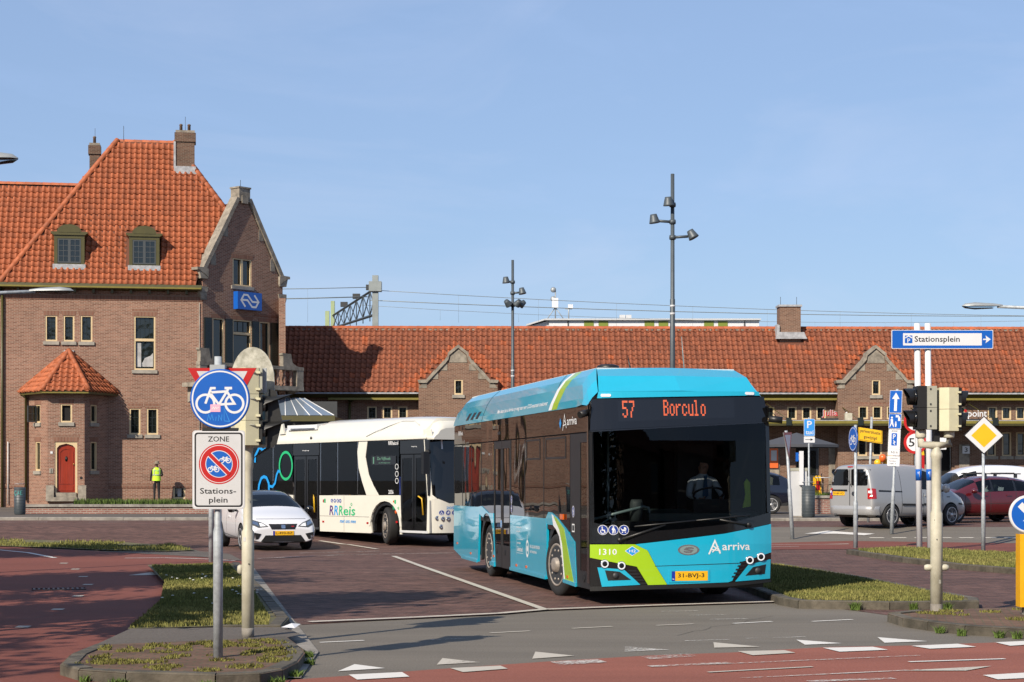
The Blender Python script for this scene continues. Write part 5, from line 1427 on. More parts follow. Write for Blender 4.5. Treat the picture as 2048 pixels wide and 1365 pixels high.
fpatch('headlamp_surround', [(2.0, .31), (2.19, .595), (BW, .72), (BW, .34)], 'bus_black', .006)
fpatch('bumper_corner', [(.1, .535), (.46, .505), (.69, .29), (.16, .262)], 'cyan_paint', .022)
fpatch('bumper_corner', [(2.09, .32), (2.3, .555), (BW - .02, .625), (BW - .03, .35)], 'cyan_paint', .022)
for pts, lx, lz in (([(.2, .495), (.4, .475), (.56, .36), (.24, .35)], .34, .42), ([(2.24, .40), (2.36, .52), (BW - .1, .555), (BW - .12, .42)], 2.44, .47)):
    f = fpatch('fog_lamp_recess', pts, 'black_plastic', .026)
    y = bfront(lx, lz)[1]
    MB().lathe([(.045, y - .03), (.04, y - .045), (0, y - .045)], 16, 'y', (lx, 0, lz)).build('fog_lamp', 'dark_grey', f)
for lx, lz in ((.19, .585), (.42, .56), (2.31, .62), (2.49, .665)):
    y = bfront(lx, lz)[1]
    h = MB().lathe([(.064, y), (.064, y - .03), (.058, y - .04)], 24, 'y', (lx, 0, lz)).build('headlight', 'chrome', bus)
    MB().lathe([(.054, y - .036), (.054, y - .042), (.038, y - .042), (.036, y - .036)], 24, 'y', (lx, 0, lz), cap=False).build('light_ring', 'lamp_ring', h)
    MB().lathe([(.04, y - .03), (.035, y - .05), (0, y - .055)], 20, 'y', (lx, 0, lz)).build('lens', 'bus_glass_flat', h)
for i in range(5): fpatch('grille_slat', [(.52 + i * .012, .50 - i * .045), (.63 + i * .034, .50 - i * .045), (.64 + i * .036, .475 - i * .045), (.53 + i * .012, .475 - i * .045)], 'black_plastic', .018)
for i in range(5): fpatch('grille_slat', [(2.03 + i * .03, .38 + i * .05), (2.12 + i * .035, .38 + i * .05), (2.13 + i * .035, .40 + i * .05), (2.04 + i * .03, .40 + i * .05)], 'black_plastic', .018)
fpatch('panel_seam', [(.9, .545), (2.2, .575), (2.2, .585), (.9, .553)], 'black_plastic', .0135)
fpatch('bumper_lip', [(.0, .262), (.7, .285), (2.0, .305), (BW, .345), (BW, .30), (2.0, .25), (.7, .22), (.0, .2)], 'black_plastic', .01)
MB().box(.1, BW - .1, .22, .5, .22, .5).build('bumper_core', 'black_plastic', bus)
pf = fpatch('plate_recess', [(1.10, .315), (1.70, .325), (1.70, .505), (1.10, .495)], 'cyan_paint', .02)
def fp(x, z, k): c = bfront(x, z); return (c[0], c[1] - .024 - .001 * k, c[2])
q = Print(fp)
q.rect(1.14, 1.67, .34, .475, 'plate_yellow', 0); q.rect(1.14, 1.19, .34, .475, 'plate_blue', 1); q.text('NL', 1.15, 1.18, .355, .375, 'vinyl_white', 2)
q.text('31-BVJ-3', 1.23, 1.62, .37, .445, 'sign_black', 1)
q.build('number_plate', bus)
def fp2(x, z, k): c = bfront(x, z); return (c[0], c[1] - .014 - .001 * k, c[2])
q = Print(fp2)
q.ring(1.39, .775, .062, .075, 'silver', 1, 36, sx=2.1); q.disk(1.39, .775, .062, 'rail_grey', 0, 36, rx=.13)
q.stroke([(1.46, .795), (1.43, .805), (1.36, .80), (1.34, .785), (1.44, .765), (1.42, .745), (1.35, .745), (1.32, .755)], .02, 'silver', 2)
q.build('oval_emblem', bus)
q = Print(fp2); q.text('arriva', 1.89, 2.32, .765, .87, 'vinyl_white', 1); q.build('lettering', bus)
q = Print(fp2); q.stroke([(1.69, .71), (1.78, .90), (1.86, .72)], .022, 'vinyl_white', 1); q.stroke([(1.71, .78), (1.85, .76), (1.75, .83)], .02, 'vinyl_white', 2); q.stroke([(1.74, .74), (1.83, .82)], .018, 'vinyl_white', 3); q.build('star_emblem', bus)
q = Print(fp2); q.text('1310', .12, .36, .71, .795, 'vinyl_white', 1); q.build('fleet_number', bus)
q = Print(fp2); q.poly([(.47, .765), (.575, .695), (.68, .765), (.575, .835)], 'vinyl_white', 1); q.poly([(.482, .765), (.575, .703), (.668, .765), (.575, .827)], 'logo_blue', 2); q.text('H2', .53, .625, .745, .785, 'vinyl_white', 3); q.build('hydrogen_badge', bus)
for x, kd in ((.17, 'chair'), (.315, 'walk'), (.46, 'pram')):
    q = Print(fp2); icon_disc(q, x, 1.06, .07, kd, 0); q.build('windscreen_sticker', bus)
# dot-matrix destination
FONT = {'5': '1111 1000 1000 1110 0001 0001 1001 0110', '7': '1111 0001 0001 0010 0010 0100 0100 0100', 'B': '1110 1001 1001 1110 1001 1001 1001 1110', 'o': '0000 0000 0110 1001 1001 1001 1001 0110',
        'r': '0000 0000 1011 1100 1000 1000 1000 1000', 'c': '0000 0000 0110 1001 1000 1000 1001 0110', 'u': '0000 0000 1001 1001 1001 1001 1001 0111', 'l': '1100 0100 0100 0100 0100 0100 0100 1110'}
def dots(text, x0, z0, w, h, m, name, parent, fn, gap=1):
    mb = MB(); cols = 0
    n = sum(5 for _ in text)
    px = w / n; pz = h / 8
    for ch in text:
        for j, row in enumerate(FONT[ch].split()):
            for i, c in enumerate(row):
                if c == '1':
                    # two dots per cell, as the finer photograph's matrix
                    for sx in (0, .5):
                        for sz in (0, .5):
                            x = x0 + (cols + i + sx) * px; z = z0 + (7 - j + sz) * pz
                            mb.add([fn(x, z), fn(x + px * .40, z), fn(x + px * .40, z + pz * .36), fn(x, z + pz * .36)], [(0, 1, 2, 3)])
        cols += 5
    return mb.build(name, m, parent)
lf = lambda x, z: (x, bfront(x, z)[1] - .0125, z)
dots('57', .47, 2.645, .19, .24, 'led_orange', 'route_number', hdr, lf)
dots('Borculo', 1.06, 2.675, .64, .225, 'led_orange', 'destination', hdr, lf)
# wipers
for a, b in (((.4, .92), (1.05, 1.13)), ((2.3, 1.12), (1.85, 1.2))):
    pa, pb = V(bfront(*a)) + V((0, -.03, 0)), V(bfront(*b)) + V((0, -.03, 0))
    w = MB().tube([pa, pb], [.022, .014], 6).build('wiper', 'black_plastic', bus)
    MB().tube([pb + V((-.45, -.005, -.02)), pb + V((.45, -.005, .06))], .012, 5).build('wiper_blade', 'black_plastic', w)
    MB().lathe([(.035, pa.y + .03), (.035, pa.y - .02), (0, pa.y - .02)], 10, 'y', (pa.x, 0, pa.z)).build('wiper_pivot', 'black_plastic', w)
# camera mirrors
MB().tube([(BW - .02, .22, 2.64), (BW + .17, .16, 2.62)], .05, 10).build('mirror_camera', 'black_plastic', bus)
MB().tube([(.02, .34, 2.72), (-.13, .26, 2.68)], .05, 10).build('mirror_camera', 'black_plastic', bus)
# cab
dash = MB().prism([(.5, 1.17), (.5, 1.28), (1.0, 1.34), (1.1, 1.17)], .95, BW - .08, 'yz').build('dashboard', 'dash_green', bus)
MB().box(1.65, 2.45, .62, 1.0, 1.3, 1.48).build('instrument_panel', 'interior_dark', dash)
MB().tube([V((2.0, 1.0, 1.5)) + V((.23 * math.cos(a), -.16 * math.sin(a), .1 * math.sin(a) + .05)) for a in [2 * PI * i / 20 for i in range(21)]], .017, 6).build('steering_wheel', 'black_plastic', dash)
MB().box(1.7, 2.26, 1.6, 1.75, 1.17, 2.3).build('driver_seat', 'interior_dark', bus)
MB().tube([(.12, .5, 1.2), (.9, .62, 1.38), (.98, .62, 1.36), (1.0, .62, 1.25)], .02, 8).build('grab_rail', 'rail_grey', bus)
MB().tube([(.12, .5, 1.06), (.38, .5, 1.22)], .015, 6).build('grab_rail', 'rail_grey', bus)
MB().tube([(.55, 1.3, 1.2), (.55, 1.3, 2.75)], .018, 6).build('grab_rail', 'rail_grey', bus)
MB().box(.3, .42, 1.8, 1.9, 1.7, 2.05).build('ticket_reader', 'handrail_yellow', bus)
MB().lathe([(.1, 1.17), (.1, 1.42), (.08, 1.48)], 12, 'z', (.82, .7, 0)).build('ticket_machine', 'interior_grey', bus)
MB().prism([(2.36, 1.36), (2.48, 1.38), (2.47, 1.72), (2.42, 1.78), (2.38, 1.72), (2.4, 1.55)], .5, .53).build('safety_vest', 'hi_vis', bus)
for x, y, st in ((.16, 2.38, .16), (BW - .16, 2.38, .16)): wheel(bus, x, y, .47, .48, .29, 'x', 'hub', st, -1 if x < 1 else 1, 'rim_dusty')
for x in (.2, BW - .2): wheel(bus, x, 8.0, .47, .48, .3, 'x', 'flat', 0, -1 if x < 1 else 1, 'rim_dusty')
for x in (.75, BW - .75): MB().lathe([(.46, -.13), (.48, -.1), (.48, .1), (.46, .13)], 28, 'x', (x, 8.0, .47)).build('wheel', 'tyre', bus)

# ======= white bus
wb = thing('city_bus', 'white bus with green and blue rings and a white swoosh across its windows', 'bus', (-1.937, 47.8, 0.03), math.radians(39.8), 'buses turning in the station square')
WW = 2.5
mb = MB()
mb.box(.4, WW - .4, .35, 10.58, .28, .8)
mb.box(WW - .06, WW - .045, .3, 10.6, .8, 1.3); mb.box(WW - .06, WW - .045, .3, 10.6, 2.6, 2.72); mb.box(.05, WW - .05, .35, 10.6, 2.68, 2.72); mb.box(.05, WW - .05, 10.55, 10.6, .3, 2.7); mb.box(.05, .09, 7.4, 10.55, .8, 1.3)
mb.build('body_shell', 'interior_dark', wb)
for a in (.5, 2.0, 3.6, 5.2, 6.8, 8.4):
    MB().box(WW - .05, WW - .03, a, a + 1.5, 1.31, 2.6).build('side_window', 'door_glass', wb)
    MB().box(WW - .07, WW - .02, a + 1.5, a + 1.6, 1.3, 2.62).build('window_post', 'bus_black', wb)
MB().box(.9, 2.4, 9.2, 9.25, .8, 2.6).build('partition', 'interior_grey', wb)
def ws(name, poly, m, x0=0.0, x1=.04, parent=wb, far=False, holes=()):
    o = MB().prism(poly, x0, x1, 'yz', holes).build(name, m, parent)
    if far: MB().prism(poly, WW - x1, WW - x0, 'yz', holes).build(name, m, parent)
    return o
ws('lower_panel', [(5.30, 1.27), (5.27, .28)] + [(2.86, .28)] + arcpts(2.2, .48, .63, -.3, PI + .3)[0:1] + arcpts(2.2, .48, .66, -.2, PI + .2)[1:] + [(1.55, .28), (1.47, .28), (1.53, 1.30)], 'bus_white', far=True)
ws('arch_lip', arcpts(2.2, .48, .74, 0, PI) + arcpts(2.2, .48, .665, PI, 0), 'bus_white', -.02, -.001, far=True)
ws('arch_lining', arcpts(2.2, .48, .68, -.25, PI + .25) + arcpts(2.2, .48, .56, PI + .25, -.25), 'black_plastic', .04, .12)
ws('lower_panel', [(10.6, 1.3), (10.6, .3), (9.0, .3)] + arcpts(8.2, .48, .66, -.2, PI + .2) + [(7.4, .3), (6.62, .3), (6.62, 1.27)], 'bus_white', far=True)
for a, b in ((5.27, 2.92), (10.5, 9.0)): ws('panel_seam', [(a, .70), (b, .705), (b, .715), (a, .71)], 'dark_grey', -.001, -.0002)
ws('panel_seam', [(4.1, .3), (4.11, .3), (4.11, 1.27), (4.1, 1.27)], 'dark_grey', -.001, -.0002)
for a, b in ((1.60, 2.5), (2.5, 3.5), (3.53, 4.45), (4.48, 5.28), (6.66, 7.7), (7.73, 9.2), (9.23, 10.6)):
    ws('side_window', [(a, 1.3), (b, 1.3), (b, 2.72), (a, 2.72)], 'door_glass', .01, .016)
    MB().box(.017, .06, b - .002, b + .034, 1.3, 2.7).build('window_post', 'bus_black', wb)
ws('window_top_band', [(1.6, 2.42), (5.3, 2.40), (5.3, 2.7), (1.6, 2.74)], 'bus_black', .018, .03)
ws('window_top_band', [(6.62, 2.40), (10.6, 2.38), (10.6, 2.66), (6.62, 2.69)], 'bus_black', .018, .03)
ws('swoosh', [(3.4, 2.76), (3.47, 2.46), (3.42, 2.03), (3.25, 1.65), (3.05, 1.29), (2.49, 1.29), (2.74, 1.55), (2.95, 1.84), (3.1, 2.31), (3.0, 2.77)], 'bus_white', -.004, .009)
for (a, b), n in (((5.34, 6.58), 2), ((.36, 1.53), 2)):
    for i in range(2):
        u0 = a + (b - a) * i / 2 + .015; u1 = a + (b - a) * (i + 1) / 2 - .015
        d = ws('door', [(u0, .40), (u1, .40), (u1, 2.36), (u0, 2.36)], 'bus_black', .004, .04, holes=[[(u0 + .07, .62), (u1 - .07, .62), (u1 - .07, 2.27), (u0 + .07, 2.27)]])
        MB().box(.014, .02, u0 + .071, u1 - .071, .621, 2.269).build('door_pane', 'door_glass', d)
        if i == 0: MB().tube([(-.02, u0 + .15, .8), (-.03, u0 + .18, 1.22), (-.02, u0 + .35 if a < 1 else u0 + .2, 1.28)], .022, 6).build('handrail', 'handrail_yellow', d)
    ws('door_header', [(a - .02, 2.38), (b + .02, 2.38), (b + .02, 2.72), (a - .02, 2.74)], 'bus_black', .004, .04)
    ws('door_sill', [(a - .02, .33), (b + .02, .33), (b + .02, .39), (a - .02, .39)], 'sign_grey' if a < 1 else 'dark_grey', -.01, .04)
# roof with its long tank cover
prof = [(0.0, 2.74), (-.02, 2.82), (.06, 2.95), (.12, 3.02), (.2, 3.22), (.36, 3.32), (.7, 3.37)]
mb = MB()
us = [(.06, .50), (.16, .70), (.36, .86), (.9, .97), (1.6, 1.0), (5.3, .99), (5.42, .93), (7.2, .80), (7.5, .74), (10.6, .70)]
vs = []
for u, t in us:
    ring = [(x, u, 2.74 + (z - 2.74) * t) for x, z in prof]
    vs += ring + [(WW - x, y, z) for x, y, z in reversed(ring)]
n = len(prof) * 2
mb.add(vs, [(i * n + j, (i + 1) * n + j, (i + 1) * n + j + 1, i * n + j + 1) for i in range(len(us) - 1) for j in range(n - 1)], True)
mb.add(vs[:n], [tuple(range(n))]); mb.add(vs[-n:], [tuple(range(n))])
mb.build('roof', 'bus_white', wb)
ws('roof_gutter', [(.36, 2.765), (10.6, 2.69), (10.6, 2.73), (.36, 2.80)], 'bus_white', -.035, -.0225)
MB().box(.12, .5, 5.6, 7.1, 3.1, 3.24).build('roof_unit', 'panel_white', wb); MB().box(.09, .12, 5.7, 6.9, 3.12, 3.15).build('roof_slot', 'silver', wb)
MB().prism([(7.2, 3.0), (7.5, 3.0), (7.44, 3.28), (7.3, 3.3)], .08, .14, 'yz').build('roof_fin', 'bus_white', wb)
for xs in (.03,): MB().tube([(-.005, 3.05, 2.86), (.07, 2.7, 3.0), (.15, 2.2, 3.14), (.22, 1.7, 3.25), (.22, 1.2, 3.24), (.15, .9, 3.13)], .012, 5).build('roof_moulding', 'sign_grey', wb)
MB().lathe([(.05, -.03), (.03, -.045), (0, -.045)], 10, 'x', (.02, 5.7, 2.86)).build('roof_lamp', 'dark_grey', wb)
# front end
def wfront(x, z):
    t = 2 * x / WW - 1
    return (x, .06 + .3 * abs(t) ** 4 + (.10 * (z - 1.2) if z > 1.2 else .04 * (1.2 - z)), z)
def wpatch(name, poly, m, th=.012, parent=wb):
    s = MB(); patch(s, poly, wfront, (.07, .3), th); return s.build(name, m, parent)
wpatch('front_panel', [(0, .34), (WW, .34), (WW, 1.17), (.5, 1.1), (.22, 1.22), (0, 1.18)], 'bus_white', .015)
wpatch('windscreen', [(.10, 1.3), (.5, 1.1), (WW - .5, 1.1), (WW - .06, 1.3), (WW - .08, 2.9), (.16, 2.95), (.10, 2.85)], 'bus_glass_flat', .01)
wpatch('front_pillar', [(0, 1.18), (.2, 1.22), (.1, 1.32), (.09, 2.1), (0, 2.1)], 'bus_white', .016)
wpatch('front_pillar', [(0, 2.3), (.07, 2.35), (.09, 2.85), (.18, 2.97), (WW, 2.97), (WW, 3.0), (0, 3.0)], 'bus_white', .016)
wpatch('roof_header', [(.02, 2.97), (WW - .02, 2.97), (WW - .3, 3.3), (.3, 3.3)], 'bus_white', .012)
ws('front_pillar', [(.28, .34), (.38, .33), (.36, 1.1), (.28, 1.18)], 'bus_white', -.001, .04); ws('front_pillar', [(.3, 1.3), (.38, 1.3), (.38, 2.78), (.3, 2.95)], 'bus_black', -.001, .04); ws('front_pillar', [(.12, 2.74), (.4, 2.74), (.4, 2.95), (.2, 3.0)], 'bus_white', -.002, .02)
MB().tube([(.0, .3, 2.42), (-.22, .1, 2.42)], .06, 8).build('mirror_arm', 'black_plastic', wb)
MB().box(-.38, -.2, .02, .12, 1.85, 2.42).build('mirror', 'black_plastic', wb)
def wf(x, z, k): c = wfront(x, z); return (c[0], c[1] - .018 - .002 * k, c[2])
q = Print(wf); q.text('2056', .42, .72, .95, 1.02, 'logo_blue'); q.build('fleet_number', wb)
for x, kd in ((.3, 'chair'), (.47, 'pram'), (.64, 'walk')): q = Print(wf); icon_disc(q, x, .86, .07, kd, 0); q.build('front_sticker', wb)
q = Print(wf); q.text('1', .36, .405, 2.5, 2.76, 'vinyl_white', 0); q.build('route_number', wb)
for x, z in ((.2, .72), (.34, .70), (.48, .70), (.3, .5)):
    c = wfront(x, z); MB().lathe([(.065, c[1] - .01), (.06, c[1] - .035), (.03, c[1] - .03), (0, c[1] - .03)], 16, 'y', (x, 0, z)).build('headlight', 'chrome', wb)
# prints on the side
wq = lambda: Print(lambda u, z, k: (-.0062 - .001 * k, -u, z))
q = wq(); q.ring(-6.99, 2.1, .345, .42, 'logo_green', 0, 36, sx=.86); q.build('green_ring', wb)
q = wq(); q.stroke([(-7.28, 1.93), (-7.38, 1.95), (-7.46, 1.85), (-7.55, 1.6), (-7.68, 1.5), (-7.85, 1.52)], .075, 'logo_blue', 1); q.stroke([(-7.86, 1.34), (-7.88, 1.6), (-8.0, 1.76), (-8.14, 1.79), (-8.28, 1.74), (-8.4, 1.55), (-8.43, 1.38), (-8.75, 1.3)], .085, 'logo_blue', 2); q.build('blue_curl', wb)
q = wq(); q.stroke([(-7.95, 2.68), (-8.05, 2.58), (-8.2, 2.55), (-8.33, 2.62), (-8.45, 2.7)], .085, 'logo_blue', 1); q.stroke([(-8.4, 2.62), (-8.6, 2.4), (-8.62, 2.2)], .085, 'logo_blue', 2); q.build('blue_curl', wb)
q = wq(); x = -4.80
for ch, m, w in (('R', 'logo_purple', .2), ('R', 'logo_blue', .2), ('R', 'logo_green', .2)):
    q.text(ch, x, x + w, .735, 1.0, m, 0, .03); x += .225
q.text('eis', x - .01, -3.58, .735, .98, 'logo_green', 0, .02); q.ring(-3.75, 1.04, .025, .04, 'logo_green', 0, 14); q.build('lettering', wb)
q = wq(); q.text('met ons mee', -4.3, -3.55, .53, .62, 'logo_blue', 0, .02); q.build('slogan_print', wb)
for x, kd in ((-4.68, 'chair'), (-4.54, 'pram'), (-4.4, 'walk'), (-4.28, 'bag')): q = wq(); icon_disc(q, x, 1.13, .06, kd, 0); q.build('side_sticker', wb)
for x, m in ((-5.12, 'lamp_red'), (-1.85, 'lamp_orange')): q = wq(); q.rect(x, x + .05, 1.08, 1.16, m, 0); q.rect(x + .06, x + .13, 1.07, 1.18, 'logo_green', 0); q.build('side_sticker', wb)
q = wq(); q.text('RRReis', -1.86, -1.58, .92, 1.02, 'logo_green', 0, .01); q.build('small_lettering', wb)
q = wq(); q.text('2056', -2.05, -1.83, 1.33, 1.44, 'vinyl_white', 0); q.build('fleet_number', wb)
q = wq(); q.text('RRReis.nl', -2.05, -1.62, 2.62, 2.72, 'vinyl_white', 0); q.build('small_lettering', wb)
q = wq(); q.text('uitgang', -6.15, -5.8, 2.5, 2.53, 'vinyl_white', 0); q.build('door_lettering', wb)
q = wq(); q.text('ingang', -1.05, -.8, 2.55, 2.58, 'vinyl_white', 0); q.build('door_lettering', wb)
for z in (2.05, 1.86, 1.68): q = wq(); q.ring(-1.68, z, .06, .075, 'vinyl_white', 0, 18); q.build('round_sticker', wb)
ds = MB().box(.05, .07, 1.7, 2.85, 2.1, 2.34).build('route_display', 'bus_black', wb)
q = Print(lambda u, z, k: (-.004 - .001 * k, -u, z)); q.rect(-2.82, -1.72, 2.1, 2.34, 'bus_black', 0); q.text('1', -2.75, -2.7, 2.13, 2.31, 'led_green', 1); q.text('De Vijfhoek', -2.55, -1.95, 2.2, 2.31, 'led_green', 1); q.text('via Brinkgreven', -2.5, -1.98, 2.13, 2.17, 'led_green', 1); q.build('route_text', ds)
for u, z in ((1.72, .86), ): MB().lathe([(.05, -.02), (.04, -.03), (0, -.03)], 12, 'x', (.015, u, z)).build('side_lamp', 'lamp_orange', wb)
for u, z in ((5.1, .55), (3.0, .55), (1.68, .6)): MB().box(-.012, -.0005, u - .04, u + .04, z - .025, z + .025).build('side_marker', 'lamp_red', wb)
for u, m in ((3.75, 'seat_grey'), (4.55, 'seat_grey'), (4.95, 'seat_grey'), (6.9, 'seat_grey'), (7.5, 'seat_grey'), (8.2, 'seat_grey')):
    MB().prism([(u - .18, 1.0), (u + .18, 1.0), (u + .2, 1.5), (u + .12, 1.64), (u - .12, 1.64), (u - .2, 1.5)], .35, .5, 'yz').build('seat', m, wb)
MB().prism([(2.45, 1.3), (2.3, 1.9), (2.22, 1.92), (2.1, 1.3)], .3, .34, 'yz').build('seat_screen', 'pale_green', wb); MB().prism([(2.12, 1.3), (2.2, 1.88), (1.85, 1.75), (1.72, 1.3)], .2, .3, 'yz').build('seat', 'cushion_blue', wb)
MB().tube([(.3, 4.25, .9), (.3, 4.25, 2.6)], .02, 6).build('grab_rail', 'handrail_yellow', wb); MB().box(.2, .3, 4.2, 4.32, 1.6, 1.85).build('ticket_reader', 'handrail_yellow', wb)
MB().tube([(.2, 1.0, .6), (.2, 1.0, 2.3)], .03, 6).build('grab_rail', 'rail_grey', wb)
wheel(wb, .17, 2.2, .49, .49, .28, 'x', 'hub', -.42, -1, 'rim_dusty'); wheel(wb, WW - .17, 2.2, .49, .49, .28, 'x', 'hub', -.42, 1, 'rim_dusty')
wheel(wb, .2, 8.2, .6, .49, .3, 'x', 'flat', 0, -1, 'rim_dusty'); wheel(wb, WW - .2, 8.2, .6, .49, .3, 'x', 'flat', 0, 1, 'rim_dusty')

# ======= cars
def car(name, label, cat, loc, head, st, win, pil, wscr, paint, wheels, roofm=None, arch=1.13, nlev=2, group=None, plain_roof=()):
    t = thing(name, label, cat, loc, math.atan2(head[1], head[0]), group)
    vs = []; fs = []; mi = []
    for x, zb, zbl, zt, hb, hr in st:
        half = [(0, zb), (hb * .8, zb), (hb * .975, zb + .09), (hb, zb * .45 + zbl * .55), (hb * .97, zbl), (hr, zt - .03), (hr * .55, zt), (0, zt + .012)]
        vs += [(x, -y, z) for y, z in half] + [(x, y, z) for y, z in reversed(half[1:-1])]
    n = 14
    for i in range(len(st) - 1):
        for k in range(n):
            fs.append((i * n + k, i * n + (k + 1) % n, (i + 1) * n + (k + 1) % n, (i + 1) * n + k))
            kk = k if k < 7 else 13 - k
            m = 0
            if kk == 0: m = 2
            elif kk == 4 and i in win: m = 1
            elif kk == 4 and i in pil: m = 2
            elif kk in (5, 6) and i in wscr: m = 1
            elif kk in (5, 6) and roofm and i in plain_roof: m = 3
            mi.append(m)
    for e in (0, (len(st) - 1) * n):
        for k in range(6):
            a, b = e + k, e + k + 1; c, d = e + (n - k - 1) % n, e + (n - k) % n
            fs.append((a, b, c, d) if k else (a, b, c)); mi.append(0)
        fs.append((e + 6, e + 7, e + 8)); mi.append(0)
    fs = [f for f in fs]
    me = bpy.data.meshes.new('body'); me.from_pydata(vs, [], fs)
    mats = [paint, 'car_glass', 'black_plastic', roofm or paint]
    for m in mats: me.materials.append(MATS[m])
    me.polygons.foreach_set('material_index', mi)
    bm = bmesh.new(); bm.from_mesh(me); bmesh.ops.recalc_face_normals(bm, faces=bm.faces); bm.to_mesh(me); bm.free()
    o = bpy.data.objects.new('body', me); COL.objects.link(o)
    ss = o.modifiers.new('s', 'SUBSURF'); ss.levels = nlev; ss.render_levels = nlev
    cut = []
    for x, y, r, w in wheels:
        c = MB(); c.mi = 2
        sg = 1 if y > 0 else -1
        c.lathe([(r * arch, y - sg * w * .9), (r * arch, y + sg * .6)], 32, 'y', (x, 0, r))
        co = c.build('cutter', mats)
        cut.append(co)
        b = o.modifiers.new('b', 'BOOLEAN'); b.operation = 'DIFFERENCE'; b.object = co; b.solver = 'EXACT'
    dg = bpy.context.evaluated_depsgraph_get(); dg.update()
    m2 = bpy.data.meshes.new_from_object(o.evaluated_get(dg))
    bvh = BVHTree.FromPolygons([v.co.copy() for v in m2.vertices], [tuple(p.vertices) for p in m2.polygons])
    for c in cut: bpy.data.objects.remove(c)
    bpy.data.objects.remove(o)
    parts = split_by_material(m2, ['body', 'windows', 'underbody', 'roof_panel'], mats, t)
    for x, y, r, w in wheels: wheel(t, x, y, r, r, w, 'y', 'spoke', 0, 1 if y > 0 else -1)
    # dark cabin
    hb = st[3][4]; c = MB()
    c.box(st[1][0] + .25, st[6][0] - .1, -hb * .9, hb * .9, .3, st[3][2] - .12)
    cab = c.build('cabin', 'interior_dark', t)
    for x in (st[5][0] - .75,):
        for y in (-.36, .36): MB().prism([(x - .08, st[3][2] - .15), (x + .1, st[3][2] - .15), (x, st[3][2] + .2), (x - .1, st[3][2] + .2)], y - .22, y + .22).build('seat', 'interior_grey', cab)
        for y in (-.36, .36): MB().box(x - .1, x - .02, y - .12, y + .12, st[3][2] + .2, st[3][2] + .38).build('headrest', 'interior_grey', cab)
    last = {}
    def front(a, b, sgn=1):
        h = bvh.ray_cast(V((6 * sgn, a, b)), V((-sgn, 0, 0)))
        if h[0] is None: return (last.get(sgn, V((2 * sgn, a, b))).x, a, b)
        last[sgn] = h[0]; return tuple(h[0])
    def deco(nm, poly, m, sgn=1, th=.008, parent=t, step=(.08, .08)):
        s = MB(); patch(s, poly, lambda a, b: front(a, b, sgn), step, th, (sgn, 0, 0)); return s.build(nm, m, parent)
    def sidef(a, b, sg):
        h = bvh.ray_cast(V((a, 4 * sg, b)), V((0, -sg, 0)))
        return tuple(h[0]) if h[0] else (a, sg * hb, b)
    def sdeco(nm, poly, m, sg, th=.006, parent=t):
        s = MB(); patch(s, poly, lambda a, b: sidef(a, b, sg), (.12, .08), th, (0, sg, 0)); return s.build(nm, m, parent)
    def plate(y0, y1, z0, z1, txt, sgn, off=.014):
        x = max(front((y0 + y1) / 2, (z0 + z1) / 2, sgn)[0] * sgn, front(y0, z0, sgn)[0] * sgn, front(y1, z1, sgn)[0] * sgn) * sgn + sgn * off
        MB().box(min(x, x - sgn * .05), max(x, x - sgn * .05), y0, y1, z0, z1).build('number_plate', 'plate_yellow', t)
        f = (lambda a, z, k: (x + sgn * (.001 + .001 * k), a * sgn, z))
        pp = Print(f); A0, A1 = (y0, y1) if sgn > 0 else (-y1, -y0)
        pp.rect(A0, A0 + .05, z0, z1, 'plate_blue', 0); pp.text(txt, A0 + .07, A1 - .03, z0 + .025, z1 - .025, 'sign_black', 0); pp.build('plate_lettering', t)
    return t, deco, sdeco, plate, front

# white hatchback coming towards us
st = [(-2.0, .42, .80, .90, .72, .58), (-1.93, .3, .92, 1.08, .82, .66), (-1.5, .22, .99, 1.38, .87, .60), (-.9, .2, .97, 1.46, .885, .63), (-.1, .2, .95, 1.48, .885, .63), (.45, .2, .94, 1.41, .885, .60), (1.1, .2, .94, 1.03, .88, .74), (1.6, .22, .84, .91, .865, .68), (1.92, .20, .70, .78, .85, .64), (2.05, .19, .60, .68, .80, .58), (2.10, .20, .52, .58, .76, .54), (2.105, .22, .50, .55, .72, .5)]
w4 = lambda xf, xr, y, r, w=.2: [(xf, y, r, w), (xf, -y, r, w), (xr, y, r, w), (xr, -y, r, w)]
wc, deco, sdeco, plate, fr = car('parked_car' if False else 'car', 'white hatchback with black roof driving out beside the white bus', 'car', (-6.31, 47.82, 0), (.342, -.94), st, (2, 3, 4), (), (1, 5), 'car_white', w4(1.2, -1.28, .78, .32), 'bus_black', plain_roof=(2, 3, 4))
deco('grille', [(-.36, .66), (.36, .66), (.29, .53), (-.29, .53)], 'black_plastic')
deco('lower_intake', [(-.44, .385), (.44, .385), (.56, .225), (-.56, .225)], 'black_plastic')
for s in (-1, 1):
    h = deco('headlight', [(s * .37, .60), (s * .50, .69), (s * .72, .765), (s * .80, .75), (s * .81, .66), (s * .62, .575)], 'grey_window_paint', th=.012)
    deco('headlight_lens', [(s * .42, .612), (s * .51, .675), (s * .58, .69), (s * .57, .60)], 'lamp_white', th=.016)
    deco('headlight_lens', [(s * .60, .61), (s * .61, .70), (s * .74, .745), (s * .76, .68)], 'chrome', th=.016)
    deco('fog_lamp', [(s * .55, .42), (s * .80, .47), (s * .82, .27), (s * .66, .235)], 'black_plastic', th=.012)
    deco('fog_lamp_glass', [(s * .68, .38), (s * .75, .39), (s * .75, .30), (s * .69, .29)], 'chrome', th=.018)
deco('hood_seam', [(-.62, .775), (.62, .775), (.62, .785), (-.62, .785)], 'dark_grey', th=.003)
deco('emblem', rrect(-.05, .05, .55, .64, .01), 'chrome', th=.02)
deco('sport_badge', [(.2, .59), (.27, .59), (.27, .61), (.2, .61)], 'lamp_red', th=.014)
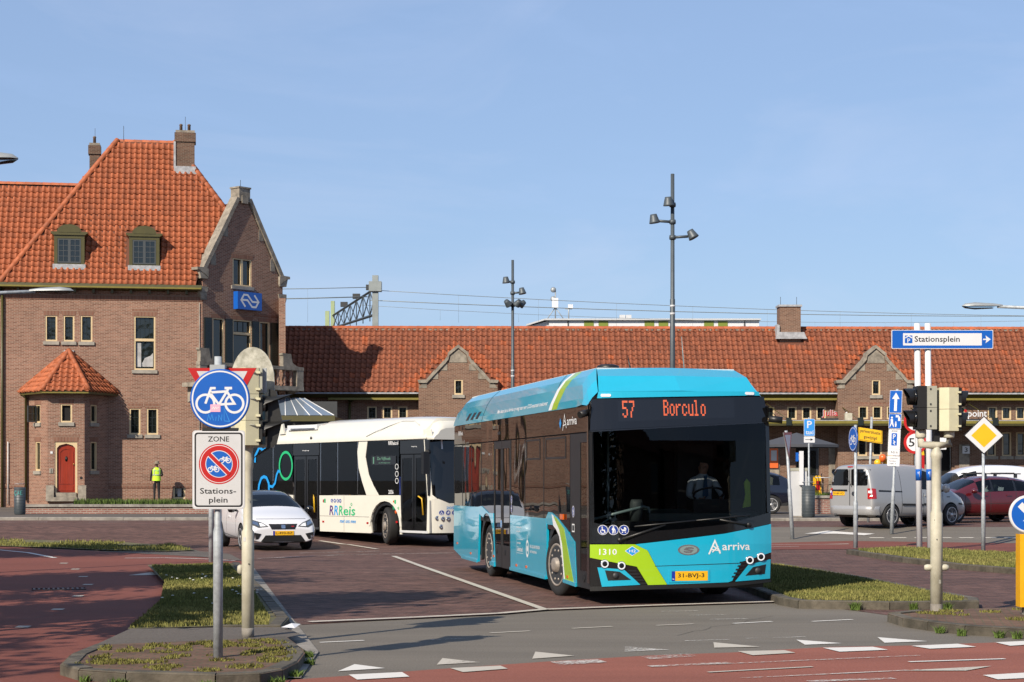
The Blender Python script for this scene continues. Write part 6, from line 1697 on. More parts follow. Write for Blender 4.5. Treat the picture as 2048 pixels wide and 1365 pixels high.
plate(-.26, .26, .385, .49, 'L-490-BZ', 1)
for s in (-1, 1):
    m_ = MB().lathe([(.0, -.1), (.09, -.07), (.11, .0), (.09, .07), (0, .1)], 14, 'y', squash=(.7, .75)).build('door_mirror', 'bus_black', wc, (.72, s * 1.0, 1.0))
    MB().tube([(.72, s * .84, .96), (.72, s * .93, .98)], .03, 6).build('mirror_stem', 'bus_black', m_, (-.72, -s * 1.0, -1.0))
sdeco('door_handle', [(-.35, .80), (-.18, .80), (-.18, .83), (-.35, .83)], 'car_white', -1, .03)
for x in (-.55, .62): sdeco('door_seam', [(x, .3), (x + .012, .3), (x + .012, .92), (x, .92)], 'dark_grey', -1, .002)
sdeco('sill_crease', [(-.9, .36), (.85, .28), (.85, .292), (-.9, .375)], 'dark_grey', -1, .002)
for s in (-1, 1): MB().tube([(.98, s * .1, 1.06), (1.0, s * .62, 1.03)], .012, 5).build('wiper', 'black_plastic', wc)
sdeco('tail_light', [(-1.95, .8), (-1.75, .85), (-1.75, .95), (-1.9, .95)], 'lamp_red', -1, .008)

# silver van seen from behind
st = [(-2.16, .42, .95, 1.70, .78, .60), (-2.12, .32, 1.04, 1.80, .87, .70), (-1.9, .26, 1.06, 1.84, .89, .72), (-.8, .25, 1.05, 1.86, .89, .72), (.12, .25, 1.03, 1.84, .89, .71), (.6, .25, 1.02, 1.76, .885, .66), (1.38, .25, 1.02, 1.12, .87, .74), (1.85, .26, .90, .98, .84, .66), (2.14, .28, .68, .76, .76, .55), (2.2, .34, .5, .56, .64, .45)]
hx, hy = math.cos(math.radians(37)), math.sin(math.radians(37))
sv, deco, sdeco, plate, fr = car('delivery_van', 'silver delivery van with dark rear door windows seen from behind', 'van', (11.55 + .1, 56.4, gz(56)), (hx, hy), st, (4,), (), (5,), 'van_silver', w4(1.33, -1.33, .79, .335, .22))
for a, b in ((.74, .05), (-.06, -.68)): deco('rear_window', rrect(min(a, b), max(a, b), 1.22, 1.70, .05), 'bus_glass_flat', -1, .006, step=(.1, .1))
deco('door_seam', [(-.012, .62), (.012, .62), (.012, 1.74), (-.012, 1.74)], 'dark_grey', -1, .004)
deco('handle_trim', rrect(.1, .7, 1.06, 1.10, .01), 'black_plastic', -1, .03)
plate(.2, .72, .93, 1.04, '59-BFP-VD'.replace('F', ''), -1)
e = deco('emblem', [(-.15 + .065 * math.cos(a), .98 + .065 * math.sin(a)) for a in [2 * PI * i / 20 for i in range(20)]], 'chrome', -1, .012)
xe = fr(-.15, .98, -1)[0] - .014
pp = Print(lambda a, z, k: (xe - .001 * k, -a, z))
pp.stroke([(.15 - .04, 1.02), (.15, .985), (.15 + .04, 1.02)], .012, 'dark_grey', 0); pp.stroke([(.15 - .045, .99), (.15 - .022, .935), (.15, .97), (.15 + .022, .935), (.15 + .045, .99)], .012, 'dark_grey', 0); pp.build('emblem_letters', sv)
bmp = MB().prism([(-2.26, .36), (-2.28, .58), (-2.24, .64), (-2.0, .64), (-2.0, .36)], -.86, .86).build('rear_bumper', 'van_silver', sv, (0, 0, 0)) if False else None
mb = MB(); mb.sm = True
bp = [(-1.85, .885), (-2.02, .87), (-2.13, .80), (-2.19, .6), (-2.215, .3), (-2.22, 0)]
bp = [(x, -y) for x, y in bp] + [(x, y) for x, y in reversed(bp[:-1])]
n_ = len(bp); vs = []
for z, o in ((.36, .03), (.40, .0), (.52, -.012), (.60, .0), (.63, .04)): vs += [(x + o, y * (1 - abs(o) * .4), z) for x, y in bp]
mb.add(vs, [(r_ * n_ + i, r_ * n_ + i + 1, (r_ + 1) * n_ + i + 1, (r_ + 1) * n_ + i) for r_ in range(4) for i in range(n_ - 1)])
mb.build('rear_bumper', 'van_silver', sv)
for s in (-1, 1):
    deco('tail_light', [(s * .70, .83), (s * .84, .83), (s * .84, 1.14), (s * .69, 1.14)], 'lamp_red', -1, .02)
    sdeco('tail_light', [(-2.1, .83), (-1.97, .84), (-1.97, 1.13), (-2.1, 1.14)], 'lamp_red', s, .01)
    deco('indicator_light', [(s * .72, 1.0), (s * .82, 1.0), (s * .82, 1.07), (s * .72, 1.07)], 'lamp_white', -1, .024)
deco('brake_light', rrect(-.1, .1, 1.755, 1.785, .01), 'lamp_red', -1, .02)
MB().tube([(-2.2, -.1, 1.2), (-2.16, .12, 1.45)], .012, 5).build('wiper', 'black_plastic', sv)
MB().tube([(-2.3, .32, .34), (-2.42, .32, .33), (-2.42, .32, .4)], .03, 8).build('tow_bar', 'dark_grey', sv)
sdeco('slide_rail', [(-1.85, 1.04), (-.85, 1.02), (-.85, 1.055), (-1.85, 1.09)], 'black_plastic', -1, .006)
for a, b in ((-.85, .05), (.1, .85)): sdeco('side_moulding', [(a, .63), (b, .61), (b, .67), (a, .69)], 'black_plastic', -1, .02)
sdeco('side_moulding', [(1.72, .64), (1.9, .62), (1.9, .67), (1.72, .69)], 'black_plastic', -1, .02)
for x in (-.88, .08, .95): sdeco('door_seam', [(x, .3), (x + .014, .3), (x + .014, 1.0 if x > 0 else 1.75), (x, 1.0 if x > 0 else 1.75)], 'dark_grey', -1, .002)
for x in (-.12, .2): sdeco('door_handle', [(x - .08, .9), (x + .08, .9), (x + .08, .94), (x - .08, .94)], 'van_silver', -1, .03)
MB().lathe([(0, -.12), (.11, -.09), (.14, 0), (.11, .09), (0, .12)], 14, 'y', squash=(.6, 1.0)).build('door_mirror', 'van_silver', sv, (.88, -1.05, 1.13))
MB().tube([(.88, -.85, 1.05), (.88, -.98, 1.08)], .04, 6).build('mirror_stem', 'black_plastic', sv)
sdeco('side_badge', [(1.15, .86), (1.3, .86), (1.3, .885), (1.15, .885)], 'dark_grey', -1, .006)
sdeco('headlight', [(1.95, .66), (2.12, .58), (2.1, .72), (1.9, .84)], 'lamp_white', -1, .008)

# dark red hatchback
st = [(-2.12, .42, .85, .95, .74, .60), (-2.05, .3, .98, 1.12, .84, .66), (-1.6, .24, 1.02, 1.38, .88, .6), (-.95, .22, 1.0, 1.49, .9, .63), (-.1, .22, .97, 1.51, .9, .63), (.4, .22, .96, 1.45, .9, .6), (1.2, .22, .95, 1.04, .89, .74), (1.7, .24, .84, .91, .86, .66), (2.0, .26, .68, .75, .78, .56), (2.12, .3, .55, .6, .68, .48)]
hd = (-.945, -.327)
rc, deco, sdeco, plate, fr = car('car', 'dark red hatchback with roof bars behind the silver van', 'car', (15.15, 61.2, RISE), hd, st, (2, 3, 4), (), (1, 5), 'car_red', w4(1.3, -1.3, .79, .32))
for x in (-.98, -.12): sdeco('window_pillar', [(x, 1.02), (x + .09, 1.02), (x + .06, 1.38), (x, 1.38)], 'bus_black', 1, .004)
for y in (-.58, .58):
    MB().tube([(-1.3, y, 1.57), (.2, y, 1.58)], .018, 6).build('roof_rail', 'dark_grey', rc)
    for x in (-1.1, .05): MB().box(x - .05, x + .05, y - .03, y + .03, 1.44, 1.58).build('rail_foot', 'dark_grey', rc)
for x in (-1.0, .1): MB().tube([(x, -.66, 1.6), (x, .66, 1.6)], .016, 6).build('roof_bar', 'dark_grey', rc)
MB().lathe([(0, -.1), (.09, -.07), (.12, 0), (.09, .07), (0, .1)], 14, 'y', squash=(1.0, .7)).build('door_mirror', 'car_red', rc, (.72, 1.02, 1.02))
for x in (-.95, .02, .95): sdeco('door_seam', [(x, .32), (x + .014, .32), (x + .014, .98), (x, .98)], 'dark_grey', 1, .002)
for x in (-.75, .15): sdeco('door_handle', [(x, .86), (x + .18, .86), (x + .18, .90), (x, .90)], 'car_red', 1, .03)
sdeco('side_crease', [(-1.7, .62), (1.0, .6), (1.0, .612), (-1.7, .632)], 'dark_grey', 1, .002)
sdeco('tail_light', [(-2.06, .9), (-1.85, .9), (-1.8, 1.02), (-2.0, 1.04)], 'lamp_red', 1, .008)

# white panel van behind
st = [(-2.05, .42, 1.0, 1.62, .76, .6), (-2.0, .3, 1.05, 1.78, .86, .70), (-1.7, .25, 1.06, 1.86, .88, .72), (-.7, .24, 1.05, 1.90, .89, .73), (.1, .24, 1.03, 1.86, .89, .70), (.7, .24, 1.02, 1.66, .88, .64), (1.35, .24, 1.04, 1.16, .87, .74), (1.8, .26, .94, 1.02, .84, .66), (2.05, .28, .7, .8, .76, .56), (2.12, .32, .5, .58, .66, .46)]
wv, deco, sdeco, plate, fr = car('delivery_van', 'white delivery van with its driver window open behind the red car', 'van', (15.95, 65.3, RISE), (-.985, -.17), st, (4, 5), (), (5,), 'car_white', w4(1.3, -1.3, .79, .31))
sdeco('panel_pressing', [(-1.6, 1.2), (-.1, 1.2), (-.1, 1.21), (-1.6, 1.21)], 'sign_grey', 1, .002)
sdeco('panel_pressing', [(-1.5, 1.6), (-.3, 1.62), (-.2, 1.5), (-.19, 1.5), (-.28, 1.635), (-1.5, 1.615)], 'sign_grey', 1, .002)
MB().lathe([(0, -.1), (.12, -.07), (.15, 0), (.12, .07), (0, .1)], 14, 'y', squash=(.7, 1.0)).build('door_mirror', 'car_white', wv, (.95, 1.04, 1.15))
# dark blue estate behind the bus
st = [(-2.3, .45, .9, 1.0, .76, .62), (-2.22, .32, 1.02, 1.2, .86, .68), (-1.7, .28, 1.06, 1.52, .91, .62), (-1.0, .26, 1.04, 1.62, .93, .65), (0, .26, 1.02, 1.65, .93, .65), (.5, .26, 1.0, 1.56, .93, .62), (1.3, .26, 1.0, 1.1, .91, .76), (1.85, .28, .9, .98, .88, .68), (2.2, .3, .74, .82, .8, .58), (2.3, .34, .6, .66, .7, .5)]
nc, deco, sdeco, plate, fr = car('car', 'dark blue car partly hidden behind the turquoise bus', 'car', (8.25, 70.4, RISE + .1), (-1.0, -.02), st, (2, 3, 4), (), (1, 5), 'car_navy', w4(1.4, -1.35, .82, .345))
sdeco('tail_light', [(-2.25, .92), (-2.05, .92), (-2.0, 1.0), (-2.2, 1.02)], 'lamp_red', 1, .008)
# ---------------------------------------------------------------- street furniture
def pole(parent, x, y, z0, z1, r0, r1, zc, m='galvanised', name='pole'):
    """tube with a wider foot sleeve up to zc"""
    if r1 == r0: return MB().tube([(x, y, z0), (x, y, z1)], r0, 14).build(name, m, parent)
    return MB().lathe([(r1, z0), (r1, zc - .03), (r0, zc + .02), (r0, z1)], 16, 'z', (x, y, 0)).build(name, m, parent)

# --- left sign post: yield, cycle path and zone sign on one galvanised pole
sp = thing('sign_post', 'galvanised post with blue bicycle sign above a grey zone sign', 'sign post', (-2.775, 17.7, 0.1))
pole(sp, 0, 0, 0, 2.84, .034, .046, 1.22)
y = -.06
f = MB().prism([(-.285, .30)] and [(.03 - .325, 2.735), (.03 + .325, 2.735), (.03 + .02, 2.16), (.03 - .02, 2.16)], .055, .075).build('yield_sign', 'sign_back', sp)
p = Print(lambda x, z, k: (x, .053 - .001 * k, z)); p.poly([(.03 - .325, 2.735), (.03 + .325, 2.735), (.03, 2.14)], 'sign_red', 0); p.poly([(.03 - .24, 2.705), (.03 + .24, 2.705), (.03, 2.23)], 'sign_grey', 1); p.build('yield_face', f)
MB().box(-.07, .07, -.05, .06, 2.70, 2.76).build('clamp', 'sign_back', sp)
d = MB().lathe([(.278, -.055), (.282, -.06), (.282, -.072), (.275, -.078)], 48, 'y', (.03, 0, 2.437)).build('bicycle_sign', 'sign_blue', sp)
p = Print(lambda x, z, k: (x, -.0792 - .0008 * k, z))
p.disk(.03, 2.437, .274, 'sign_blue', 0, 48); p.ring(.03, 2.437, .252, .266, 'sign_white', 1, 48); bike(p, .03, 2.45, .44, 'sign_white', 1, .05)
p.rect(-.06, .035, 2.315, 2.385, 'pink_sticker', 2)
p.stroke([(-.045, 2.34), (-.03, 2.36), (-.02, 2.34), (-.01, 2.36), (0, 2.345), (.02, 2.36)], .006, 'sign_white', 3)
for pts in ([(-.09, 2.225), (-.075, 2.29), (-.06, 2.24), (-.045, 2.29), (-.03, 2.235)], [(-.01, 2.23), (-.005, 2.27)], [(.015, 2.23), (.02, 2.285), (.045, 2.235), (.05, 2.29)], [(.07, 2.235), (.07, 2.35), (.11, 2.25), (.12, 2.225), (.07, 2.23)]): p.stroke(pts, .006, 'sign_lightblue', 2)
p.build('bicycle_face', d)
MB().box(-.14, .2, -.062, -.03, 2.135, 2.165).build('sign_rail', 'black_plastic', sp)
zs = MB().prism(rrect(-.232, .262, 1.40, 2.142, .03), -.062, -.046).build('zone_sign', 'sign_grey', sp)
p = Print(lambda x, z, k: (x, -.0635 - .0008 * k, z))
p.poly(rrect(-.222, .252, 1.41, 2.132, .03), 'sign_white', 0); p.poly(rrect(-.212, .242, 1.42, 2.122, .03), 'sign_black', 1); p.poly(rrect(-.196, .226, 1.436, 2.106, .02), 'sign_grey', 2)
p.text('ZONE', -.085, .115, 2.035, 2.085, 'sign_black', 3); p.text('Stations-', -.16, .18, 1.545, 1.60, 'sign_black', 3); p.text('plein', -.075, .10, 1.445, 1.515, 'sign_black', 3)
cx, cz = .02, 1.825
p.disk(cx, cz, .19, 'sign_red', 3, 48); p.disk(cx, cz, .178, 'sign_white', 4, 48); p.disk(cx, cz, .172, 'sign_red', 5, 48); p.disk(cx, cz, .128, 'sign_white', 6, 40); p.disk(cx, cz, .122, 'sign_blue', 7, 40)
c_ = math.cos(PI / 4)
p.stroke([(cx - .125 * c_, cz + .125 * c_), (cx + .125 * c_, cz - .125 * c_)], .05, 'sign_white', 8); p.stroke([(cx - .14 * c_, cz + .14 * c_), (cx + .14 * c_, cz - .14 * c_)], .036, 'sign_red', 9)
bike(p, cx - .052, cz - .04, .10, 'sign_white', 8, .08); bike(p, cx + .057, cz + .045, .10, 'sign_white', 8, .08)
p.build('zone_face', zs)

# --- thin post further back
t = thing('sign_post', 'thin galvanised post on the left lawn behind the zone sign', 'sign post', (-6.37, 39.71, 0.0))
pole(t, 0, 0, 0, 2.3, .055, .055, 1)
MB().box(-.2, .2, .06, .08, 1.7, 2.2).build('sign_back_plate', 'sign_back', t)

# --- left traffic light, seen from behind
tl = thing('traffic_light', 'cream traffic light pole with rounded back board left of the white car', 'traffic light', (-2.81, 19.95, 0.1))
MB().lathe([(.066, -.05), (.066, 1.12), (.050, 1.15), (.050, 1.78), (.058, 1.80), (.058, 1.9), (.05, 1.93), (.055, 2.0), (.062, 2.02), (.062, 2.1)], 18, 'z', (.0, 0, 0)).build('pole', 'cream_pole', tl)
MB().lathe([(.0665, 0), (.0668, .06), (.0665, .1)], 18, 'z').build('base_band', 'concrete', tl)
bp_ = [(-.25, 2.18), (.22, 2.18), (.22, 2.68)] + [(-.015 + .235 * math.cos(a), 2.70 + .36 * math.sin(a)) for a in [PI * i / 16 for i in range(17)]] + [(-.25, 2.68)]
bp_ = [(-.23, 2.02), (.24, 2.02), (.24, 2.72)] + [(.005 + .235 * math.cos(a), 2.75 + .36 * math.sin(a)) for a in [PI * i / 16 for i in range(17)]] + [(-.23, 2.72)]
MB().prism(bp_, .33, .36).build('back_board', 'backplate', tl)
for i, (z0, z1) in enumerate(((2.04, 2.30), (2.304, 2.58), (2.584, 2.86))):
    h = MB().prism([(-.13, -.07), (.0, -.17), (.13, -.10), (.13, .18), (-.1, .2)], z0, z1, 'xy').build('signal_housing', 'signal_cream', tl)
    MB().box(.131, .165, -.09, .17, z0 + .01, z1 - .005).build('signal_door', 'black_plastic' if i < 2 else 'signal_grey', h)
    for z in (z0 + .05, z1 - .05): MB().box(.10, .15, -.125, -.10, z - .012, z + .012).build('hinge', 'signal_cream', h)
    MB().box(.03, .09, -.152, -.14, z1 - .05, z1 - .035).build('latch', 'signal_grey', h)
for z0 in (2.06, 2.33):
    v = MB(); n = 14; L_ = .3
    ring = lambda x, r: [(x, .04 + r * math.cos(a), z0 + .12 + r * math.sin(a)) for a in [-.5 + (PI + 1.0) * i / n for i in range(n + 1)]]
    a = ring(.166, .115); b = [(.166 + L_ * max(.1, math.sin(max(0, min(PI, -.5 + (PI + 1.0) * i / n)))), q[1], q[2] + .02) for i, q in enumerate(ring(.166, .115))]
    v.add(a + b, [(i, i + 1, n + 2 + i, n + 1 + i) for i in range(n)]); v.build('visor', 'black_plastic', tl)
MB().prism([(.05, 1.9), (.3, 2.05), (.36, 2.3), (.30, 2.62), (.22, 2.64), (.2, 2.02), (.1, 1.95)], .02, .05).build('signal_shield', 'black_plastic', tl)
MB().box(.165, .2, -.03, .0, 2.6, 2.86).build('side_frame', 'sign_back', tl)
MB().lathe([(.0, -.115), (.022, -.11), (.03, -.09), (.03, -.06)], 12, 'x', (.0, 0, .72), squash=(1, 1.7)).build('push_knob', 'cream_pole', tl)
MB().lathe([(.008, -.068), (.008, -.064)], 8, 'y', (.02, 0, .78)).build('door_lock', 'black_plastic', tl)

for z_, a_, w_, m_ in ((1.02, -2.0, .035, 'sign_grey'), (1.45, -1.3, .02, 'backplate')): MB().add([(.0675 * math.cos(a_ + d), .0675 * math.sin(a_ + d), z_ + h) for h in (0, w_ * 1.3) for d in (-w_ * 6, 0, w_ * 6)], [(0, 1, 4, 3), (1, 2, 5, 4)]).build('sticker', m_, tl)
# --- right traffic light with two heads
tr = thing('traffic_light', 'cream traffic light pole on the right with two signal heads on a fork', 'traffic light', (5.41, 23.9, 0.1))
MB().lathe([(.078, -.05), (.078, 1.24), (.062, 1.28), (.062, 1.93), (.075, 1.96), (.075, 2.0), (.05, 2.06), (.045, 2.1)], 18, 'z').build('pole', 'cream_pole', tr)
MB().lathe([(.0785, -.04), (.0788, .05), (.0785, .09)], 18, cap=False).build('base_band', 'concrete', tr)
for z_, a_, w_, m_ in ((.9, -1.7, .012, 'dark_grey'), (.35, -1.2, .03, 'backplate'), (1.15, -2.1, .008, 'dark_grey')): MB().add([(.0795 * math.cos(a_ + d), .0795 * math.sin(a_ + d), z_ + h) for h in (0, w_ * 1.6) for d in (-w_ * 7, 0, w_ * 7)], [(0, 1, 4, 3), (1, 2, 5, 4)]).build('sticker', m_, tr)
MB().tube([(-.2, 0, 2.3), (-.2, 0, 2.12), (.0, 0, 2.105), (.16, 0, 2.12), (.16, 0, 2.35)], .052, 12).build('fork', 'cream_pole', tr)
for x in (-.2, .16): MB().lathe([(.062, 2.2), (.07, 2.22), (.07, 2.3), (.05, 2.31)], 14, 'z', (x, 0, 0)).build('collar', 'cream_pole', tr)
for x in (-.12, .12): MB().lathe([(.02, -.06), (.042, -.03), (.042, .02), (.03, .05), (0, .055)] if x > 0 else [(0, -.055), (.03, -.05), (.042, -.02), (.042, .03), (.02, .06)], 12, 'x', (x * .85, 0, .55)).build('push_button', 'cream_pole', tr)
for i, (z0, z1) in enumerate(((2.31, 2.583), (2.588, 2.86))):
    h = MB().box(-.15, -.02, -.12, .14, z0, z1).build('signal_housing', 'signal_grey', tr)
    MB().box(-.27, -.152, -.13, .15, z0, z1).build('signal_door', 'black_plastic', h)
    for z in (z0 + .04, z1 - .04): MB().box(-.11, -.09, -.126, -.12, z - .012, z + .012).build('screw', 'dark_grey', h)
    vs = MB(); n = 16; zc = (z0 + z1) / 2
    MB().lathe([(.0, .02), (.095, .02), (.1, 0)], 20, 'x', (-.30, -.06, zc)).build('lens', 'bus_black', h)
    a = [(-.27, -.02 + .11 * math.cos(q), zc + .105 * math.sin(q)) for q in [2 * PI * k / n for k in range(n)]]
    b = [(-.44 + .06 * (1 - max(0, math.sin(q))), -.08 + .11 * math.cos(q), zc + .105 * math.sin(q)) for q in [2 * PI * k / n for k in range(n)]]
    vs.add(a + b, [(k, (k + 1) % n, n + (k + 1) % n, n + k) for k in range(n)], True); vs.build('visor', 'black_plastic', h)
    h = MB().prism([(.02, -.08), (.13, -.14), (.26, -.10), (.26, .14), (.02, .14)], z0 - .02, z1 - .02, 'xy').build('signal_housing', 'signal_cream', tr)
    MB().box(.262, .30, -.1, .14, z0 - .015, z1 - .025).build('signal_door', 'black_plastic', h)
    a = [(.30, -.0 + .11 * math.cos(q), zc - .02 + .1 * math.sin(q)) for q in [2 * PI * k / n for k in range(n)]]
    b = [(.36 + .05 * max(0, math.sin(q)), .02 + .11 * math.cos(q), zc - .02 + .1 * math.sin(q)) for q in [2 * PI * k / n for k in range(n)]]
    vs = MB(); vs.add(a + b, [(k, (k + 1) % n, n + (k + 1) % n, n + k) for k in range(n)], True); vs.build('visor', 'black_plastic', h)
    for z in (z0 + .04, z1 - .08): MB().box(.245, .285, -.135, -.11, z - .012, z + .012).build('hinge', 'signal_cream', h)
MB().box(-.03, .04, -.02, .12, 2.12, 2.36).build('cable_box', 'black_plastic', tr)

# --- direction sign on twin white posts
ds = thing('direction_sign', 'long blue and white parking direction sign on twin white posts', 'sign', (10.0, 46.0, gz(46)))
for x in (-.02, .24): 
    q = MB().tube([(x + .03, .06, .0), (x - .03, .06, 5.58)], .074, 14).build('post', 'sign_white', ds)
    MB().tube([(x + .0115, .06, 1.72), (x + .0085, .06, 2.0)], .0755, 14).build('blue_band', 'sign_blue', q)
    MB().tube([(x + .0115, -.0165, 1.8), (x + .0085, -.0165, 1.95)], .006, 5).build('band_mark', 'sign_white', q)
pb = MB().prism(rrect(-.70, 1.79, 4.95, 5.41, .03), -.06, -.02).build('sign_panel', 'sign_white', ds)
p = Print(lambda x, z, k: (x, -.0612 - .0015 * k, z))
p.poly(rrect(-.685, 1.775, 4.963, 5.397, .025), 'sign_blue', 0); p.poly(rrect(-.42, 1.51, 5.03, 5.33, .01), 'sign_white', 1)
p.poly(rrect(-.375, -.19, 5.085, 5.275, .01), 'sign_blue', 2); p.stroke([(-.365, 5.215), (-.2825, 5.265), (-.2, 5.215)], .028, 'sign_white', 3); p.text('P', -.315, -.245, 5.095, 5.2, 'sign_white', 3)
p.text('Stationsplein', -.14, .97, 5.075, 5.26, 'sign_black', 2)
p.poly([(1.54, 5.165), (1.62, 5.165), (1.60, 5.085), (1.73, 5.18), (1.60, 5.275), (1.62, 5.195), (1.54, 5.195)], 'sign_white', 1); p.build('sign_face', pb)

# --- priority road sign
pr = thing('priority_sign', 'yellow and white diamond priority road sign on a galvanised post', 'sign', (11.06, 44.0, .08))
pole(pr, 0, 0, 0, 2.7, .034, .05, 1.2)
d = MB().prism([(0, 2.26), (.47, 2.70), (0, 3.16), (-.47, 2.70)], -.06, -.04).build('sign_panel', 'sign_black', pr)
p = Print(lambda x, z, k: (x, -.0612 - .0012 * k, z)); p.poly([(0, 2.285), (.445, 2.70), (0, 3.135), (-.445, 2.70)], 'sign_white', 0); p.poly([(0, 2.42), (.30, 2.70), (0, 2.99), (-.30, 2.70)], 'sign_yellow', 1); p.build('sign_face', d)

# --- bicycle sign turned sideways
bs = thing('bicycle_sign', 'round blue bicycle sign turned sideways on a thin post before the silver van', 'sign', (8.52, 46.5, .05), math.radians(-80))
pole(bs, 0, 0, 0, 3.05, .038, .055, 1.15)
d = MB().lathe([(.30, -.05), (.305, -.055), (.305, -.065), (.30, -.07)], 40, 'y', (0, 0, 2.7)).build('sign_panel', 'sign_blue', bs)
p = Print(lambda x, z, k: (x, -.0712 - .001 * k, z)); p.disk(0, 2.7, .295, 'sign_blue', 0, 40); p.ring(0, 2.7, .27, .285, 'sign_white', 1, 40); bike(p, 0, 2.7, .42, 'sign_white', 1, .06); p.build('sign_face', d)

# --- leaning one-way and zone signs
os_ = thing('sign_post', 'leaning post with blue one way sign above a white parking zone plate', 'sign post', (10.77, 53.2, gz(53.2) + .02), tilt=(0, math.radians(2.6), math.radians(-42)))
pole(os_, 0, 0, 0, 4.1, .04, .055, 1.3)
for nm, z0, z1, m in (('one_way_sign', 3.42, 4.06, 'sign_blue'), ('play_street_sign', 2.98, 3.40, 'sign_blue'), ('zone_sign', 2.22, 2.96, 'sign_white'), ('notice_plate', 1.92, 2.2, 'sign_white')):
    w = .2 if nm != 'zone_sign' else .19
    d = MB().prism(rrect(-w, w, z0, z1, .02), -.06, -.045).build(nm, 'sign_white', os_)
    p = Print(lambda x, z, k: (x, -.0612 - .0012 * k, z))
    if m == 'sign_blue': p.poly(rrect(-w + .01, w - .01, z0 + .01, z1 - .01, .02), m, 0)
    if nm == 'one_way_sign': p.poly([(-.045, 3.48), (.045, 3.48), (.045, 3.82), (.12, 3.82), (0, 4.0), (-.12, 3.82), (-.045, 3.82)], 'sign_white', 1)
    if nm == 'play_street_sign':
        p.disk(-.1, 3.29, .03, 'sign_white', 1, 10); p.poly([(-.14, 3.25), (-.07, 3.25), (-.05, 3.12), (-.02, 3.03), (-.05, 3.03), (-.1, 3.12), (-.14, 3.03), (-.17, 3.03), (-.13, 3.14)], 'sign_white', 1)
        p.disk(.03, 3.16, .022, 'sign_white', 1, 10); p.poly([(.0, 3.13), (.06, 3.13), (.05, 3.03), (.01, 3.03)], 'sign_white', 1)
        p.poly([(.1, 3.2), (.17, 3.2), (.17, 3.28), (.135, 3.34), (.1, 3.28)], 'sign_white', 1); p.rect(.02, .12, 3.3, 3.36, 'sign_white', 1)
    if nm == 'zone_sign':
        p.text('ZONE', -.1, .1, 2.89, 2.93, 'sign_black', 0); p.rect(-.09, .09, 2.5, 2.85, 'sign_blue', 0); p.text('P', -.045, .045, 2.68, 2.82, 'sign_white', 1); p.stroke([(-.03, 2.64), (.03, 2.6), (-.02, 2.57), (.03, 2.53)], .025, 'sign_white', 1)
        p.rect(-.17, .17, 2.40, 2.404, 'sign_black', 0); p.text('9-21 h', -.09, .12, 2.28, 2.34, 'dark_grey', 0)
    if nm == 'notice_plate':
        for j, tx in enumerate(('vergunning', 'houders', 'vak 1')): p.text(tx, -.13, .13 if j == 0 else .08, 2.12 - j * .075, 2.155 - j * .075, 'dark_grey', 0)
    if p.mb.v: p.build('sign_face', d)

# --- speed sign and distance plate behind the traffic light
ss = thing('speed_sign', 'round red rimmed weight limit signs half hidden behind the right traffic light', 'sign', (12.28, 57, RISE), math.radians(-8))
pole(ss, .0, 0, 0, 3.3, .04, .055, 1.2)
for zc, tx in ((2.52, '55'), (3.15, None)):
    d = MB().lathe([(.345, -.05), (.35, -.055), (.35, -.062), (.345, -.066)], 36, 'y', (-.02, 0, zc)).build('sign_panel', 'sign_red', ss)
    p = Print(lambda x, z, k: (x, -.0672 - .0012 * k, z)); p.disk(-.02, zc, .34, 'sign_red', 0, 36); p.disk(-.02, zc, .265, 'sign_white', 1, 36)
    if tx: p.text(tx, -.22, .17, zc - .13, zc + .13, 'sign_black', 2)
    p.build('sign_face', d)
d = MB().prism(rrect(.3, .9, 2.3, 2.66, .03), -.05, -.035).build('distance_plate', 'sign_white', ss)
p = Print(lambda x, z, k: (x, -.0512 - .0012 * k, z)); p.text('m', .7, .85, 2.38, 2.52, 'sign_black', 0); p.build('plate_text', d)

# --- yellow notice
yn = thing('notice_sign', 'yellow notice board about changed parking on a crooked thin pole', 'sign', (11.55, 60.5, RISE), math.radians(-6))
MB().tube([(-.05, .05, 0), (.06, .05, 3.75 - RISE)], .04, 10).build('pole', 'galvanised', yn)
d = MB().prism([(-.37, 2.66), (.39, 2.54), (.39, 2.96), (-.37, 3.08)], -.03, .0).build('sign_panel', 'sign_yellow', yn)
p = Print(lambda x, z, k: (x, -.0315 - .0012 * k, z - .158 * x))
p.text('parkeersituatie', -.31, .33, 2.84, 2.98, 'sign_black', 0); p.text('gewijzigd', -.2, .22, 2.66, 2.80, 'sign_black', 0)
p.stroke([(-.35, 2.63), (.37, 2.63), (.37, 3.03), (-.35, 3.03)], .012, 'sign_black', 0, True); p.build('lettering', d)

# --- taxi stand sign
tx = thing('taxi_sign', 'blue and white taxi stand sign on a thin post above the bin', 'sign', (10.37, 65.5, RISE + .1))
pole(tx, 0, 0, 0, 3.45, .03, .05, 1.4)
d = MB().prism(rrect(-.18, .2, 2.80, 3.40, .03), -.05, -.035).build('sign_panel', 'sign_white', tx)
p = Print(lambda x, z, k: (x, -.0512 - .0012 * k, z)); p.poly(rrect(-.17, .19, 2.81, 3.39, .025), 'sign_lightblue', 0); p.text('P', -.07, .10, 3.08, 3.33, 'sign_white', 1); p.text('taxi', -.12, .15, 2.86, 3.0, 'sign_white', 1); p.build('sign_face', d)
d = MB().prism(rrect(-.18, .2, 2.57, 2.785, .02), -.05, -.035).build('arrow_plate', 'sign_white', tx)
p = Print(lambda x, z, k: (x, -.0512 - .0012 * k, z)); p.poly([(-.13, 2.665), (.05, 2.665), (.05, 2.63), (.15, 2.675), (.05, 2.72), (.05, 2.685), (-.13, 2.685)], 'sign_black', 0); p.build('arrow', d)

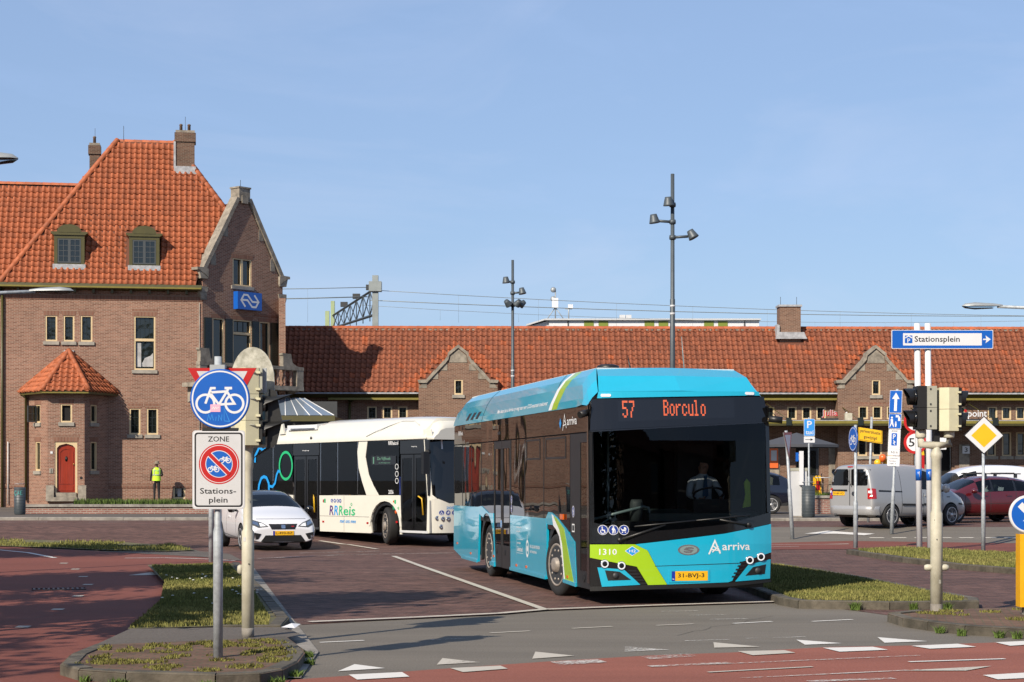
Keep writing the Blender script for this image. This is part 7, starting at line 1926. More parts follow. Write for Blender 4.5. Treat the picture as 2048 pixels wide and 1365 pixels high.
# --- leaning yield sign, edge on
ys = thing('yield_sign', 'leaning red rimmed yield sign turned nearly edge on beside the bus', 'sign', (7.72, 51.6, gz(51.6)), tilt=(0, math.radians(-3.4), 0))
pole(ys, 0, 0, 0, 3.0, .04, .055, 1.4)
d = MB().prism([(-.42, 2.95), (.42, 2.95), (0, 2.2)], -.02, 0).build('sign_panel', 'sign_back', ys, (.02, 0, 0), (0, 0, math.radians(66)))
p = Print(lambda x, z, k: (x, -.0212 - .0012 * k, z)); p.poly([(-.42, 2.95), (.42, 2.95), (0, 2.2)], 'sign_red', 0); p.poly([(-.3, 2.88), (.3, 2.88), (0, 2.35)], 'sign_white', 1); p.build('sign_face', d)

# --- keep right arrow on yellow bollard
ab = thing('keep_right_bollard', 'yellow bollard carrying a round blue arrow sign at the right edge', 'bollard', (6.385, 23.2, 0.1))
MB().box(-.125, .2, -.1, .1, .10, 1.0).build('bollard_body', 'beacon_yellow', ab)
MB().box(-.06, .06, -.06, .06, -.05, .098).build('foot', 'concrete', ab)
MB().tube([(0, 0, 1.0), (0, 0, 1.5)], .035, 10).build('stem', 'sign_back', ab)
MB().box(-.025, .025, -.04, .04, 1.47, 1.5).build('clamp', 'sign_white', ab)
d = MB().lathe([(.228, -.04), (.235, -.05), (.235, -.07), (.222, -.075)], 44, 'y', (-.02, 0, 1.245)).build('arrow_sign', 'sign_grey', ab)
p = Print(lambda x, z, k: (x, -.0762 - .001 * k, z)); p.disk(-.02, 1.245, .222, 'sign_white', 0, 44); p.disk(-.02, 1.245, .205, 'sign_blue', 1, 44)
cx, cz = -.0, 1.245
rot45 = lambda a, b: (cx + (a + b) * .7071, cz + (b - a) * .7071)
p.poly([rot45(a, b) for a, b in ((-.17, .04), (-.0, .04), (-.0, .12), (.14, 0), (-.0, -.12), (-.0, -.04), (-.17, -.04))], 'sign_white', 2); p.build('arrow_face', d)

# --- bins and ticket machine
def litter_bin(label, x, y, z, r, h):
    b = thing('litter_bin', label, 'bin', (x, y, z), group='grey round litter bins')
    MB().lathe([(r * .9, 0), (r * .92, .03), (r, .06), (r, h), (r * .93, h), (r * .9, h - .1), (0, h - .3)], 24).build('bin_body', 'bin_grey', b)
    for i in range(9): MB().lathe([(r + .001, .12 + i * .1), (r + .006, .13 + i * .1), (r + .001, .14 + i * .1)], 24).build('rib', 'bin_grey', b)
    MB().tube([(r * .9 * math.cos(a), r * .9 * math.sin(a), h + .12) for a in [PI + PI * i / 10 for i in range(11)]], .012, 5).build('hoop', 'sign_back', b)
    return b
lb = litter_bin('grey round litter bin with green scrawl at the left end of the garden wall', -17.9, 68.2, RISE + .1, .205, 1.0)
p = Print(lambda x, z, k: (x, -math.sqrt(max(0, .214 ** 2 - x * x)) - .004, z)); 
for pts in ([(-.07, .86), (-.13, .86), (-.15, .78), (-.11, .7), (-.06, .76)], [(-.03, .72), (.0, .86), (.03, .74)], [(-.02, .78), (.03, .79)], [(.07, .72), (.07, .86), (.13, .87)], [(.07, .79), (.12, .8)], [(.07, .72), (.14, .73)]): p.stroke(pts, .014, 'teal_scrawl', 0)
p.build('scrawl', lb)
litter_bin('grey ribbed litter bin beside the pale ticket machine', 10.05, 63.6, RISE + .1, .225, 1.08)
tm = thing('ticket_machine', 'pale grey ticket machine with tall white post', 'machine', (9.75, 63.9, RISE + .1))
MB().box(-.27, .27, -.2, .2, .05, 1.58).build('cabinet', 'sign_grey', tm); MB().box(-.29, .29, -.22, .22, 1.58, 1.68).build('cabinet_top', 'signal_grey', tm); MB().box(-.27, .27, -.2, .2, -.05, .048).build('plinth', 'concrete', tm)
MB().box(.0, .14, -.3, -.205, 1.1, 2.25).build('side_post', 'sign_white', tm)
MB().box(-.12, -.02, -.26, -.24, 1.9, 2.2).build('parking_plate', 'sign_blue', tm); MB().box(-.02, .0, -.255, -.245, 1.95, 2.15).build('plate_arm', 'sign_back', tm)

# --- tall lighting masts with spotlights
def mast(label, x, y, z, h, spots, sleeve):
    t = thing('lighting_mast', label, 'lighting mast', (x, y, z), group='tall grey lighting masts')
    MB().lathe([(.082, 0), (.082, sleeve), (.068, sleeve + .02), (.06, h), (0, h)], 14).build('mast', 'mast_grey', t)
    for zz, dx, dy, tilt, L in spots:
        c = MB().lathe([(.1, zz - .07), (.11, zz), (.1, zz + .07)], 12).build('clamp', 'mast_grey', t)
        d = V((dx, dy, 0)).normalized()
        MB().tube([V((0, 0, zz)), d * L + V((0, 0, zz + .02))], .045, 8).build('arm', 'mast_grey', c)
        s = MB().lathe([(.105, .13), (.125, .05), (.165, -.11), (.178, -.15), (.165, -.16), (0, -.13)], 18)
        s.build('spotlight', 'mast_grey', t, tuple(d * (L + .12) + V((0, 0, zz + .1))), (tilt * -d.y, tilt * d.x, 0))
    for q in (sleeve - .25, sleeve - .5): MB().lathe([(.0835, q), (.0835, q + .07)], 14).build('sticker', 'sign_grey', t)
    return t
mast('tall lighting mast with three spotlights rising behind the turquoise bus', 5.18, 60.5, RISE, 11.25, [(10.25, -.6, -.75, .1, .12), (9.7, -1, -.2, .15, .5), (9.2, 1, -.2, -.5, .5)], 7.2)
mast('farther lighting mast with four spotlights in front of the hall roof', 0.03, 85, .45, 11.2, [(10.2, -1, -.3, .1, .2), (9.7, 1, -.3, -.2, .32), (9.15, -.8, -.6, .9, .18), (9.15, .8, -.6, .9, .2), (9.15, .6, .2, .9, .35)], 6.4)

# --- street lamps whose poles stand outside the picture
def lamp(label, x, y, h, side, L):
    t = thing('street_lamp', label, 'street lamp', (x - side * L, y, 0), group='street lamps along the crossing')
    MB().tube([(0, 0, 0), (0, 0, 1.2), (0, 0, h - .35)], [.075, .075, .05], 12).build('pole', 'galvanised', t)
    MB().tube([(0, 0, h - .35), (side * .12, 0, h - .12), (side * .4, 0, h - .02), (side * (L - .7), 0, h + .04)], .032, 10).build('arm', 'galvanised', t)
    mb = MB(); st_ = [(-.80, .03, .03), (-.62, .075, .055), (-.25, .10, .075), (-.06, .075, .05), (0, .015, .01)]
    vs = []
    for q, w, hh in st_: vs += [(side * (L + q), w * math.cos(a), h + .05 + max(0, math.sin(a)) * hh) for a in [PI * i / 8 for i in range(9)]]
    mb.add(vs, [(i * 9 + k, i * 9 + k + 1, i * 9 + 10 + k, i * 9 + 9 + k) for i in range(4) for k in range(8)], True); mb.build('lamp_hood', 'sign_back', t)
    vs = []
    for q, w, hh in st_[1:]: vs += [(side * (L + q), w * .95 * math.cos(a), h + .048 - max(0, math.sin(a)) * hh * .9) for a in [PI * i / 8 for i in range(9)]]
    mb = MB().add(vs, [(i * 9 + k, i * 9 + k + 1, i * 9 + 10 + k, i * 9 + 9 + k) for i in range(3) for k in range(8)], True); mb.build('lamp_bowl', 'lamp_glass', t)
lamp('street lamp head high at the upper left edge of the sky', -5.27, 20, 5.15, 1, 2.0)
lamp('street lamp reaching in across the eaves of the tall house', -7.95, 34, 5.13, 1, 2.6)
lamp('street lamp reaching in from the right over the hall roof', 8.88, 37, 5.13, -1, 2.6)

# ---------------------------------------------------------------- on and around the station hall
eh = V((math.cos(HA), math.sin(HA), 0)); nh = V((-math.sin(HA), math.cos(HA), 0))
def hl(x, y, z=0): return V((-10.836, 90.5, 1.8 / HSC - 1.8)) * HSC + (eh * x + nh * y + V((0, 0, z))) * HSC
def wallsign(name, label, cat, x, y):
    t = thing(name, label, cat, hl(x, y), HA); t.scale = (HSC,) * 3; return t
t = wallsign('shop_sign', 'red cafe lettering standing on the awning edge', 'sign', 0, -2.25)
p = Print(); p.text('Julia', 25.45, 26.2, 4.62, 5.0, 'sign_white', 0); p.text('Julia', 25.47, 26.22, 4.61, 4.98, 'sign_red', 1); p.build('lettering', t); MB().box(25.4, 26.25, .0, .04, 4.5, 4.6).build('mount', 'dark_grey', t)
t = wallsign('shop_sign', 'white metal letters of a shop name standing on the awning', 'sign', 0, -2.25)
p = Print(); p.text('point', 32.4, 33.3, 4.56, 4.98, 'sign_white', 0); p.disk(32.28, 4.95, .07, 'sign_red', 0, 16); p.build('lettering', t); MB().box(32.2, 33.35, .0, .04, 4.5, 4.57).build('mount', 'dark_grey', t)
t = wallsign('number_plate', 'white plate with black number three on the hall wall', 'sign', 0, -.08)
MB().box(32.7, 33.05, -.02, .02, 2.95, 3.32).build('plate', 'sign_white', t); p = Print(lambda x, z, k: (x, -.022, z)); p.text('3', 32.80, 32.95, 3.02, 3.25, 'sign_black'); p.build('number', t)
t = wallsign('wall_lamp_box', 'small cream box lamp standing on the awning', 'lamp', 0, -1.9); MB().box(26.62, 26.95, -.1, .1, 4.52, 4.85).build('box', 'cream_pole', t); MB().box(26.66, 26.72, -.08, .08, 4.85, 4.9).build('cap', 'sign_white', t)
t = wallsign('name_board', 'green board with pale gothic lettering on the left little gable', 'sign', 0, -.2)
MB().box(7.13, 9.35, -.02, .02, 4.55, 5.02).build('board', 'green_board', t); p = Print(lambda x, z, k: (x, -.022 - .001 * k, z)); p.text('RYWIELEN', 7.75, 9.1, 4.81, 4.96, 'gold_letter'); p.build('lettering', t); p = Print(lambda x, z, k: (x, -.022 - .001 * k, z)); p.text('BEWAARPLAATS', 7.2, 9.25, 4.6, 4.76, 'gold_letter')
p.build('lettering', t); p = Print(lambda x, z, k: (x, -.022 - .001 * k, z)); p.stroke([(7.38, 4.82), (7.5, 4.96)], .03, 'gold_letter'); p.stroke([(7.5, 4.82), (7.38, 4.96)], .03, 'gold_letter', 1); p.stroke([(7.36, 4.89), (7.52, 4.89)], .03, 'gold_letter', 2); p.build('star_emblem', t)
t = wallsign('poster', 'orange poster case on the hall wall behind the dark blue car', 'poster', 0, -.1); MB().box(23.3, 23.72, -.05, .05, 2.25, 3.2).build('case', 'orange_poster', t); MB().box(23.37, 23.65, -.06, -.051, 2.6, 3.1).build('sheet', 'sign_grey', t)
# cafe umbrella
um = thing('parasol', 'large dark grey cafe parasol in front of the hall', 'parasol', (12.75, 84, 1.05))
mb = MB(); n = 8; R_ = 2.0
vs = [(0, 0, 2.75)] + [(R_ * math.cos(2 * PI * k / n + .2), R_ * math.sin(2 * PI * k / n + .2), 2.2) for k in range(n)] + [(R_ * math.cos(2 * PI * k / n + .2), R_ * math.sin(2 * PI * k / n + .2), 2.08) for k in range(n)]
mb.add(vs, [(0, 1 + k, 1 + (k + 1) % n) for k in range(n)] + [(1 + k, 1 + (k + 1) % n, 9 + (k + 1) % n, 9 + k) for k in range(n)]); mb.build('canopy', 'umbrella_grey', um)
MB().tube([(0, 0, 0), (0, 0, 2.74)], .03, 8).build('pole', 'dark_grey', um); MB().box(-.3, .3, -.3, .3, 0, .1).build('base', 'concrete', um)
for k in range(n): MB().tube([(0, 0, 2.7), (R_ * math.cos(2 * PI * k / n + .2) * .98, R_ * math.sin(2 * PI * k / n + .2) * .98, 2.17)], .012, 4).build('rib', 'dark_grey', um)
# chairs and tables
def chair():
    t = thing('bistro_chair', 'black metal bistro chair on the cafe terrace', 'chair', (0, 0, 1.05), 0, 'black bistro chairs on the cafe terrace')
    MB().lathe([(.19, .44), (.2, .455), (.19, .47), (0, .47)], 14).build('seat', 'black_plastic', t)
    MB().tube([(-.19, .15, .46), (-.2, .2, .7), (-.12, .24, .88), (0, .25, .92), (.12, .24, .88), (.2, .2, .7), (.19, .15, .46)], .016, 5).build('backrest', 'black_plastic', t)
    MB().tube([(-.1, .17, .46), (-.1, .22, .68), (0, .235, .78), (.1, .22, .68), (.1, .17, .46)], .012, 5).build('back_hoop', 'black_plastic', t)
    for a, b in ((-1, -1), (1, -1), (-1, 1), (1, 1)): MB().tube([(a * .15, b * .15, .45), (a * .2, b * .21, 0)], .014, 5).build('leg', 'black_plastic', t)
    return t
def table():
    t = thing('bistro_table', 'small round cafe table among the black chairs', 'table', (0, 0, 1.05), 0, 'round tables on the cafe terrace')
    MB().lathe([(.34, .72), (.35, .735), (.34, .75), (0, .75)], 20).build('tabletop', 'sign_grey', t); MB().tube([(0, 0, 0), (0, 0, .72)], .03, 8).build('stem', 'black_plastic', t); MB().lathe([(.22, 0), (.2, .03), (.03, .05)], 14).build('foot', 'black_plastic', t)
    return t
c0, t0 = chair(), table()
spots = [(12.75, 78.5, .3), (13.4, 78.2, -.9), (13.95, 78.6, .2), (14.6, 78.3, 1.2), (15.1, 79, -.3), (12.2, 79.6, 2.2), (11.9, 78.2, 1.6), (14.2, 80, .8), (13.0, 80.2, -1.8), (15.6, 78.4, 0)]
for i, (x, y, a) in enumerate(spots):
    o = c0 if i == 0 else copy_tree(c0); o.location = (x, y, 1.05); o.rotation_euler = (0, 0, a)
for i, (x, y) in enumerate(((13.1, 79), (14.3, 79.1), (12.2, 78.9))):
    o = t0 if i == 0 else copy_tree(t0); o.location = (x, y, 1.05)
wf_ = thing('floor_sign', 'yellow folding warning board among the cafe chairs', 'sign', (12.95, 79.6, 1.05), .2)
MB().prism([(-.16, 0), (.16, 0), (.13, .78), (.08, .82), (-.08, .82), (-.13, .78)], -.12, -.09).build('front_panel', 'sign_yellow', wf_); MB().prism([(-.16, 0), (.16, 0), (.13, .78), (-.13, .78)], .09, .12).build('back_panel', 'sign_yellow', wf_)
MB().prism([(-.09, .2), (.09, .2), (.09, .6), (-.09, .6)], -.125, -.1215).build('print', 'sign_red', wf_)
# balloons over the van, tied to a stake behind it
for i, (x, z, m, lb_) in enumerate(((13.86, 2.52, 'balloon_orange', 'orange balloon floating above the two yellow ones'), (13.69, 2.33, 'balloon_yellow', 'left yellow balloon below the orange one'), (14.04, 2.34, 'balloon_yellow', 'right yellow balloon below the orange one'))):
    b = thing('balloon', lb_, 'balloon', (x, 70.1 + .1 * i, z), group='balloons behind the silver van')
    MB().lathe([(.0, -.17), (.02, -.155), (.09, -.11), (.135, -.02), (.13, .06), (.08, .13), (0, .155)], 18).build('skin', m, b); MB().tube([(0, 0, -.16), (.0 + (13.86 - x), 0, 1.1 - z)], .004, 4).build('string', 'sign_white', b)
fl = thing('banner', 'narrow red and yellow banner on a stake beside the white posts', 'banner', (14.6, 66.8, RISE)); MB().box(-.09, .09, -.01, .01, 1.4, 2.25).build('cloth', 'sign_red', fl); MB().prism([(-.09, 2.25), (.09, 2.25), (.05, 2.5), (.02, 2.3), (-.02, 2.55), (-.06, 2.3)], -.01, .01).build('top_print', 'sign_yellow', fl); MB().tube([(-.11, 0, 0), (-.11, 0, 2.6)], .015, 6).build('stake', 'sign_back', fl)

# ---------------------------------------------------------------- beyond the roofs: flat building, masts, overhead line
fb = thing('flat_roof_building', 'white flat roofed building with green panels beyond the hall roof', 'building', (0, 132, 0))
MB().box(2.6, 17.4, 0, 9, 0, 12.84).build('wall', 'panel_white', fb)
MB().box(2.3, 17.5, -.25, 9.2, 12.85, 12.96).build('roof_edge', 'sign_grey', fb)
MB().prism([(1.0, 12.45), (2.29, 12.85), (2.29, 12.96), (1.0, 12.56)], -.2, 9).build('roof_ramp', 'sign_grey', fb)
MB().prism([(1.4, 0), (2.6, 0), (2.59, 12.84), (1.4, 12.5)], .2, 8.8).build('wall', 'panel_white', fb)
for px in (1168, 1197, 1289, 1317, 1408, 1436): 
    x = (px - 1024) / 3750 * 132; MB().box(x, x + .68, -.03, -.002, 11, 12.8).build('green_panel', 'panel_green', fb)
for px in (1135, 1488): x = (px - 1024) / 3750 * 132; MB().box(x, x + .08, -.05, -.002, 10, 12.83).build('rain_pipe', 'dark_grey', fb)
for x in (7.75, 8.2): MB().box(x, x + .4, 3, 3.6, 12.95, 13.5).build('roof_fan', 'sign_grey', fb)
def antenna(label, x, h, kind):
    t = thing('antenna_mast', label, 'antenna', (x, 134, 12.95), group='antennas on the flat roof')
    MB().tube([(0, 0, 0), (0, 0, h)], .05, 6).build('mast', 'sign_back', t)
    if kind:
        for z in (h - .1, h - .75): MB().lathe([(.2, 0), (.15, -.12), (0, -.16)], 14, 'y', (-.15, 0, z)).build('dish', 'sign_back', t)
        MB().box(-.25, .2, -.2, .1, .95, 1.65).build('equipment_box', 'sign_white', t)
        for s in (-1, 1): MB().tube([(s * .7, 0, 0), (0, 0, 1.0)], .035, 5).build('strut', 'sign_back', t)
    else:
        MB().box(-.05, .3, -.1, .1, h - .3, h).build('camera', 'sign_white', t); MB().box(-.25, .25, -.03, .03, h - .35, h - .28).build('bracket', 'sign_back', t)
antenna('antenna mast with two small dishes on the white flat roof', 3.1, 2.35, 1)
antenna('short antenna pole with camera beside the dish mast', 4.05, 1.2, 0)
# railway portal
pt = thing('railway_gantry', 'steel railway gantry with lattice beam behind the hall roof', 'gantry', (-7.65, 105, 0))
MB().box(-.165, .165, -.165, .165, 0, 13.1).build('post', 'steel_pale', pt)
A0, B0 = V((.1, 0, 12.45)), V((-4.15, 18.5, 12.45))
def beam(o0, o1, r, nm, m='mast_grey'): MB().tube([o0, o1], r, 4, False).build(nm, m, pt)
for dz in (0, -1.5): beam(A0 + V((0, 0, dz)), B0 + V((0, 0, dz * .55)), .085, 'chord')
n = 7
for i in range(n):
    a, b = A0.lerp(B0, i / n), A0.lerp(B0, (i + 1) / n)
    ka, kb = 1.5 - .68 * i / n, 1.5 - .68 * (i + 1) / n
    beam(a + V((0, 0, 0)), b + V((0, 0, -kb)), .035, 'lattice_bar'); beam(a + V((0, 0, -ka)), b, .035, 'lattice_bar', 'mast_grey'); beam(a + V((0, 0, 0)), a + V((0, 0, -ka - .3)), .03, 'lattice_bar', 'mast_grey')
    if i % 2: MB().box(a.x - .22, a.x + .22, a.y - .15, a.y + .15, a.z + .1, a.z + .4).build('insulator', 'dark_grey', pt)
MB().box(-.35, .35, -.3, .3, 12.2, 12.75).build('bracket', 'steel_pale', pt)
MB().box(B0.x - .12, B0.x + .12, B0.y - .17, B0.y + .17, 0, 13.4).build('post', 'steel_green', pt)
pq = thing('railway_post', 'pale green railway post far behind the hall roof', 'post', (-13.0, 132, 0)); MB().box(-.14, .14, -.14, .14, 0, 13.5).build('post', 'steel_green', pq); MB().box(-1.6, .3, -.1, .1, 11.5, 11.8).build('arm', 'mast_grey', pq)
# wires with droppers
def wire(label, pts, drop, sag=.35, r=.016, seg=10):
    t = thing('overhead_wire', label, 'wire', (0, 0, 0), group='overhead railway wires')
    a, b = V(pts[0]), V(pts[1]); P_ = []
    for i in range(seg + 1):
        q = a.lerp(b, i / seg); q.z -= sag * 4 * (i / seg) * (1 - i / seg); P_.append(q)
    MB().tube(P_, r, 4).build('wire', 'steel_pale', t)
    for i in range(1, seg):
        if drop: MB().tube([P_[i], V((P_[i].x, P_[i].y, drop))], .006, 3).build('dropper', 'steel_pale', t)
wire('upper railway wire from the gantry towards the right', ((-7.6, 105.3, 12.3), (38, 118, 11.9)), 10.6, .3)
wire('lower railway wire from the gantry towards the right', ((-8.2, 108, 12.0), (38, 122, 12.3)), 0, .3, .022)
wire('third railway wire running just above the hall ridge', ((-9, 111, 12.0), (38, 124, 12.25)), 11.2, .55, .011)
wire('railway wire from the gantry to the left gable', ((-7.6, 105, 12.45), (-30, 99, 12.0)), 10.4, .2, .02, 6)
wire('lower railway wire from the gantry to the left gable', ((-8.4, 109, 12.3), (-30, 103, 11.8)), 0, .2, .03, 6)
# ---------------------------------------------------------------- people
def human(name, label, loc, rotz, J, E, region, mats, extras=None, scale=1.0, cat='person', group=None):
    """one continuous body grown over a skeleton: J joints (x, y, z, r), E edges; region(face centre) -> material slot"""
    t = thing(name, label, cat, loc, rotz, group)
    keys = list(J); idx = {k: i for i, k in enumerate(keys)}
    me = bpy.data.meshes.new('body')
    me.from_pydata([J[k][:3] for k in keys], [(idx[a], idx[b]) for a, b in E], [])
    o = bpy.data.objects.new('body', me); COL.objects.link(o)
    sk = o.modifiers.new('skin', 'SKIN'); sk.use_smooth_shade = True
    for i, k in enumerate(keys):
        d = me.skin_vertices[0].data[i]; r = J[k][3]; d.radius = r if isinstance(r, tuple) else (r, r); d.use_root = (i == 0)
    sb = o.modifiers.new('sub', 'SUBSURF'); sb.levels = 2; sb.render_levels = 2
    dg = bpy.context.evaluated_depsgraph_get(); dg.update()
    m2 = bpy.data.meshes.new_from_object(o.evaluated_get(dg))
    bpy.data.objects.remove(o)
    m2.materials.clear()
    for m in mats: m2.materials.append(MATS[m])
    for p in m2.polygons: p.material_index = region(p.center); p.use_smooth = True
    b = link('body', m2, t)
    t.scale = (scale,) * 3
    return t

def hand(J, E, wrist, d, side, r=.0085):
    """palm, four fingers of unequal length and a thumb, slightly curled; d = direction of the hand"""
    w = V(J[wrist][:3]); d = V(d).normalized(); s = V(side).normalized(); nrm = d.cross(s).normalized()
    pk = wrist + '_palm'; pc = w + d * .05
    J[pk] = (*pc, .03); E.append((wrist, pk))
    for i, (off, ln) in enumerate(((-.028, .065), (-.009, .08), (.010, .075), (.028, .058))):
        a = pc + d * .04 + s * off; b = a + d * ln * .55 + nrm * .008; c = b + d * ln * .4 + nrm * .025
        for n_, q in (('k', a), ('m', b), ('t', c)): J['%s_f%d%s' % (wrist, i, n_)] = (*q, r)
        E += [(pk, '%s_f%dk' % (wrist, i)), ('%s_f%dk' % (wrist, i), '%s_f%dm' % (wrist, i)), ('%s_f%dm' % (wrist, i), '%s_f%dt' % (wrist, i))]
    a = w + d * .03 - s * .035; b = a + d * .035 - s * .02 + nrm * .01
    J[wrist + '_t1'] = (*a, r * 1.2); J[wrist + '_t2'] = (*b, r); E += [(pk, wrist + '_t1'), (wrist + '_t1', wrist + '_t2')]

def standing():
    J = {'pelvis': (0, 0, .96, (.15, .11)), 'waist': (0, 0, 1.1, (.145, .11)), 'chest': (0, .0, 1.32, (.165, .115)), 'collar': (0, .0, 1.45, (.1, .08)), 'neck': (0, .01, 1.52, .052), 'jaw': (0, .03, 1.59, (.068, .075)), 'crown': (0, .02, 1.68, (.078, .09)),
         'nose': (0, .115, 1.62, .014), 'ear_l': (-.078, .02, 1.63, .016), 'ear_r': (.078, .02, 1.63, .016),
         'shL': (-.175, 0, 1.42, .062), 'elL': (-.25, -.03, 1.14, .047), 'wrL': (-.27, .02, .90, .030), 'shR': (.175, 0, 1.42, .062), 'elR': (.26, -.05, 1.16, .047), 'wrR': (.2, .17, 1.13, .030),
         'hpL': (-.085, 0, .88, .09), 'knL': (-.095, .02, .50, .062), 'anL': (-.1, -.02, .10, .045), 'heL': (-.1, -.05, .05, .04), 'toL': (-.115, .14, .035, .038),
         'hpR': (.085, 0, .88, .09), 'knR': (.095, .02, .50, .062), 'anR': (.1, -.02, .10, .045), 'heR': (.1, -.05, .05, .04), 'toR': (.115, .14, .035, .038)}
    E = [('pelvis', 'waist'), ('waist', 'chest'), ('chest', 'collar'), ('collar', 'neck'), ('neck', 'jaw'), ('jaw', 'crown'), ('jaw', 'nose'), ('jaw', 'ear_l'), ('jaw', 'ear_r'), ('collar', 'shL'), ('shL', 'elL'), ('elL', 'wrL'), ('collar', 'shR'), ('shR', 'elR'), ('elR', 'wrR'),
         ('pelvis', 'hpL'), ('hpL', 'knL'), ('knL', 'anL'), ('anL', 'heL'), ('anL', 'toL'), ('pelvis', 'hpR'), ('hpR', 'knR'), ('knR', 'anR'), ('anR', 'heR'), ('anR', 'toR')]
    hand(J, E, 'wrL', (-.02, .02, -1), (0, 1, 0)); hand(J, E, 'wrR', (-.5, .8, .2), (.3, .2, 1))
    return J, E
J, E = standing()
def reg(c):
    if c.z > 1.535: return 1
    if (c - V(J['wrL'][:3])).length < .19 and c.z < .885: return 1
    if (c - V(J['wrR'][:3])).length < .19 and c.y > .19: return 1
    return 0
g = hw(-2.04, -1.0, .74)
pe = human('person', 'person in a yellow high visibility vest and hat facing the brick wall', g, FA + .05, J, E, reg, ['cloth_black', 'skin'])
mb = MB(); mb.sm = True
rings = [(.90, .195, .15), (1.0, .19, .145), (1.12, .185, .14), (1.25, .198, .148), (1.36, .208, .145), (1.43, .195, .125), (1.485, .125, .095), (1.505, .085, .075)]
n = 24; vs = [(a * math.cos(2 * PI * k / n), b * math.sin(2 * PI * k / n), z) for z, a, b in rings for k in range(n)]
mb.add(vs, [(i * n + k, i * n + (k + 1) % n, (i + 1) * n + (k + 1) % n, (i + 1) * n + k) for i in range(len(rings) - 1) for k in range(n)])
vest = mb.build('safety_vest', 'hi_vis', pe)
MB().lathe([(1.0, 1.14), (1.0, 1.19)], n, squash=(.196, .149)).build('reflective_band', 'reflective', vest)
for s in (-1, 1): MB().add([(s * .1, -.137, 1.19), (s * .14, -.128, 1.19), (s * .14, -.128, 1.37), (s * .1, -.14, 1.37), (s * .13, -.07, 1.475), (s * .09, -.075, 1.485)], [(0, 1, 2, 3), (3, 2, 4, 5)]).build('reflective_band', 'reflective', vest)
p = Print(lambda x, z, k: (x, -.152, z)); p.stroke([(-.055, 1.33), (-.075, 1.355), (-.05, 1.385), (-.02, 1.385), (.02, 1.34), (.06, 1.34)], .014, 'teal_scrawl'); p.stroke([(.055, 1.395), (.075, 1.365), (.05, 1.335)], .014, 'teal_scrawl'); p.build('vest_print', vest)
MB().lathe([(.165, 1.685), (.17, 1.69), (.105, 1.705), (.102, 1.76), (.085, 1.80), (.03, 1.81), (0, 1.80)], 20, squash=(1, 1.1)).build('hat', 'hat_tan', pe, (0, .02, 0), (.08, 0, 0))

def seated(reach=.42, drop=.1):
    J = {'pelvis': (0, .0, .12, (.15, .12)), 'waist': (0, .0, .28, (.14, .105)), 'chest': (0, .0, .47, (.16, .11)), 'collar': (0, .0, .60, (.1, .08)), 'neck': (0, -.02, .68, .052), 'jaw': (0, -.04, .75, (.066, .075)), 'crown': (0, -.03, .85, (.077, .088)),
         'nose': (0, -.13, .78, .014), 'ear_l': (-.078, -.02, .79, .015), 'ear_r': (.078, -.02, .79, .015),
         'shL': (-.18, 0, .57, .062), 'elL': (-.26, -.14, .36, .047), 'wrL': (-.15, -reach, .40 - drop, .03), 'shR': (.18, 0, .57, .062), 'elR': (.26, -.14, .36, .047), 'wrR': (.15, -reach, .40 - drop, .03),
         'hpL': (-.09, -.02, .1, .09), 'knL': (-.13, -.42, .13, .065), 'anL': (-.13, -.78, -.0, .045), 'hpR': (.09, -.02, .1, .09), 'knR': (.13, -.42, .13, .065), 'anR': (.13, -.78, -.0, .045)}
    E = [('pelvis', 'waist'), ('waist', 'chest'), ('chest', 'collar'), ('collar', 'neck'), ('neck', 'jaw'), ('jaw', 'crown'), ('jaw', 'nose'), ('jaw', 'ear_l'), ('jaw', 'ear_r'), ('collar', 'shL'), ('shL', 'elL'), ('elL', 'wrL'), ('collar', 'shR'), ('shR', 'elR'), ('elR', 'wrR'), ('pelvis', 'hpL'), ('hpL', 'knL'), ('knL', 'anL'), ('pelvis', 'hpR'), ('hpR', 'knR'), ('knR', 'anR')]
    hand(J, E, 'wrL', (.2, -1, .1), (.2, 0, 1)); hand(J, E, 'wrR', (-.2, -1, .1), (-.2, 0, 1))
    return J, E
def sit(label, loc, rotz, shirt, tie=False, reach=.42):
    J, E = seated(reach)
    wl = V(J['wrL'][:3]); wr = V(J['wrR'][:3])
    def rg(c):
        if c.z > .845 and c.y > -.12 or (c.z > .76 and c.y > .0): return 2
        if c.z > .685: return 1
        if c.y < -.40 and c.z > .2 and ((c - wl).length < .2 or (c - wr).length < .2): return 1
        if c.z < .2: return 3
        return 0
    t = human('person', label, loc, rotz, J, E, rg, [shirt, 'skin', 'hair', 'cloth_black'])
    if tie: MB().prism([(-.03, .66), (.03, .66), (.02, .62), (.045, .36), (0, .32), (-.045, .36), (-.02, .62)], -.15, -.135).build('tie', 'tie_blue', t)
    return t
def at(o, x, y, z):
    bpy.context.view_layer.update(); return o.matrix_world @ V((x, y, z))
sit('bus driver in a white shirt and blue tie behind the windscreen', at(bus, 2.05, 1.46, 1.17), bus.rotation_euler.z, 'shirt_white', True)
sit('driver of the white hatchback in dark clothes at the wheel', at(wc, -.1, .36, .30), wc.rotation_euler.z + PI / 2, 'cloth_black')
sit('driver of the dark red hatchback in a pale shirt', at(rc, -.1, .36, .42), rc.rotation_euler.z + PI / 2, 'shirt_white')
sit('driver in the open window of the white delivery van', at(wv, .15, .38, .48), wv.rotation_euler.z + PI / 2, 'cloth_black')
sit('passenger seated behind the window of the white bus', at(wb, .6, 4.75, .75), wb.rotation_euler.z + PI, 'cloth_black')

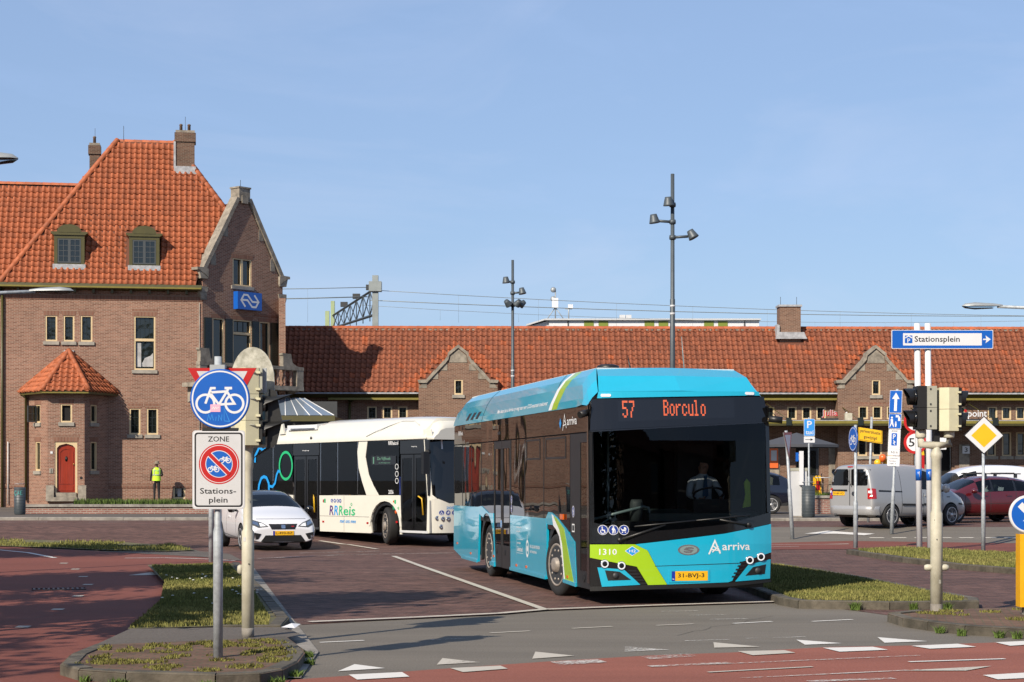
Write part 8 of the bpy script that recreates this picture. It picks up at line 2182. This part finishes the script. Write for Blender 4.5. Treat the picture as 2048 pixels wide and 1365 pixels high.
# ---------------------------------------------------------------- grass, moss, trees
glS, r1S, r2S, noseS, rnS = sc(gl), sc(r1), sc(r2), sc(nose_k), sc(rn)
def shrink(poly, k):
    cx = sum(p[0] for p in poly) / len(poly); cy = sum(p[1] for p in poly) / len(poly)
    return [(cx + (x - cx) * k, cy + (y - cy) * k) for x, y in poly]
tufts('grass', gl and [(x * S, y * S) for x, y in [(-7.3, 38.0), (-5.95, 32.14), (-5.07, 27.0), (-4.57, 22.4), (-3.54, 22.75), (-2.95, 22.75), (-3.1, 24.0), (-4.15, 30.0), (-5.05, 34.6), (-5.9, 39.0)]], .1, 38000, (.015, .055), 'grass_blade', 'short sunlit grass on the left traffic island', .009)
tufts('grass', [(x * S, y * S) for x, y in [(4.9, 38.5), (4.05, 33), (4.2, 28), (4.35, 27.5), (5.42, 27.2), (6.55, 27.3), (6.7, 27.8), (6.45, 30.3), (6.05, 34.6), (5.4, 38.5)]], .1, 30000, (.015, .06), 'grass_blade', 'short grass on the island beside the turquoise bus', .009)
tufts('grass', sc([(9.98, 48.0), (8.5, 46.3), (8.9, 41.93), (9.5, 38.35), (10.2, 36.7), (11.8, 34.6), (15, 31.5), (13, 40), (12.05, 44.0)]), .1, 24000, (.02, .075), 'grass_blade', 'grass on the island under the parking direction sign', .012)
struct(sheet('verge', [(-20, 53.5), (-14.1, 51.4), (-10.47, 50.5), (-8.8, 49.2), (-7.7, 45.6), (-8.3, 44.9), (-10.02, 45.8), (-11.63, 47.3), (-14, 48.9), (-20, 50.6)], .03, 'earth'), 'narrow earth verge between cycle path and brick road')
tufts('grass', [(-20, 53.3), (-14.1, 51.3), (-10.47, 50.4), (-8.9, 49.1), (-7.85, 45.8), (-8.3, 45.1), (-10.02, 45.9), (-11.63, 47.4), (-14, 49.0), (-20, 50.7)], .03, 9000, (.02, .09), 'grass_blade', 'narrow grass verge on the far side of the left cycle path', .014, keep=lambda x, y: math.sin(x * 2.1) + math.sin(x * .7 + y) > -1.1)
tufts('grass', [(-16.5, 70.5), (-6.6, 70.5), (-6.6, 71.6), (-16.5, 71.6)], .74 - RISE, 5200, (.1, .3), 'grass_lush', 'tall green grass behind the left garden wall', .02)
tufts('grass', [(11.4, 70.5), (22, 70.5), (22, 71.5), (11.4, 71.5)], 1.05 - RISE, 3600, (.08, .22), 'grass_lush', 'green grass behind the right low wall', .02)
def clumps(poly, n):
    c = [(random.uniform(min(p[0] for p in poly), max(p[0] for p in poly)), random.uniform(min(p[1] for p in poly), max(p[1] for p in poly)), random.uniform(.04, .2)) for _ in range(n)]
    return lambda x, y: any((x - a) ** 2 + (y - b) ** 2 < r * r for a, b, r in c)
q = shrink(noseS, .92)
tufts('moss', q, .1, 5000, (.008, .035), 'moss', 'yellow green moss between the bricks of the left island nose', .008, 1.2, keep=clumps(q, 60), cat='moss')
q = shrink(rnS, .9)
tufts('moss', q, .1, 2600, (.01, .04), 'moss', 'moss and weeds between the bricks of the right island', .009, 1.2, keep=clumps(q, 46), cat='moss')
wd = lambda pts: clumps_line(pts)
def weeds(label, pts, n, h):
    vs = [V((x, y)) for x, y in pts]
    cl = []
    for a, b in zip(vs[:-1], vs[1:]):
        for _ in range(max(2, int((b - a).length * 2.2))): cl.append(a.lerp(b, random.random()))
    k = lambda x, y: any((x - c.x) ** 2 + (y - c.y) ** 2 < .05 ** 2 for c in cl)
    poly = [(min(p[0] for p in pts) - .1, min(p[1] for p in pts) - .1), (max(p[0] for p in pts) + .1, min(p[1] for p in pts) - .1), (max(p[0] for p in pts) + .1, max(p[1] for p in pts) + .1), (min(p[0] for p in pts) - .1, max(p[1] for p in pts) + .1)]
    tufts('weeds', poly, .004, n, h, 'grass_lush', label, .008, 1.0, keep=k, cat='weeds')
weeds('small weeds along the foot of the right grass kerb', sc([(4.2, 27.0), (5.42, 26.75), (6.6, 26.9)]), 700, (.03, .12))
weeds('small weeds along the foot of the right island kerb', sc([(4.9, 23.6), (5.4, 22.5), (6.1, 22.0), (7.4, 21.7)]), 700, (.03, .1))
weeds('small weeds along the foot of the left island kerb', sc([(-4.4, 17.7), (-3.55, 17.1), (-2.69, 16.9), (-2.1, 17.3), (-2.0, 18.5), (-2.2, 20.3)]), 700, (.02, .08))
mb = MB()
for _ in range(34):
    cx, cy = random.choice([(-5.3, 31.0), (-4.9, 25.8), (-4.0, 26.8), (-4.9, 24.6)])
    x, y = random.gauss(cx, .35), random.gauss(cy, .5)
    if inside((x, y), glS): mb.lathe([(0, .185), (.016, .19), (.02, .18)], 6, 'z', (x, y, random.uniform(-.04, .0)))
mb.build('daisies', 'daisy', None, kind='stuff', label='scattered white daisies in the left island grass', category='flowers')
MB().add([(-2.58, 20.95, .125), (-2.42, 20.9, .12), (-2.38, 21.1, .15), (-2.5, 21.15, .13), (-2.47, 21.02, .165)], [(0, 1, 4), (1, 2, 4), (2, 3, 4), (3, 0, 4)]).build('litter', 'sign_white', None, label='crumpled white paper lying on the grey strip of the left island', category='litter')

def tree(label, x, y, h, r, n, trunk=.2, group=None, crown0=.35, leaf=(.12, .24)):
    t = thing('tree', label, 'tree', (x, y, 0), 0, group)
    mb = MB(); mb.tube([(0, 0, -.1), (.05, .02, h * .25), (-.05, .05, h * .5), (.03, 0, h * .8)], [trunk, trunk * .8, trunk * .55, trunk * .2], 10)
    cl = []
    for k in range(14):
        a = random.uniform(0, 2 * PI); z0 = h * random.uniform(.28, .6); L_ = r * random.uniform(.6, 1.0); e = V((math.cos(a) * L_, math.sin(a) * L_, z0 + L_ * random.uniform(.3, .9)))
        mb.tube([(0, 0, z0), tuple(V((0, 0, z0)).lerp(e, .5) + V((0, 0, .15))), tuple(e)], [trunk * .4, trunk * .25, trunk * .06], 6); cl.append(e)
    mb.build('trunk', 'bark', t)
    for k in range(16):
        a = random.uniform(0, 2 * PI); rr = r * math.sqrt(random.random()) * .85; z = h * random.uniform(crown0 + .05, .95); cl.append(V((math.cos(a) * rr * (1.15 - .6 * z / h), math.sin(a) * rr * (1.15 - .6 * z / h), z)))
    vs = []; fs = []
    for _ in range(n):
        c = random.choice(cl); s = r * .3
        p_ = c + V((random.gauss(0, s * .6), random.gauss(0, s * .6), random.gauss(0, s * .5)))
        u = V((random.gauss(0, 1), random.gauss(0, 1), random.gauss(0, 1))).normalized(); v = u.orthogonal().normalized(); l_ = random.uniform(*leaf)
        i = len(vs); vs += [p_ - u * l_, p_ + v * l_ * .6, p_ + u * l_, p_ - v * l_ * .6]; fs.append((i, i + 1, i + 2, i + 3))
    me = bpy.data.meshes.new('crown'); me.from_pydata([tuple(v) for v in vs], [], fs); me.materials.append(MATS['leaf']); link('crown', me, t)
# street trees left of the picture: they cast the leafy shade on path, lawn and road
struct(sheet('verge', [(-4.4, 10), (-5.6, 18), (-8.3, 27), (-10.9, 36), (-12.5, 42), (-30, 42), (-30, 8), (-5, 8)], .012, 'earth'), 'unmown verge with street trees left of the picture')
G_ = 'street trees left of the picture'
tree('leafy street tree left of the picture nearest the crossing', -11.6, 10.0, 8.5, 3.0, 15000, .22, G_, leaf=(.08, .15))
tree('leafy street tree left of the picture beside the lawn', -9.0, 19.0, 8.2, 2.3, 12000, .2, G_, .45, (.08, .15))
tree('leafy street tree left of the picture in the middle of the verge', -12.6, 25.0, 8.5, 2.8, 13000, .22, G_, leaf=(.08, .15))
tree('leafy street tree left of the picture at the far end of the verge', -15.5, 38.5, 8.0, 2.6, 10000, .22, G_, leaf=(.08, .16))
G2 = 'tall trees across the street behind the viewer'
for x_, y_, h_, lb_ in ((-24, -30, 18, 'tall tree across the street farthest to the left behind the viewer'), (-15, -33, 19, 'tall tree across the street second from the left behind the viewer'), (-6, -31, 19, 'tall tree across the street behind the viewer, left of the nearer brick house'), (3, -34, 18, 'tall tree across the street close beside the nearer brick house')):
    tree(lb_, x_, y_, h_, 6.0, 9000, .35, G2, .15)
def back_house(label, x, y, w, h):  # unseen house, added so the bus windscreen mirrors a calm dark shape
    t = thing('added_house', label, 'house', (x, y, 0))
    ws_ = [(i * w / 5 + w / 10 - .5, i * w / 5 + w / 10 + .5, z, z + 1.5) for i in range(5) for z in (1.2, 4.2, 7.0)]
    MB().prism(rect(0, w, 0, h), -.3, 0, holes=[rect(*q) for q in ws_]).build('wall', 'hall_brick', t)
    MB().box(0, w, -9, -8.7, 0, h).build('wall', 'hall_brick', t); MB().prism([(-9, 0), (0, 0), (0, h), (-4.5, h + 4), (-9, h)], 0, .3, 'yz').build('wall', 'hall_brick', t); MB().prism([(-9, 0), (0, 0), (0, h), (-4.5, h + 4), (-9, h)], w - .3, w, 'yz').build('wall', 'hall_brick', t)
    MB().add([(-.3, .4, h - .3), (w + .3, .4, h - .3), (w + .3, -4.5, h + 4.1), (-.3, -4.5, h + 4.1), (-.3, -9.4, h - .3), (w + .3, -9.4, h - .3)], [(0, 1, 2, 3), (3, 2, 5, 4)]).build('roof', 'hall_tile', t)
    for a, b, c_, d in ws_:
        f = MB().box(a, b, -.12, -.06, c_, c_ + .08).box(a, b, -.12, -.06, d - .08, d).box(a, a + .08, -.12, -.06, c_ + .08, d - .08).box(b - .08, b, -.12, -.06, c_ + .08, d - .08).build('window', 'cream_paint', t)
        MB().box(a + .08, b - .08, -.11, -.08, c_ + .08, d - .08).build('pane', 'window_glass', f)
back_house('brown brick house added behind the viewer on the right for dark windscreen reflections', 9, -30, 19, 9.2)
back_house('longer brown brick house added beyond it behind the viewer for the same dark reflections', 30, -33, 26, 9.8)
tree('young tree showing just above the white flat roof', 10.6, 150, 15.0, 2.0, 2500, .2)
